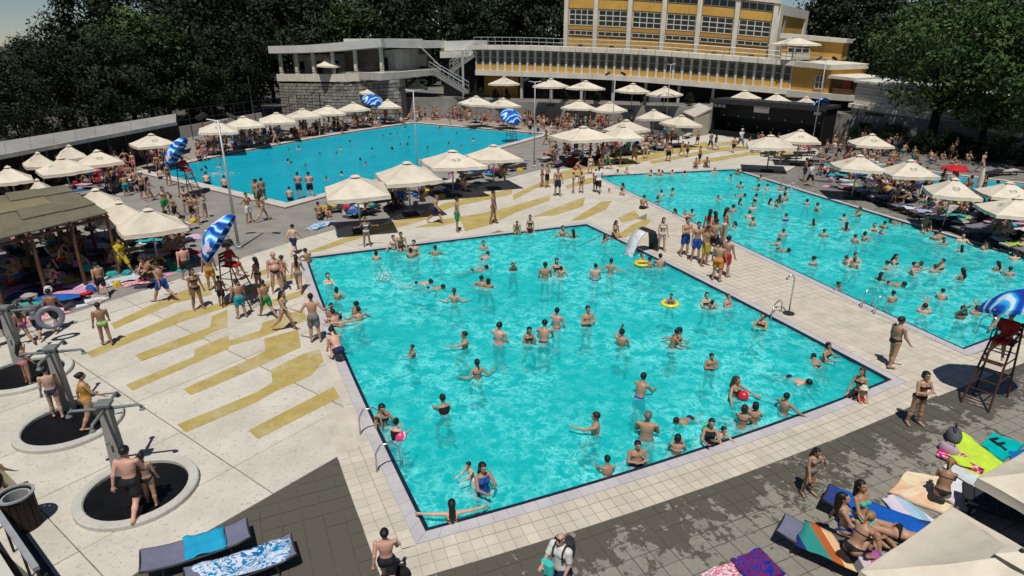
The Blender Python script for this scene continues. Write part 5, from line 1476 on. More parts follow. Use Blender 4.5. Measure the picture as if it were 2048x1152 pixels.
for px, py, H, l in ((508, 240, 5.6, 'thin grey pole by the dark trees left of the pavilion'), (291, 250, 5.2, 'thin grey pole behind the shelter roof'), (46, 290, 4.6, 'thin grey pole behind the left end of the shelter')):
    o = empty('pole', G(px, py)); MB().tube([(0, 0, 0), (0, 0, H)], .06, 6).build('shaft', MT['galv'], o); MB().box((0, 0, H), (.25, .12, .10)).build('head', MT['galv'], o); tag(o, l, 'pole')
def hoop(parent, p, out, w, hgt, depth):
    """one handrail of a pool ladder: up from the deck, over, down into the water"""
    pts = [p - out * .45, p - out * .45 + V((0, 0, hgt * .7)), p - out * .32 + V((0, 0, hgt)), p - out * .05 + V((0, 0, hgt)), p + out * .12 + V((0, 0, hgt * .75)), p + out * .16 + V((0, 0, 0)), p + out * .16 + V((0, 0, -depth))]
    MB().tube(pts, .024, 8).build('handrail', MT['steel'], parent, smooth=True)
def ladder(pa, pb, inward, label):
    a, b = G(*pa), G(*pb); o = empty('pool_ladder', (a + b) / 2); c = o.location.copy()
    hoop(o, a - c, inward, 0, .75, .9); hoop(o, b - c, inward, 0, .75, .9)
    for k in range(3): MB().tube([a - c + inward * .16 + V((0, 0, -.2 - .25 * k)), b - c + inward * .16 + V((0, 0, -.2 - .25 * k))], .035, 6).build('tread', MT['steel'], o)
    tag(o, label, 'ladder')
inw = lambda poly, p: ((sum(poly, Vector((0, 0))) / len(poly)) - V2(p)).normalized()
nl = (pD_ - pA).normalized()
ladder((754, 862), (790, 935), V((nl.x, nl.y, 0)), 'steel ladder at the left edge of the near pool'); ladder((1738, 612), (1764, 625), V((nl.x, nl.y, 0)), 'steel ladder at the left edge of the right pool')
ladder((1962, 668), (1990, 658), V((-snrm.x, -snrm.y, 0)), 'steel ladder at the near end of the right pool, by the lifeguard')
# gooseneck shower and bent rail between the pools
o = empty('gooseneck_shower', G(1577, 628)); tag(o, 'slim gooseneck shower standing between the two pools', 'shower')
MB().lathe([(.02, 0), (.22, 0), (.22, .05), (.05, .08)], 14).build('foot', MT['iron'], o)
MB().tube([(0, 0, .05), (0, 0, 1.45), (-.06, 0, 1.58), (-.16, 0, 1.62), (-.26, 0, 1.52)], .028, 8).build('pipe', MT['steel'], o, smooth=True); MB().lathe([(.02, 0), (.06, .0), (.03, .07)], 8).build('shower_head', MT['steel'], o).location = (-.29, 0, 1.44)
o = empty('hand_rail', G(1548, 630)); tag(o, 'bent steel handrail at the edge of the near pool, below the slim shower', 'railing')
MB().tube([(-.25, -.35, -.6), (-.25, -.35, .25), (-.15, -.2, .48), (.2, .2, .55), (.38, .3, .4), (.40, .32, 0)], .024, 8).build('pipe', MT['steel'], o, smooth=True); MB().lathe([(.02, 0), (.08, 0), (.04, .03)], 10).build('flange', MT['steel'], o).location = (.40, .32, .012)
# cobra water jet
cw = empty('water_jet', G(1306, 500)); tag(cw, 'curved steel water jet spilling into the near pool', 'fountain')
pin = V((-nl.x, -nl.y, 0)); sidev = V((-pin.y, pin.x, 0))
prof = [(.0, 0), (.04, .5), (.12, .85), (.30, 1.10), (.55, 1.18), (.75, 1.12)]
m = MB(); vs = []
for d, z in prof:
    for s in (-.36, .36): vs += [pin * d + sidev * s * (1 - .25 * (z / 1.2) * 0) + V((0, 0, z)), pin * (d - .05) + sidev * s + V((0, 0, z + .03))]
fs = []
for i in range(len(prof) - 1):
    b = i * 4; fs += [(b, b + 4, b + 6, b + 2), (b + 1, b + 3, b + 7, b + 5), (b, b + 1, b + 5, b + 4), (b + 2, b + 6, b + 7, b + 3)]
fs += [(0, 2, 3, 1), (20, 21, 23, 22)]
m.add(vs, fs).build('spout', MT['iron'], cw, smooth=False)
wm, wt, wp, wo = nt('falling_water'); wp.inputs['Base Color'].default_value = (.72, .72, .74, 1); wp.inputs['Roughness'].default_value = .3; wp.inputs['Alpha'].default_value = .75
wt.links.new(ramp(wt, noise(wt, 5, 4, .7, pos(wt)), [(.35, .35), (.6, .95)]), wp.inputs['Alpha'])
m = MB(); vs = []; np_ = 8
for i in range(np_ + 1):
    t = i / np_; d = .75 + .75 * t; z = 1.10 - 1.2 * t * t
    for s in (-.34, .34): vs += [pin * d + sidev * s * (1 + .1 * t) + V((0, 0, z)), pin * (d + .06) + sidev * s * (1 + .1 * t) + V((0, 0, z + .02))]
fs = []
for i in range(np_): b = i * 4; fs += [(b, b + 4, b + 6, b + 2), (b + 1, b + 3, b + 7, b + 5), (b, b + 1, b + 5, b + 4), (b + 2, b + 6, b + 7, b + 3)]
m.add(vs, fs).build('water_sheet', wm, cw, smooth=True)
# splashes
def splash(P, r, h, label, seed):
    rg = random.Random(seed); m = MB()
    for k in range(70):
        a, d = rg.uniform(0, 6.28), r * abs(rg.gauss(0, .5)); z = rg.random() ** 2 * h * max(0, 1 - d / r / 1.3); s = rg.uniform(.02, .07)
        c = V((d * math.cos(a), d * math.sin(a) * .8, z)); m.add([c + V((s, 0, 0)), c + V((-s * .5, s * .8, 0)), c + V((-s * .5, -s * .8, 0)), c + V((0, 0, s * 1.2)), c - V((0, 0, s * .6))], [(0, 1, 3), (1, 2, 3), (2, 0, 3), (1, 0, 4), (2, 1, 4), (0, 2, 4)])
    o = m.build('splash', wm, smooth=True); o.location = P; tag(o, label, 'splash')
splash(G(770, 560, WATER_Z), .75, .8, 'white splash kicked up behind two swimmers, near pool', 3); splash(G(1262, 508, WATER_Z), .5, .3, 'white splash below the curved water jet', 4); splash(G(1583, 378, WATER_Z), .9, .5, 'white splash at the right edge of the right pool', 5); splash(G(437, 350, WATER_Z), 1.2, .3, 'pale splash in the near corner of the far pool', 6)
# slatted waste bin at the left edge
MT['wood_dk'] = M('black_brown_wood', (.022, .013, .009), .7, .4, 3)
b0 = G(52, 1052); o = empty('waste_bin', b0); tag(o, 'dark wooden slatted waste bin at the left edge', 'bin')
MB().lathe([(.27, .02), (.27, .80), (.23, .80), (.23, .06)], 18).build('liner', MT['galv'], o)
for k in range(16):
    a = 2 * math.pi * k / 16; MB().box((.30 * math.cos(a), .30 * math.sin(a), .43), (.025, .105, .80), a).build('slat', MT['wood_dk'], o)
m = MB(); n = 24; prof = [(.30, .84), (.35, .84), (.35, .88), (.30, .88)]
m.add([(r * math.cos(2 * math.pi * k / n), r * math.sin(2 * math.pi * k / n), z) for r, z in prof for k in range(n)], [(i * n + k, i * n + (k + 1) % n, ((i + 1) % 4) * n + (k + 1) % n, ((i + 1) % 4) * n + k) for i in range(4) for k in range(n)]).build('rim', MT['galv'], o)
# rings and balls on the water
def ring(P, r, t, col, label, name='swim_ring', rot=None, mat=None):
    m = MB(); n, k = 22, 10
    m.add([((r + t * math.cos(b * 2 * math.pi / k)) * math.cos(a * 2 * math.pi / n), (r + t * math.cos(b * 2 * math.pi / k)) * math.sin(a * 2 * math.pi / n), t * .8 * math.sin(b * 2 * math.pi / k)) for a in range(n) for b in range(k)],
          [(a * k + b, ((a + 1) % n) * k + b, ((a + 1) % n) * k + (b + 1) % k, a * k + (b + 1) % k) for a in range(n) for b in range(k)])
    o = m.build(name, mat or MT['plastic'], smooth=True); o.location = P; o.color = (*col, 1)
    if rot: o.rotation_euler = rot
    return tag(o, label, 'swim ring')
MT['plastic'] = M_obj('inflated_vinyl', .3, .05, 3, .5)
def ball(P, r, col, label, col2=(.7, .7, .7)):
    me = bpy.data.meshes.new('ball'); bm = bmesh.new(); bmesh.ops.create_uvsphere(bm, u_segments=18, v_segments=12, radius=r)
    for f in bm.faces: f.smooth = True; f.material_index = 1 if abs(f.calc_center_median().x) < r * .28 and abs(f.calc_center_median().z) > r * .2 else 0
    bm.to_mesh(me); bm.free(); me.materials.append(MT['plastic']); me.materials.append(MT['paper'])
    o = link('ball', me); o.location = P; o.color = (*col, 1); o.rotation_euler = (.6, .5, .9)
    return tag(o, label, 'ball')
ring(G(1340, 607, WATER_Z + .06), .30, .085, (.75, .62, .05), 'yellow swim ring round a boy in the near pool'); ring(G(1284, 527, WATER_Z + .10), .30, .085, (.75, .55, .02), 'yellow swim ring at the pool edge below the water jet')
ball(G(801, 873, WATER_Z + .05), .17, (.75, .05, .16), 'pink ball floating at the left edge of the near pool'); ball(G(1417, 862, .22), .18, (.02, .40, .06), 'green ball held against a woman in the near pool'); ball(G(1487, 792, .05), .17, (.55, .02, .04), 'red and white ball beside a woman in the near pool')
# ------------------------------------------------------------------ people
def mk_skin():
    m, t, p, o = nt('skin')
    oi = N(t, 'ObjectInfo'); co = N(t, 'TexCoord').outputs['Object']
    c = mix(t, 1.0, oi.outputs['Color'], ramp(t, noise(t, 5, 4, .6, co), [(.3, (.84, .80, .78)), (.7, 1)]), 'MULTIPLY')
    at_ = N(t, 'Attribute', attribute_name='feat')
    c = mix(t, ramp(t, at_.outputs['Fac'], [(.5, 0), (.8, 1)]), c, (.02, .014, .012))
    c = mix(t, ramp(t, at_.outputs['Fac'], [(.2, 0), (.3, .55), (.45, .55), (.5, 0)]), c, (.30, .07, .06))
    t.links.new(c, p.inputs['Base Color']); p.inputs['Roughness'].default_value = .48; p.inputs['Specular IOR Level'].default_value = .4
    return m
MT['skin'] = mk_skin()
def nets(sd, lo, h):
    """smooth mesh of the zero level of a sampled field"""
    s = np.signbit(sd)
    c = [s[i:s.shape[0] - 1 + i, j:s.shape[1] - 1 + j, k:s.shape[2] - 1 + k] for i in (0, 1) for j in (0, 1) for k in (0, 1)]
    tot = sum(x.astype(np.int8) for x in c)
    act = (tot > 0) & (tot < 8)
    idx = -np.ones(act.shape, int); I = np.argwhere(act); idx[act] = np.arange(len(I))
    acc = np.zeros((len(I), 3)); cnt = np.zeros(len(I))
    off = [(i, j, k) for i in (0, 1) for j in (0, 1) for k in (0, 1)]
    for a in off:
        for ax in range(3):
            if a[ax]: continue
            b = list(a); b[ax] = 1
            va = sd[I[:, 0] + a[0], I[:, 1] + a[1], I[:, 2] + a[2]]; vb = sd[I[:, 0] + b[0], I[:, 1] + b[1], I[:, 2] + b[2]]
            cr = (va < 0) != (vb < 0); t = np.where(cr, va / np.where(cr, va - vb, 1), 0)
            q = np.tile(np.array(a, float), (len(I), 1)); q[:, ax] += t
            acc[cr] += q[cr]; cnt += cr
    v = lo + (I + acc / cnt[:, None]) * h
    F = []
    for ax in range(3):
        u, w = [(1, 2), (2, 0), (0, 1)][ax]
        sl = [slice(1, -1)] * 3; sl[ax] = slice(0, -1); sl2 = [slice(1, -1)] * 3; sl2[ax] = slice(1, None)
        A, B = s[tuple(sl)], s[tuple(sl2)]; E = np.argwhere(A != B)
        if not len(E): continue
        base = E.copy(); base[:, u] += 1; base[:, w] += 1
        fl = A[tuple(E.T)]
        def cell(du, dw):
            q = base.copy(); q[:, u] -= du; q[:, w] -= dw; return idx[tuple(q.T)]
        quad = np.stack([cell(1, 1), cell(0, 1), cell(0, 0), cell(1, 0)], 1)
        quad[~fl] = quad[~fl][:, ::-1]; F.append(quad)
    return v, np.concatenate(F)
class Field:
    def __init__(s, lo, hi, h):
        s.lo, s.h = np.array(lo, float), h
        n = np.ceil((np.array(hi) - s.lo) / h).astype(int) + 1
        s.X, s.Y, s.Z = np.meshgrid(*[s.lo[i] + np.arange(n[i]) * h for i in range(3)], indexing='ij')
        s.d = np.full(s.X.shape, 9.0)
    def join(s, d, k):
        if k <= 0: s.d = np.minimum(s.d, d); return
        hh = np.clip(.5 + .5 * (d - s.d) / k, 0, 1); s.d = d * (1 - hh) + s.d * hh - k * hh * (1 - hh)
    def sub(s, lo, hi):
        """only the samples near a shape are touched"""
        i0 = np.maximum(0, np.floor((lo - s.lo) / s.h).astype(int)); i1 = np.minimum(s.d.shape, np.ceil((hi - s.lo) / s.h).astype(int) + 1)
        return tuple(slice(a, max(a, b)) for a, b in zip(i0, i1))
    def join(s, d, k, w):
        D = s.d[w]
        if k <= 0: s.d[w] = np.minimum(D, d); return
        hh = np.clip(.5 + .5 * (d - D) / k, 0, 1); s.d[w] = d * (1 - hh) + D * hh - k * hh * (1 - hh)
    def cap(s, a, b, r1, r2, k=.02, flat=None):
        a, b = np.array(a, float), np.array(b, float); ba = b - a; L = max(1e-9, ba @ ba)
        m = max(r1, r2) + k + .06; w = s.sub(np.minimum(a, b) - m, np.maximum(a, b) + m)
        px, py, pz = s.X[w] - a[0], s.Y[w] - a[1], s.Z[w] - a[2]
        t = np.clip((px * ba[0] + py * ba[1] + pz * ba[2]) / L, 0, 1)
        s.join(np.sqrt((px - t * ba[0]) ** 2 + (py - t * ba[1]) ** 2 + (pz - t * ba[2]) ** 2) - (r1 + (r2 - r1) * t), k, w)
    def ell(s, c, r, M3=None, k=.03, ret=False):
        m = max(r) + k + .06; w = s.sub(np.array(c) - m, np.array(c) + m)
        P = np.stack([s.X[w] - c[0], s.Y[w] - c[1], s.Z[w] - c[2]], -1)
        if M3 is not None: P = P @ np.array(M3)
        q = P / np.array(r); l = np.sqrt((q ** 2).sum(-1)); g = np.sqrt(((q / np.array(r)) ** 2).sum(-1)) + 1e-9
        d = l * (l - 1) / g
        if ret:
            D = np.full(s.X.shape, 9.0); D[w] = d; return D
        s.join(d, k, w)
    def local(s, c, M3): return np.stack([s.X - c[0], s.Y - c[1], s.Z - c[2]], -1) @ np.array(M3)
    def mesh(s, d=None): return nets(s.d if d is None else d, s.lo, s.h)
def rx(a): return np.array(Matrix.Rotation(R(a), 3, 'X'))
def ry(a): return np.array(Matrix.Rotation(R(a), 3, 'Y'))
def rz3(a): return np.array(Matrix.Rotation(R(a), 3, 'Z'))
def to_mesh(name, vf, mat, smooth=True):
    v, f = vf; me = bpy.data.meshes.new(name); n = len(f)
    me.vertices.add(len(v)); me.vertices.foreach_set('co', v.astype(np.float32).ravel())
    me.loops.add(4 * n); me.loops.foreach_set('vertex_index', f.ravel().astype(np.int32))
    me.polygons.add(n); me.polygons.foreach_set('loop_start', np.arange(n, dtype=np.int32) * 4); me.polygons.foreach_set('loop_total', np.full(n, 4, np.int32))
    me.polygons.foreach_set('use_smooth', np.ones(n, bool)); me.materials.append(mat); me.update(calc_edges=True)
    return me
def make_body(sex='m', child=False, lean=0, twist=0, head=(0, 0), arms=None, legs=None, hair='short', wear='shorts', h=.0165, belly=0, root=None, hat=None):
    """one continuous skin over a posed skeleton, with hair and clothing; stands on z = 0 and faces -Y.
    arms / legs: (flex, spread, bend, inward turn) for the right (+x) and left side"""
    f = sex == 'f'; W = .92 if f else 1.0
    arms = arms or ((6, 9, 12, 0), (6, 9, 12, 0)); legs = legs or ((2, 4, 3, 0), (-2, 4, 3, 0))
    S = np.array
    pel = S([0, 0, 0.]); T = rx(lean) @ rz3(twist)            # torso frame; forward is -Y
    up = lambda x, y, z: pel + T @ S([x, y, z])
    sh = .172 * W if f else .192
    J = {}
    J['chest'] = up(0, .005, .33); J['neck'] = up(0, .01, .515); J['hd'] = up(0, -.012, .515) + T @ (rx(head[0]) @ rz3(head[1]) @ S([0, -.01, .175]))
    HM = T @ rx(head[0]) @ rz3(head[1])
    L = []
    for sd, (fl, sp, bd, iw) in zip((1, -1), legs):
        hip = pel + rz3(twist * .0) @ S([sd * .085, 0, -.04]); D = ry(-sd * sp) @ rx(-fl)
        kn = hip + D @ S([0, 0, -.42]); D2 = D @ rx(bd); an = kn + D2 @ S([0, 0, -.41]); D3 = D2 if iw else rz3(sd * 12)
        ft = rx(-60) if iw == 2 else None
        toe = an + (D2 @ (S([0, -.06, -.10]) if iw else S([0, 0, 0])) if iw else D3 @ S([0, -.15, -.045]))
        L.append((hip, kn, an, toe, D))
    A = []
    for sd, (fl, sp, bd, iw) in zip((1, -1), arms):
        s0 = up(sd * sh, .0, .455); D = T @ ry(-sd * sp) @ rx(-fl); el = s0 + D @ S([0, 0, -.285]); D2 = D @ rz3(-sd * iw) @ rx(-bd); wr = el + D2 @ S([0, 0, -.25])
        A.append((s0, el, wr, D2))
    pts = [p for l in L for p in l[:4]] + [p for a in A for p in a[:3]] + [a[2] + a[3] @ S([0, 0, -.2]) for a in A] + [J['hd'] + S([0, 0, .0]), J['hd'] + HM @ S([0, 0, .16]), pel, J['chest']]
    pts = S(pts); lo, hi = pts.min(0) - .20, pts.max(0) + .20
    F = Field(lo, hi, h)
    # trunk
    wa, hp, ch = (.112, .158, .142) if f else (.132, .148, .160)
    F.ell(up(0, .005, .0), (hp, .112 if f else .105, .125), T, .04); F.ell(up(0, -.005 - .03 * belly, .15), (wa + .03 * belly, .092 + .06 * belly, .16), T, .06)
    F.ell(J['chest'], (ch, .105, .165), T, .06); F.ell(up(0, .0, .43), (sh * .93, .075, .075), T, .06)
    F.cap(up(0, .012, .45), J['hd'] - HM @ S([0, -.0, .06]), .056 if not f else .047, .05 if not f else .044, .04)
    for sd in (1, -1):
        if f: F.ell(up(sd * .068, -.088, .335), (.058, .052, .055), T, .03)
        else: F.ell(up(sd * .075, -.070, .37), (.075, .04, .055), T, .04)
        F.ell(up(sd * .075, .055, -.035), (.085, .085, .09), T, .04)
    tr = F.d.copy()
    for i, (hip, kn, an, toe, D) in enumerate(L):
        F.cap(hip, kn, .092 if f else .088, .055, .035); F.cap(kn, kn + (an - kn) * .4, .054, .053, .03); F.cap(kn + (an - kn) * .3, an, .056, .034, .03)
        F.cap(an, toe, .036, .030, .02); F.cap(an, an + (an - toe) * .28 + S([0, 0, -.0]), .034, .03, .02)
    d_leg = F.d.copy()
    for sd, (s0, el, wr, D2) in zip((1, -1), A):
        F.cap(s0, el, .046 if f else .055, .036 if f else .041, .03); F.cap(el, wr, .037 if f else .042, .025, .02)
        pm = wr + D2 @ S([0, 0, -.055]); F.ell(pm, (.042, .020, .060), D2, .015)
        for q, (fx, ln) in enumerate(((-.030, .062), (-.010, .074), (.010, .070), (.029, .054))):
            b0 = wr + D2 @ S([fx, 0, -.095]); b1 = b0 + D2 @ S([fx * .22, -.012, -ln * .55]); b2 = b1 + D2 @ S([0, -.022, -ln * .45])
            F.cap(b0, b1, .0105, .0095, .004); F.cap(b1, b2, .0095, .008, .004)
        t0 = wr + D2 @ S([-sd * .030, -.008, -.03]); F.cap(t0, t0 + D2 @ S([-sd * .032, -.015, -.045]), .013, .010, .008)
    # head
    hd = J['hd']; hs = 1.07 if not f else 1.03
    at3 = lambda x, y, z: hd + HM @ (S([x, y, z]) * hs)
    F.ell(at3(0, .012, .022), S((.074, .092, .092)) * hs, HM, .02); F.ell(at3(0, -.022, -.045), S((.056, .066, .066)) * hs, HM, .03); F.ell(at3(0, -.060, -.085), S((.026, .022, .022)) * hs, HM, .02)
    F.cap(at3(0, -.088, .015), at3(0, -.104, -.022), .011 * hs, .015 * hs, .012); F.ell(at3(0, -.080, .032), S((.05, .014, .014)) * hs, HM, .015)
    F.ell(at3(0, -.086, -.058), S((.024, .012, .013)) * hs, HM, .01)
    for sd in (1, -1): F.ell(at3(sd * .074, .010, -.005), S((.012, .022, .032)) * hs, HM, .008)
    out = {'feat': None}
    vf = F.mesh()
    vl = (vf[0] - hd) @ HM / hs
    feat = np.zeros(len(vl))
    for sd in (1, -1): feat[((vl[:, 0] - sd * .033) ** 2 / .012 ** 2 + (vl[:, 2] - .012) ** 2 / .008 ** 2 < 1.6) & (vl[:, 1] < -.05)] = 1
    feat[(np.abs(vl[:, 0]) < .022) & (np.abs(vl[:, 2] + .058) < .009) & (vl[:, 1] < -.06)] = .35
    extra = []
    PL = F.local(pel, T)
    # clothing, cut from the body's own form
    if wear in ('shorts', 'longshorts', 'skirt'):
        G2 = Field(lo, hi, h); G2.d = tr - .014
        for hip, kn, an, toe, D in L: G2.cap(hip, hip + (kn - hip) * (.62 if wear == 'shorts' else .95), .112, .102, .02)
        d = np.maximum(G2.d, PL[..., 2] - .085); d = np.maximum(d, -(tr * 0 + 1) * 9)
        extra.append(('swim_shorts', d))
    if wear in ('trunks', 'bikini', 'suit', 'bottom'):
        vsh = PL[..., 2] - .80 * np.abs(PL[..., 0]) + .115
        d = np.maximum(np.maximum(d_leg - .009, -vsh), PL[..., 2] - (.055 if wear in ('bikini', 'bottom') else .075 if wear == 'trunks' else .45))
        if wear == 'suit': d = np.maximum(d, np.abs(PL[..., 0]) - (.2 - .25 * np.clip(PL[..., 2] - .3, 0, 1)))
        extra.append(('swimsuit' if wear == 'suit' else 'swim_trunks' if wear == 'trunks' else 'bikini_bottom', d))
    if wear == 'bikini':
        d = np.maximum(tr - .008, np.abs(PL[..., 2] - .335) - np.where(PL[..., 1] < 0, .045, .014)); extra.append(('bikini_top', d))
    if wear == 'shirt':
        G2 = Field(lo, hi, h); G2.d = tr - .02
        for s0, el, wr, D2 in A: G2.cap(s0, s0 + (el - s0) * .7, .076, .070, .03); G2.cap(s0, up(0, .01, .475), .070, .078, .04)
        extra.append(('shirt', np.maximum(np.maximum(G2.d, PL[..., 2] - .535), -PL[..., 2] - .06)))
        G2 = Field(lo, hi, h); G2.d = tr - .012
        for hip, kn, an, toe, D in L: G2.cap(hip, hip + (kn - hip) * .95, .108, .098, .02)
        extra.append(('trousers', np.maximum(G2.d, PL[..., 2] - .0)))
    HL = F.local(hd, HM) / hs
    face = np.maximum(-(HL[..., 1] + .035 + .55 * np.clip(HL[..., 2] - .035, -.2, .2)), HL[..., 2] - .095)   # < 0 where the face is
    if hair != 'bald' and hat is None:
        d = F.ell(at3(0, .018, .028), S((.086, .104, .098)) * hs, HM, ret=True)
        d = np.maximum(d, -(HL[..., 2] + (.075 if f else .045)))
        front = (HL[..., 1] < -.035 - .0) & (HL[..., 2] < .062)
        d = np.where(front, np.maximum(d, np.maximum(-(HL[..., 1] + .035), .0) + .004), d)
        d = np.maximum(d, -(HL[..., 2] - .062) - np.clip(HL[..., 1] + .05, 0, .2) * 6)
        G2 = Field(lo, hi, h); G2.d = d
        if hair == 'long':
            G2.cap(at3(0, .075, .0), up(0, .095, .44), .070, .075, .03); G2.cap(up(0, .095, .44), up(.0, .105, .30), .070, .035, .03)
        if hair == 'bun': G2.ell(at3(0, .105, .055), (.045, .045, .045), HM, .01)
        if hair == 'tail': G2.cap(at3(0, .10, .04), at3(0, .14, -.10), .036, .020, .01)
        if hair == 'bob': G2.ell(at3(0, .045, -.045), S((.092, .070, .085)) * hs, HM, .03)
        extra.append(('hair', G2.d))
    if hat == 'cap':
        d = F.ell(at3(0, .012, .035), S((.088, .104, .095)) * hs, HM, ret=True); d = np.maximum(d, -(HL[..., 2] - .035))
        b = F.ell(at3(0, -.10, .045), S((.075, .075, .012)) * hs, HM, ret=True); extra.append(('hat', np.minimum(d, b)))
    mats = {'hair': MT['hair']}
    lowz = F.lo[2] if False else vf[0][:, 2].min()
    shift = S([0, 0, -lowz]) if root is None else S(root)
    body = to_mesh('person', (vf[0] + shift, vf[1]), MT['skin'])
    a = body.attributes.new('feat', 'FLOAT', 'POINT'); a.data.foreach_set('value', feat.astype(np.float32))
    parts = []
    for nm, d in extra:
        if (d < 0).sum() < 8: continue
        v, q = nets(d, F.lo, h)
        parts.append((nm, to_mesh(nm, (v + shift, q), mats.get(nm, MT['cloth']))))
    return body, parts, float(-lowz if root is None else 0)
# pose library (made on demand and shared)
ST = ((2, 4, 3, 0), (-2, 5, 4, 0)); WK = ((24, 2, 6, 0), (-20, 2, 24, 0)); SIT = ((88, 10, 80, 1), (84, 8, 78, 1)); HUG = ((118, 8, 120, 0), (114, 10, 118, 0)); CR = ((105, 14, 125, 0), (70, 10, 130, 0))
DN = ((6, 9, 12, 0), (6, 9, 12, 0)); HIP = ((-18, 38, 75, -50), (-18, 38, 75, -50)); FOLD = ((22, 12, 95, 62), (20, 12, 98, 62)); OUT = ((38, 46, 35, 5), (20, 50, 18, 0)); FWD = ((62, 14, 30, 15), (50, 16, 40, 10)); ONE = ((70, 20, 25, 0), (10, 12, 25, 0)); UP = ((140, 20, 60, 0), (10, 10, 20, 0)); FACE = ((58, 14, 120, 15), (10, 10, 18, 0)); WIDE = ((12, 84, 6, 0), (12, 84, 6, 0)); SWING = ((-22, 8, 18, 0), (26, 8, 22, 0)); BACK = ((-38, 14, 8, 0), (-38, 14, 8, 0)); BIGUP = ((150, 30, 10, 0), (145, 30, 10, 0)); HOLD = ((45, 16, 85, 25), (38, 14, 70, 20)); DIP = ((18, 22, 35, 10), (34, 16, 55, 20)); EDGE = ((70, 12, 60, 10), (20, 12, 30, 10))
PRONE = ((4, 6, 4, 1), (2, 6, 8, 1))
SPEC = {
 'm_stand': dict(arms=DN, legs=ST, wear='shorts'), 'm_trunk': dict(arms=((2, 8, 10, 0), (14, 8, 20, 0)), legs=((6, 2, 2, 0), (-6, 3, 8, 0)), wear='trunks'), 'm_hip': dict(arms=HIP, legs=ST, wear='shorts'), 'm_fold': dict(arms=FOLD, legs=ST, wear='shorts', belly=.4), 'm_walk': dict(arms=SWING, legs=WK, wear='shorts', lean=4), 'm_phone': dict(arms=FACE, legs=ST, wear='shorts', head=(8, 0)),
 'm_belly': dict(arms=DN, legs=ST, wear='trunks', hair='bald', belly=1.3), 'm_shirt': dict(arms=SWING, legs=WK, wear='shirt', hair='short'), 'm_bald': dict(arms=((5, 10, 40, 10), (30, 10, 60, 20)), legs=WK, wear='shirt', hair='bald'), 'm_cap': dict(arms=SWING, legs=WK, wear='shirt', hat='cap'),
 'f_stand': dict(sex='f', arms=DN, legs=ST, wear='bikini', hair='long'), 'f_fold': dict(sex='f', arms=FOLD, legs=ST, wear='bikini', hair='bob'), 'f_walk': dict(sex='f', arms=SWING, legs=WK, wear='bikini', hair='long', lean=3), 'f_bun': dict(sex='f', arms=SWING, legs=((14, 3, 4, 0), (-12, 3, 14, 0)), wear='suit', hair='bun'), 'f_hip': dict(sex='f', arms=HIP, legs=ST, wear='bikini', hair='tail'), 'f_hold': dict(sex='f', arms=HOLD, legs=ST, wear='suit', hair='long'), 'f_face': dict(sex='f', arms=FACE, legs=ST, wear='bikini', hair='long', head=(10, 0)), 'f_tail': dict(sex='f', arms=DN, legs=((8, 3, 2, 0), (-6, 3, 6, 0)), wear='bikini', hair='tail', head=(14, 0)),
 'm_out': dict(arms=OUT, legs=ST, wear='trunks'), 'm_fwd': dict(arms=FWD, legs=ST, wear='shorts', lean=12), 'm_one': dict(arms=ONE, legs=ST, wear='trunks', twist=15), 'm_wide': dict(arms=WIDE, legs=ST, wear='trunks'), 'm_up': dict(arms=UP, legs=ST, wear='trunks'), 'm_big': dict(arms=BIGUP, legs=ST, wear='shorts'),
 'm_dip': dict(arms=DIP, legs=ST, wear='trunks', head=(6, 20)), 'f_dip': dict(sex='f', arms=DIP, legs=ST, wear='bikini', hair='long', head=(4, -25)), 'm_turn': dict(arms=EDGE, legs=ST, wear='shorts', twist=-18, head=(0, -35), belly=.5), 'f_tied': dict(sex='f', arms=((20, 14, 40, 10), (10, 14, 20, 0)), legs=ST, wear='suit', hair='bun', head=(8, 30)),
 'f_out': dict(sex='f', arms=OUT, legs=ST, wear='bikini', hair='long'), 'f_fwd': dict(sex='f', arms=FWD, legs=ST, wear='suit', hair='bun', lean=10), 'f_wide': dict(sex='f', arms=WIDE, legs=ST, wear='bikini', hair='long'), 'f_wet': dict(sex='f', arms=HOLD, legs=ST, wear='bikini', hair='bob'),
 'm_sit': dict(arms=BACK, legs=SIT, wear='shorts', lean=-8), 'm_sitf': dict(arms=((30, 8, 30, 15), (30, 8, 30, 15)), legs=SIT, wear='shorts', lean=14), 'f_sit': dict(sex='f', arms=((10, 8, 20, 10), (20, 8, 30, 10)), legs=SIT, wear='bikini', hair='long', lean=6), 'f_hug': dict(sex='f', arms=((62, 6, 35, 12), (62, 6, 35, 12)), legs=HUG, wear='bikini', hair='tail', lean=24), 'm_hug': dict(arms=((62, 8, 35, 12), (62, 8, 35, 12)), legs=HUG, wear='shorts', lean=24), 'm_crouch': dict(arms=((45, 8, 30, 10), (70, 8, 20, 10)), legs=CR, wear='shorts', lean=40), 'f_side': dict(sex='f', arms=((-30, 20, 5, 0), (20, 10, 30, 10)), legs=((80, 16, 30, 1), (84, 10, 60, 1)), wear='bikini', hair='long', lean=-14),
 'swim': dict(arms=((150, 22, 20, 0), (60, 20, 40, 0)), legs=((4, 10, 10, 1), (10, 10, 25, 1)), wear='trunks', head=(-30, 0)), 'f_lie': dict(sex='f', arms=((8, 14, 10, 0), (150, 22, 90, 0)), legs=((10, 6, 14, 1), (26, 8, 48, 1)), wear='bikini', hair='long', head=(10, 0)), 'f_prone': dict(sex='f', arms=((120, 40, 100, 0), (120, 40, 100, 0)), legs=PRONE, wear='bikini', hair='bun'), 'guard': dict(arms=((28, 10, 55, 20), (28, 10, 55, 20)), legs=((84, 12, 70, 0), (78, 14, 62, 0)), wear='shirt', hat='cap'),
}
TPL = {}
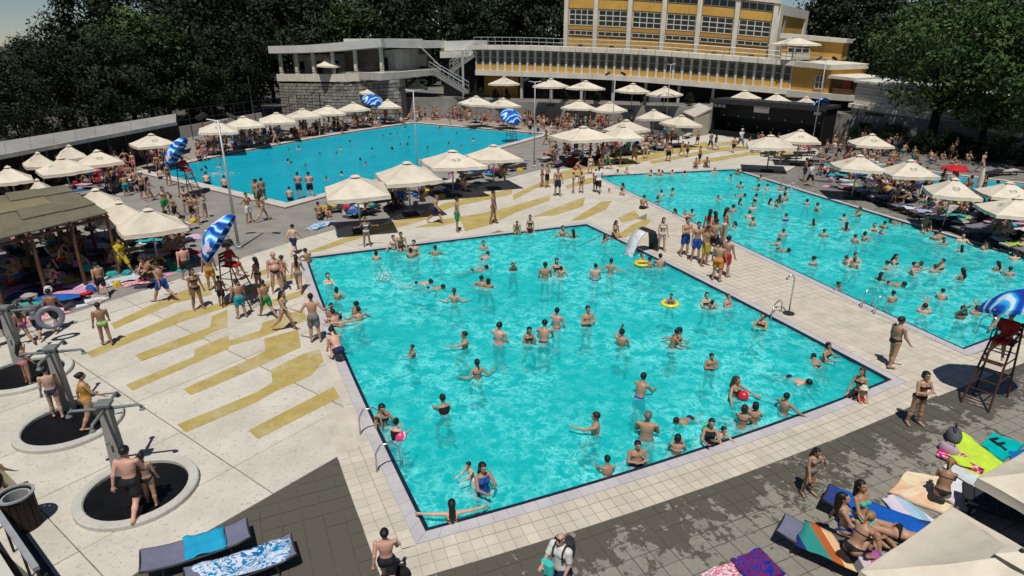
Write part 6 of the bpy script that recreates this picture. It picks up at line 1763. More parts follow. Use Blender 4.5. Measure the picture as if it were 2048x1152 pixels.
def tpl(key, fine=False):
    if key.startswith('w_') and key not in SPEC: SPEC[key] = {**SPEC[key[2:]], 'legs': ((52, 10, 88, 0), (26, 12, 62, 0))}
    if (key, fine) not in TPL: TPL[(key, fine)] = make_body(h=.0125 if fine else .0175, **SPEC[key])
    return TPL[(key, fine)]
TAN, PALE, DEEPT, PINK, BROWN = (.42, .245, .155), (.56, .36, .255), (.27, .145, .085), (.55, .31, .23), (.34, .19, .115)
BLK, DBR, LBR, BLD, GRY = (.010, .008, .007), (.022, .013, .009), (.07, .035, .016), (.30, .19, .07), (.16, .15, .14)
SW = dict(black=(.010, .010, .012), navy=(.012, .02, .07), blue=(.01, .07, .30), red=(.38, .015, .015), green=(.02, .20, .06), yellow=(.50, .40, .02), orange=(.60, .20, .03), teal=(.01, .26, .33), white=(.62, .60, .58), pink=(.55, .12, .18), grey=(.14, .15, .15), purple=(.12, .03, .16), ochre=(.42, .22, .03), lime=(.22, .50, .12), aqua=(.03, .42, .36))
PEOPLE = []
def person(key, P, rz, s=1.0, skin=TAN, wear='black', hair=DBR, label='', group=None, fine=False, rot=None, top=None):
    body, parts, _ = tpl(key, fine)
    o = link('person', body); o.location = P; pr_ = random.Random(len(PEOPLE) * 13 + 5); bw = pr_.uniform(.96, 1.17); o.scale = (s * bw, s * bw * pr_.uniform(.97, 1.08), s); q_ = pr_.uniform(.82, 1.12); o.color = (skin[0] * q_, skin[1] * q_, skin[2] * q_, 1)
    o.rotation_euler = (0, 0, rz) if rot is None else rot
    for nm, me in parts:
        c = link(nm, me, o)
        c.color = (*(hair if nm == 'hair' else (SW[top] if top and nm in ('shirt', 'bikini_top', 'hat') else SW[wear])), 1)
    tag(o, label, 'person', group); PEOPLE.append(o)
    return o
def face_cam(P): return math.atan2(-P[1], -P[0]) + R(90)
def stand(px, py, key, turn, hp=None, **kw):
    """feet at a photo point; turn in degrees from facing the viewer; hp = height in photo pixels"""
    P = G(px, py, kw.pop('z', .014)); s = 1.0
    if hp: s = hp * dist_f(P) / FPX / math.cos(PITCH * .75) / 1.74
    s = max(.55, min(1.12, s))
    return person(key, P, face_cam(P) + R(turn), s, **kw)
def wade(px, py, key, turn, deep, s=1.0, **kw):
    """standing in the water: the surface crosses the body at (px, py), deep metres above the soles"""
    P = G(px, py, WATER_Z)
    if deep > 1.0: key = 'w_' + key                    # out of their depth: knees bent, treading water
    P.z = WATER_Z - (deep - .92 + tpl(key)[2]) * s
    return person(key, P, face_cam(P) + R(turn), s, **kw)
def swim(px, py, ang, s=1.0, key='swim', depth=.12, **kw):
    P = G(px, py, WATER_Z); rot = (Matrix.Rotation(R(ang), 3, 'Z') @ Matrix.Rotation(R(80), 3, 'X')).to_euler()
    o = person(key, P, 0, s, rot=rot, **kw); m = rot.to_matrix() @ Vector((0, 0, 1.1 * s)); o.location = P - m; o.location.z = WATER_Z - depth * s - m.z * .6
    return o
# ---- people on the deck and paving (feet x, y in the photograph, turn from facing the viewer, height in pixels)
D = stand
D(277, 1024, 'm_walk', 150, 150, skin=PINK, wear='black', hair=BLK, label='man under the nearest round shower, back to the viewer', fine=True)
D(306, 1010, 'f_tail', 165, 118, skin=TAN, wear='black', hair=BLK, label='girl with tied hair beside a man under the nearest shower', fine=True)
D(118, 836, 'm_trunk', 170, 112, skin=PALE, wear='navy', hair=BLK, label='man in navy trunks behind the middle shower column', fine=True)
D(188, 853, 'f_bun', 100, 118, skin=TAN, wear='ochre', hair=BLK, label='woman with a hair bun walking across the middle shower basin', fine=True)
D(60, 768, 'f_face', 120, 88, skin=TAN, wear='pink', hair=BLK, label='woman wringing her hair at the farthest shower')
D(8, 690, 'm_hip', 30, 100, skin=TAN, wear='navy', hair=DBR, label='man at the left edge beside the farthest shower column')
D(52, 688, 'f_walk', 200, 80, skin=BROWN, wear='purple', hair=BLK, label='woman in purple bikini among towels near the left edge')
D(82, 676, 'm_shirt', 160, 86, skin=TAN, wear='navy', top='grey', hair=DBR, label='man in grey shirt and navy shorts near the left showers')
D(116, 660, 'm_walk', 150, 86, skin=DEEPT, wear='black', hair=BLK, label='man carrying a grey swim ring near the left towels')
ring(G(112, 628, .95) + V((0, -.3, 0)), .34, .09, (.16, .17, .20), 'grey swim ring carried by a man near the left towels', rot=(R(80), 0, R(30)))
D(215, 690, 'm_trunk', 185, 88, skin=BROWN, wear='lime', hair=DBR, label='person in light green trunks walking away across the striped deck')
D(330, 602, 'm_walk', 230, 82, skin=TAN, wear='blue', hair=DBR, label='man in blue shorts stepping from the towels onto the deck')
D(207, 592, 'm_walk', 190, 70, skin=BROWN, wear='black', hair=BLK, label='man with a towel over his shoulders near the left towels')
D(250, 545, 'm_shirt', 40, 70, skin=TAN, wear='yellow', top='yellow', hair=BLK, label='person in a yellow shirt under the left parasol')
D(398, 618, 'f_stand', 20, 82, skin=BROWN, wear='black', hair=DBR, label='woman in black bikini standing left of the lifeguard chair')
D(376, 562, 'm_walk', 190, 76, skin=PINK, wear='black', hair=BLK, label='man in black shorts walking away left of the lifeguard chair')
D(426, 580, 'm_stand', 180, 80, skin=BROWN, wear='ochre', hair=BLK, label='man in ochre shorts behind the left lifeguard chair')
D(446, 612, 'm_stand', 160, 62, skin=BROWN, wear='black', hair=BLK, label='boy in black shorts inside the legs of the left chair')
D(484, 636, 'm_stand', 200, 80, skin=TAN, wear='teal', hair=BLK, label='boy in teal shorts right of the left lifeguard chair')
D(520, 585, 'f_stand', 230, 72, skin=BROWN, wear='black', hair=BLK, label='long-haired woman in black between chair and bald man')
D(536, 634, 'm_walk', 210, 78, skin=BROWN, wear='green', hair=DBR, label='boy in dark green shorts walking toward the near pool')
D(556, 585, 'm_belly', 10, 82, skin=PINK, wear='black', label='bald stout man in black trunks facing the viewer')
D(570, 572, 'f_stand', 120, 62, skin=TAN, wear='pink', hair=DBR, label='child standing half behind the bald man')
D(572, 660, 'f_walk', 60, 84, skin=TAN, wear='grey', hair=BLK, label='girl with long black hair walking on the deck by the pool corner')
D(632, 684, 'm_hip', 175, 100, skin=TAN, wear='grey', hair=BLK, label='man in grey patterned shorts with hand on hip at the left pool edge')
D(600, 582, 'f_walk', 170, 74, skin=TAN, wear='grey', hair=BLK, label='woman in grey bikini standing at the far left pool corner')
D(590, 508, 'm_walk', 140, 60, skin=PALE, wear='navy', hair=BLK, label='boy in navy shorts walking on the deck before the far pool')
D(680, 724, 'm_crouch', 200, None, skin=PINK, wear='navy', hair=BLK, label='man crouching at the left edge of the near pool')
D(735, 493, 'f_hip', 10, 58, skin=BROWN, wear='white', hair=DBR, label='woman in a white bikini standing at the top of the near pool')
D(872, 446, 'm_walk', 60, 58, skin=TAN, wear='navy', hair=DBR, label='boy in patterned shorts running on the striped deck')
D(915, 463, 'm_stand', 100, 70, skin=TAN, wear='green', hair=BLK, label='boy in green swim shorts on the striped deck')
D(987, 447, 'm_trunk', 70, 68, skin=BROWN, wear='ochre', hair=BLK, label='tanned man reaching out on the striped deck')
D(782, 420, 'm_stand', 200, 66, skin=BROWN, wear='black', hair=BLK, label='man in black shorts under the second middle parasol')
D(802, 417, 'm_stand', 30, 66, skin=BROWN, wear='blue', hair=BLK, label='man in blue shorts under the second middle parasol')
D(1084, 374, 'm_trunk', 90, 44, skin=TAN, wear='black', hair=DBR, label='leftmost of two men standing on the deck before the red lounger')
D(1094, 375, 'm_fold', 60, 44, skin=TAN, wear='black', hair=DBR, label='man in black shorts on the deck before the red lounger')
D(1115, 392, 'm_stand', 10, 58, skin=BROWN, wear='navy', hair=DBR, label='man in dark shorts standing alone on the striped deck by the right pool')
D(1146, 386, 'm_wide', 90, 40, skin=PALE, wear='white', hair=LBR, label='child with arms out at the left corner of the right pool')
D(1162, 386, 'm_trunk', 190, 40, skin=TAN, wear='black', hair=BLK, label='child in black trunks at the left corner of the right pool')
D(1196, 386, 'm_shirt', 180, 52, skin=BROWN, wear='black', top='white', hair=BLK, label='man in a white shirt at the left corner of the right pool')
D(1190, 384, 'm_stand', 150, 44, skin=BROWN, wear='black', hair=BLK, label='boy beside a white-shirted man by the right pool')
D(1180, 348, 'f_stand', 20, 36, skin=PALE, wear='white', hair=LBR, label='child standing on the deck above the right pool corner')
D(1215, 338, 'm_walk', 60, 40, skin=BROWN, wear='green', hair=DBR, label='man in khaki shorts bending by the middle parasols')
D(1268, 328, 'm_walk', 200, 40, skin=BROWN, wear='ochre', hair=LBR, label='man in ochre shorts walking on the far striped deck')
D(1336, 323, 'm_stand', 175, 36, skin=TAN, wear='black', hair=BLK, label='man in black shorts on the far striped deck')
D(1363, 313, 'm_walk', 40, 30, skin=TAN, wear='yellow', hair=DBR, label='child in yellow on the far striped deck')
D(1374, 314, 'm_walk', 160, 30, skin=DEEPT, wear='black', hair=BLK, label='dark boy walking on the far striped deck')
D(1398, 328, 'm_stand', 120, 34, skin=TAN, wear='black', hair=DBR, label='man standing at the top edge of the right pool')
D(1394, 290, 'm_walk', 10, 28, skin=BROWN, wear='black', hair=BLK, label='man in black walking left of the stage')
D(1420, 298, 'm_shirt', 40, 32, skin=BROWN, wear='black', top='grey', hair=BLK, label='person in grey shirt before the stage corner')
D(1430, 300, 'm_shirt', 70, 30, skin=BROWN, wear='white', top='black', hair=BLK, label='person in a black top before the stage')
D(1466, 305, 'm_walk', 160, 30, skin=TAN, wear='black', top='white', hair=DBR, label='child in black before the middle of the stage')
D(1480, 296, 'm_cap', 50, 42, skin=TAN, wear='grey', top='white', hair=DBR, label='man in white shirt and white cap before the stage')
D(1497, 298, 'f_walk', 90, 26, skin=BROWN, wear='black', hair=DBR, label='woman walking before the right half of the stage')
D(1516, 305, 'm_walk', 200, 26, skin=BROWN, wear='black', hair=BLK, label='man in black near the stage parasol pole')
D(1618, 372, 'm_shirt', 60, 46, skin=TAN, wear='black', top='white', hair=LBR, label='person in a white robe beside the right pool corner')
D(1607, 362, 'm_stand', 100, 44, skin=DEEPT, wear='navy', hair=BLK, label='dark man standing beside the white robe')
D(1322, 502, 'f_stand', 15, 66, skin=PALE, wear='white', hair=BLK, label='woman in a white bikini beside the curved water jet')
D(1368, 512, 'm_fold', 40, 80, skin=TAN, wear='blue', hair=DBR, label='man in blue shorts at the left of the group between the pools')
D(1390, 522, 'm_stand', 20, 82, skin=BROWN, wear='blue', hair=DBR, label='second man in blue shorts of the group between the pools')
D(1408, 531, 'm_phone', 60, 82, skin=BROWN, wear='yellow', hair=BLK, label='man in yellow shorts in the group between the pools')
D(1413, 492, 'f_stand', 170, 78, skin=BROWN, wear='pink', hair=BLK, label='woman with long black hair at the back of the group, pink bikini')
D(1424, 494, 'f_walk', 200, 80, skin=TAN, wear='orange', hair=BLK, label='woman in orange bikini at the back of the group')
D(1446, 486, 'f_stand', 120, 70, skin=TAN, wear='white', hair=DBR, label='woman with long brown hair at the right of the group')
D(1424, 512, 'm_stand', 180, 74, skin=TAN, wear='black', hair=BLK, label='man in black shorts in the middle of the group between the pools')
D(1432, 562, 'm_stand', 165, 80, skin=TAN, wear='orange', hair=BLK, label='boy in orange shorts at the front of the group')
D(1448, 552, 'm_stand', 150, 80, skin=TAN, wear='red', hair=BLK, label='man in red shorts at the right of the group between the pools')
D(1780, 733, 'm_trunk', 135, 104, skin=TAN, wear='black', hair=DBR, label='man in black trunks standing alone on the tiled walkway', fine=True)
D(1826, 848, 'f_fold', 45, 114, skin=TAN, wear='black', hair=BLK, label='woman in black bikini with folded arms at the edge of the paving', fine=True)
D(1614, 988, 'f_face', 50, 106, skin=TAN, wear='grey', hair=BLK, label='woman in a grey bikini drinking on the wet paving', fine=True)
D(778, 1172, 'm_walk', 175, 136, skin=PINK, wear='black', hair=BLK, label='boy in black shorts walking at the bottom edge, seen from behind', fine=True)
man = D(1118, 1196, 'm_bald', -35, 160, skin=PINK, wear='navy', top='white', label='bald man in sunglasses and white shirt with a black backpack', fine=True)
def attach(o, name, mb, mat, loc, col=None, label=None, cat=None, rot=None):
    P = o.matrix_basis @ Vector(loc) if False else (Matrix.Translation(o.location) @ o.rotation_euler.to_matrix().to_4x4() @ Matrix.Scale(o.scale[0], 4)) @ Vector(loc)
    t = mb.build(name, mat, smooth=False, bevel=.0); t.location = P; t.rotation_euler = o.rotation_euler; t.scale = o.scale
    if col: t.color = (*col, 1)
    tag(t, label, cat); return t
m = MB(); m.lathe([(.08, -.24), (.15, -.22), (.17, 0), (.15, .18), (.06, .24)], 12)
bp_ = attach(man, 'backpack', m, MT['charcoal'], (.02, .20, 1.22), label='black backpack on the bald man at the bottom edge', cat='backpack')
m = MB()
for x in (-.11, .11): m.tube([(x, .10, .18), (x, -.02, .26), (x * 1.05, -.135, .16), (x * 1.1, -.13, -.06), (x * 1.1, .06, -.16)], .022, 6)
m.build('strap', MT['charcoal'], bp_).location = (0, -.18, 0)
m = MB(); m.box((-.035, -.098, 0), (.058, .02, .034)); m.box((.035, -.098, 0), (.058, .02, .034)); m.box((0, -.10, .006), (.02, .012, .010)); m.box((-.075, -.04, .006), (.008, .11, .012)); m.box((.075, -.04, .006), (.008, .11, .012))
attach(man, 'sunglasses', m, MT['black'], (0, -.022, 1.652), label='dark sunglasses on the bald man at the bottom edge', cat='sunglasses')
m = MB(); m.box((0, 0, 0), (.30, .16, .34)); t_ = attach(man, 'beach_bag', m, MT['towel'], (-.12, -.28, .98), (.06, .50, .45), 'turquoise towel bundle held by the bald man', 'towel'); bevel_mesh(t_.data, .05)
# far left, waste bin neighbour
D(8, 1000, 'm_walk', 120, 110, skin=TAN, wear='black', hair=DBR, label='person cut by the left edge beside the waste bin')

# ---- seated at pool edges
def edge_sit(px, py, key, turn, s=1.0, **kw):
    P = G(px, py); 
    b = tpl(key); P = P + Vector((0, 0, 0)); o = person(key, P, face_cam(P) + R(turn), s, **kw)
    o.location.z = .012 - (b[2] - .13) * s; return o
edge_sit(802, 497, 'm_sitf', 10, skin=TAN, wear='black', hair=DBR, label='man sitting on the top edge of the near pool, feet in the water')
edge_sit(1060, 462, 'f_sit', 0, skin=TAN, wear='black', hair=BLK, label='woman sitting on the top edge of the near pool')
edge_sit(1034, 464, 'm_sitf', 0, .72, skin=BROWN, wear='green', hair=BLK, label='boy sitting on the top edge of the near pool')
edge_sit(1229, 472, 'f_sit', 40, .95, skin=TAN, wear='ochre', hair=BLK, label='woman sitting at the far right corner of the near pool')
edge_sit(1716, 790, 'f_sit', -20, 1.0, skin=TAN, wear='black', hair=LBR, label='woman with long brown hair sitting at the near right pool edge', fine=False)
edge_sit(1720, 800, 'm_sitf', 30, .52, skin=PALE, wear='red', hair=BLD, label='toddler sitting beside a long-haired woman at the pool edge')
o = MB().lathe([(.15, 0), (.10, .015), (.085, .05), (.07, .09), (.02, .105)], 14).build('sun_hat', MT['towel'], smooth=True); q = G(1718, 800); o.location = (q.x + .02, q.y - .08, .44); o.color = (.66, .62, .45, 1); tag(o, 'pale sun hat on the toddler at the pool edge', 'hat')
for px, py, tn, lb, sk in ((580, 400, 170, 'boy sitting on the near corner of the far pool', PINK), (450, 376, 170, 'man with a red back sitting on the near edge of the far pool', PINK), (414, 368, 170, 'man sitting on the near edge of the far pool by the chair', PALE), (322, 358, 170, 'man sitting at the left corner of the far pool', PINK), (1391, 336, 0, 'woman sitting at the top edge of the right pool', TAN), (1411, 334, 20, 'man sitting at the top edge of the right pool', BROWN), (1284, 418, 150, 'dark-haired bather sitting on the left edge of the right pool', BROWN), (1848, 458, 20, 'bather sitting on the far edge of the right pool', TAN)):
    edge_sit(px, py, 'm_sitf', tn, .95, skin=sk, wear='black', hair=DBR, label=lb)
# ---- bathers in the near pool: x, y where the water meets the body, pose, turn, depth, scale, skin, wear, hair
W = wade
BA = [
 (657, 566, 'f_wet', 10, 1.25, 1, PALE, 'white', BLK, 'pale woman up to her chest near the far left pool corner'), (675, 600, 'f_wet', 150, 1.12, .95, TAN, 'black', BLK, 'girl with wet dark hair near the left pool edge'),
 (707, 630, 'm_fwd', 120, 1.15, .95, BROWN, 'navy', BLK, 'back one of two boys near the left pool edge'), (719, 640, 'm_out', 200, 1.15, .95, PALE, 'navy', BLK, 'front one of two boys near the left pool edge'),
 (662, 640, 'm_fwd', 160, 1.05, .95, BROWN, 'black', BLK, 'man leaning on the left edge of the near pool'), (672, 652, 'm_fwd', 200, 1.05, .95, PINK, 'black', BLK, 'pink-backed man at the left edge of the near pool'), (683, 655, 'm_wide', 180, 1.10, .8, PALE, 'teal', BLK, 'boy beside the men at the left edge of the near pool'),
 (617, 525, 'm_fwd', 210, .95, .9, BROWN, 'black', BLK, 'boy leaning out at the far left corner of the near pool'),
 (753, 520, 'f_wet', 170, 1.2, .9, PINK, 'pink', BLK, 'girl in pink with long hair at the top of the near pool'), (788, 498, 'm_out', 30, .95, .95, PALE, 'black', BLK, 'pale man standing left of the man on the top edge'), (829, 510, 'm_stand', -20, .95, 1, PALE, 'black', BLK, 'pale man standing right of the man on the top edge'), (822, 516, 'f_wet', 170, 1.15, .9, TAN, 'black', BLK, 'girl with long black hair before the pale man'),
 (871, 510, 'm_out', 170, 1.2, .95, TAN, 'black', BLK, 'boy with arms out at the top of the near pool'), (967, 498, 'm_stand', 10, 1.25, .95, TAN, 'black', DBR, 'man up to his chest near the top middle of the near pool'), (1026, 542, 'm_big', 10, 1.28, .9, TAN, 'navy', BLK, 'boy splashing right of the floating swimmer'),
 (963, 572, 'm_hip', 160, 1.22, .95, TAN, 'black', BLK, 'left one of a couple in the upper near pool'), (977, 575, 'f_wet', 170, 1.28, .95, BROWN, 'black', BLK, 'right one of a couple in the upper near pool'),
 (909, 605, 'f_hip', 175, 1.10, 1, PALE, 'black', LBR, 'pale woman with hands on hips in the upper near pool'),
 (1090, 556, 'm_trunk', 185, .98, 1, TAN, 'navy', BLK, 'man in navy trunks standing waist-deep, left of a mother and girl'), (1113, 546, 'f_out', 10, 1.0, 1, PALE, 'black', BLK, 'mother with arms out behind a small girl'), (1122, 555, 'f_wet', 180, 1.0, .75, TAN, 'red', BLK, 'small girl with black hair before her mother'),
 (1190, 560, 'm_trunk', 180, .95, 1, PINK, 'blue', BLK, 'man in blue trunks with a pink back, upper near pool'), (1221, 547, 'm_hip', 170, 1.0, 1, TAN, 'black', BLK, 'man standing right of the man in blue trunks'),
 (1283, 524, 'f_wet', 30, 1.2, .9, TAN, 'yellow', DBR, 'woman inside the yellow ring below the water jet'), (1297, 535, 'm_fwd', 170, 1.15, .85, BROWN, 'black', BLK, 'boy beside the yellow ring below the water jet'), (1320, 536, 'm_fwd', 190, 1.05, 1, TAN, 'black', BLK, 'man leaning on the right pool edge below the water jet'),
 (1341, 608, 'm_fwd', 0, 1.05, .75, BROWN, 'navy', BLK, 'boy sitting in the yellow swim ring'),
 (1411, 612, 'f_wet', 20, 1.1, .95, PALE, 'black', BLK, 'mother near the right pool edge with a toddler'), (1423, 617, 'f_wet', 150, 1.2, .7, TAN, 'black', BLK, 'toddler in the water before a mother, right side'), (1453, 612, 'm_fold', 60, 1.1, .85, PINK, 'pink', LBR, 'pale child at the right edge of the near pool'),
 (1058, 686, 'f_face', 10, 1.05, .95, TAN, 'black', BLK, 'woman facing a broad-backed man in the middle of the near pool'), (1088, 682, 'm_fwd', 175, 1.0, 1.05, PINK, 'black', BLK, 'broad pink-backed man in the middle of the near pool'), (1113, 656, 'm_one', 150, .95, 1.05, PINK, 'red', BLK, 'tall man reaching right in the middle of the near pool'), (1174, 650, 'm_fold', 30, .98, 1.05, TAN, 'black', DBR, 'man with folded arms in the middle of the near pool'),
 (998, 684, 'm_phone', 150, 1.0, 1.02, PINK, 'pink', BLK, 'pink-backed man raising a hand to his face in the near pool'), (930, 694, 'm_one', -100, 1.12, .98, TAN, 'black', BLK, 'man pointing to the right in the left half of the near pool'), (826, 712, 'm_one', -80, 1.1, .68, BROWN, 'teal', BLK, 'small boy alone in the left half of the near pool'),
 (955, 757, 'f_hip', 200, 1.05, 1, TAN, 'black', BLK, 'woman with wet hair seen from behind, left half of the near pool'),
 (1242, 692, 'm_up', 160, 1.05, .95, TAN, 'black', BLK, 'boy with one raised arm near the middle of the near pool'), (1343, 694, 'm_fwd', 110, 1.0, .98, BROWN, 'navy', BLK, 'left one of an embracing pair in the near pool'), (1356, 686, 'f_wet', -70, 1.05, .9, BROWN, 'red', BLK, 'right one of an embracing pair in the near pool'),
 (1523, 654, 'f_wet', -20, 1.12, .95, TAN, 'black', BLK, 'woman at the right edge of the near pool below the bent rail'), (1420, 737, 'm_fold', 30, 1.0, .75, BROWN, 'black', BLK, 'boy alone in the right half of the near pool'),
 (1468, 792, 'f_out', 60, 1.05, 1, TAN, 'black', LBR, 'woman bending over a red ball, right half of the near pool'), (1279, 794, 'm_fwd', 155, .98, 1.02, TAN, 'blue', BLK, 'man in blue shorts leaning forward, lower near pool'), (1191, 866, 'm_one', -110, 1.08, 1, TAN, 'teal', DBR, 'man moving right through the lower near pool'),
 (1292, 876, 'm_fold', 178, .96, 1.06, TAN, 'grey', GRY, 'broad man with folded arms seen from behind, lower near pool'), (1418, 884, 'f_hold', 10, 1.0, 1, TAN, 'black', BLK, 'woman holding a child and a green ball by the near edge'), (1436, 880, 'm_fwd', 60, 1.05, .72, PALE, 'white', BLK, 'child beside the woman with the green ball'),
 (1484, 852, 'f_wet', 170, 1.0, .92, TAN, 'black', DBR, 'left one of two girls at the near pool edge'), (1506, 846, 'f_wet', 185, 1.0, .92, TAN, 'black', BLK, 'right one of two girls at the near pool edge'), (1567, 826, 'm_out', 150, 1.0, .9, TAN, 'black', BLK, 'boy standing near the right end of the near edge'),
 (1650, 722, 'f_wet', 60, 1.0, .95, TAN, 'black', BLK, 'woman wading by the right corner of the near pool'), (1352, 908, 'f_wet', 175, 1.05, .88, TAN, 'white', BLK, 'girl with long black hair standing at the near pool edge'), (1272, 928, 'm_fold', 20, .92, .85, TAN, 'navy', BLK, 'boy with swim goggles at the near pool edge'),
 (1216, 952, 'm_fwd', 200, 1.12, .85, TAN, 'black', BLK, 'boy holding on to the near pool edge'), (966, 982, 'f_hold', 25, .92, 1, TAN, 'blue', BLK, 'woman in blue swimsuit carrying a small child, lower left'), (945, 968, 'm_fwd', -60, .62, .62, PALE, 'white', BLK, 'small child carried by a woman in blue, lower left'),
 (905, 1046, 'f_wide', 182, 1.1, 1, PALE, 'black', BLK, 'woman with arms spread at the near left corner, seen from behind'), (890, 826, 'f_fwd', 200, 1.18, 1, TAN, 'black', DBR, 'woman with tied hair bending in the left half of the near pool'),
 (766, 852, 'f_face', 20, 1.0, 1, TAN, 'black', BLK, 'woman at the left pool edge above the steel ladder'), (790, 878, 'f_fwd', 150, 1.12, .95, PINK, 'black', BLK, 'woman in black leaning over the pink ball'),
 (1125, 473, 'm_out', 20, 1.1, .98, TAN, 'black', DBR, 'man with spread arms below the seated women'), (1146, 476, 'f_out', 200, 1.2, .95, TAN, 'black', BLK, 'woman floating beside a man at the top right of the near pool'), (1211, 482, 'f_wide', 60, 1.3, .9, BROWN, 'black', BLK, 'bather stretching out below the woman at the far right corner'),
]
FINE = {905, 1292, 1279, 966, 955, 1191, 1088, 1418, 1484, 766}
for px, py, key, tn, dp, s, sk, we, ha, lb in BA:
    W(px, py, key, tn, dp, s, skin=sk, wear=we, hair=ha, label=lb, fine=px in FINE)
for px, py, an, sk, lb in ((838, 566, 80, PALE, 'upper one of two swimmers kicking up a splash'), (862, 576, 80, TAN, 'lower one of two swimmers kicking up a splash'), (967, 518, 160, PINK, 'swimmer floating on his back at the top of the near pool'), (950, 540, 100, BROWN, 'swimmer diving under in the upper near pool'), (1585, 757, 35, PALE, 'pale swimmer gliding under water at the right of the near pool'), (1376, 838, -60, TAN, 'child swimming toward the woman with the green ball'), (1634, 730, 170, TAN, 'child floating beside the woman at the right corner')):
    swim(px, py, an, .85 if 'child' in lb else 1.0, skin=sk, wear='navy', hair=BLK, label=lb, depth=.16)
# ---- right pool: look-alikes told apart by their order
rp_ = random.Random(5); HC = [BLK, DBR, BLK, DBR, LBR, BLK]; SK = [TAN, PALE, BROWN, TAN, PINK, TAN, PALE]; WE = ['black', 'navy', 'blue', 'red', 'black', 'teal', 'grey']
KW = ['m_dip', 'm_fwd', 'f_wet', 'm_stand', 'f_dip', 'm_turn', 'f_tied', 'm_one', 'f_dip', 'm_dip']
RP = [(1235, 350), (1253, 348), (1301, 352), (1315, 352), (1324, 350), (1344, 350), (1369, 350), (1429, 347), (1460, 358), (1475, 350), (1523, 362), (1245, 378), (1243, 392), (1218, 388), (1322, 392), (1315, 404), (1344, 392), (1436, 400), (1480, 377), (1480, 410), (1516, 381), (1534, 380), (1510, 403), (1505, 420), (1466, 424), (1504, 452), (1469, 455), (1496, 438), (1349, 430), (1369, 436), (1383, 432), (1560, 381), (1570, 386), (1558, 406), (1549, 413), (1540, 410), (1568, 402), (1613, 410), (1632, 422), (1571, 442), (1626, 450), (1689, 442), (1691, 462), (1717, 432), (1747, 462), (1767, 456), (1763, 468), (1565, 474), (1646, 474), (1556, 492), (1708, 486), (1727, 482), (1845, 466), (1868, 480), (1876, 478), (1886, 489), (1923, 484), (1922, 504), (1961, 498), (1972, 498), (1626, 530), (1690, 528), (1708, 525), (1706, 536), (1788, 528), (1779, 540), (1760, 560), (1824, 548), (1840, 537), (1869, 545), (1882, 538), (1922, 560), (1881, 600), (1993, 542), (2017, 552), (2032, 506), (2028, 520), (1674, 582), (1783, 604), (1847, 626), (1920, 638), (1951, 630)]
out = []
for k, (px, py) in enumerate(RP):
    key = KW[(k * 7 + k // 10) % 10]; 
    if px in (1847, 1920, 1951): key = 'm_big'
    out.append(W(px, py, key, rp_.uniform(0, 360) if k % 3 else 180 + rp_.uniform(-40, 40), rp_.uniform(1.12, 1.30), rp_.uniform(.80, 1.0), skin=rp_.choice(SK), wear=rp_.choice(WE), hair=rp_.choice(HC)))
for px, py, an in ((1474, 392, 60), (1782, 568, 40), (1560, 500, 30), (1800, 448, 250)): out.append(swim(px, py, an, .95, skin=rp_.choice(SK), wear='navy', hair=BLK))
number(out, 'bather in the right-hand pool, %s from the left', 'bathers in the right pool')
D(1984, 660, 'f_walk', 150, 64, skin=TAN, wear='black', hair=BLK, label='woman climbing the ladder behind the right lifeguard')
# ---- far pool
FP = [(767, 273), (781, 271), (795, 268), (818, 277), (802, 291), (815, 291), (784, 299), (745, 301), (682, 298), (673, 309), (720, 321), (732, 330), (612, 334), (583, 328), (576, 324), (577, 301), (597, 298), (854, 298), (898, 289), (922, 295), (913, 268), (947, 282), (683, 350), (653, 360), (810, 258), (440, 334), (412, 338), (440, 318), (880, 258), (940, 262), (404, 343), (300, 350), (700, 285), (640, 310)]
out = []
for k, (px, py) in enumerate(FP):
    out.append(W(px, py, KW[(k * 3) % 10], rp_.uniform(0, 360), rp_.uniform(1.36, 1.50), rp_.uniform(.88, 1.0), skin=rp_.choice(SK), wear=rp_.choice(WE), hair=rp_.choice(HC)))
number(out, 'swimmer in the far blue pool, %s from the left', 'swimmers in the far pool')
for px, py, tn, we, lb in ((600, 392, 170, 'navy', 'left man in navy trunks standing in the near corner of the far pool'), (622, 392, 180, 'black', 'right man in black trunks standing in the near corner of the far pool')):
    D(px, py + 4, 'm_fold', tn, 50, skin=PINK, wear=we, hair=BLK, label=lb)
# ---- lifeguards
chairs = [((1985, 758), (2022, 818), (2030, 600), 'right', R(30)), ((470, 655), (440, 600), (436, 448), 'left', R(0)), ((385, 420), (372, 400), (366, 302), 'far', 0)]
def guard_set(P, rz, tilt, az, label, s=1.0, up=2.0, shift=(0, 0)):
    ch = guard_chair(P, rz, 'tall red-brown lifeguard chair ' + label); ch.scale = (s, s, s)
    M3 = Matrix.Rotation(rz, 3, 'Z'); b = tpl('guard')
    g_ = person('guard', P + M3 @ V((0, .02, 0)) * s, rz, s, skin=BROWN, wear='red', top='red', hair=BLK, label='lifeguard in red seated on the tall chair ' + label)
    g_.location.z = P.z + 1.98 * s - (b[2] - .12) * s
    blue_parasol(P + M3 @ V((shift[0], shift[1], 0)) * s + V((0, 0, (up + 1.3) * s)), tilt, az, s, 'blue printed parasol above the lifeguard chair ' + label)
guard_set(Vector((14.15, 16.3, 0)), R(-52), R(-20), R(10), 'by the right pool', .95, 1.85, (.35, .1))
guard_set(Vector((-11.05, 23.3, 0)), R(75), R(56), R(-82), 'on the striped deck', .88, 1.9, (.0, .35))
guard_set(G(378, 395), R(70), R(56), R(-82), 'at the near side of the far pool', .95, 1.9, (0, .35))
guard_set(G(1022, 284), R(160), R(35), R(30), 'at the far right of the far pool', .95, 1.5)
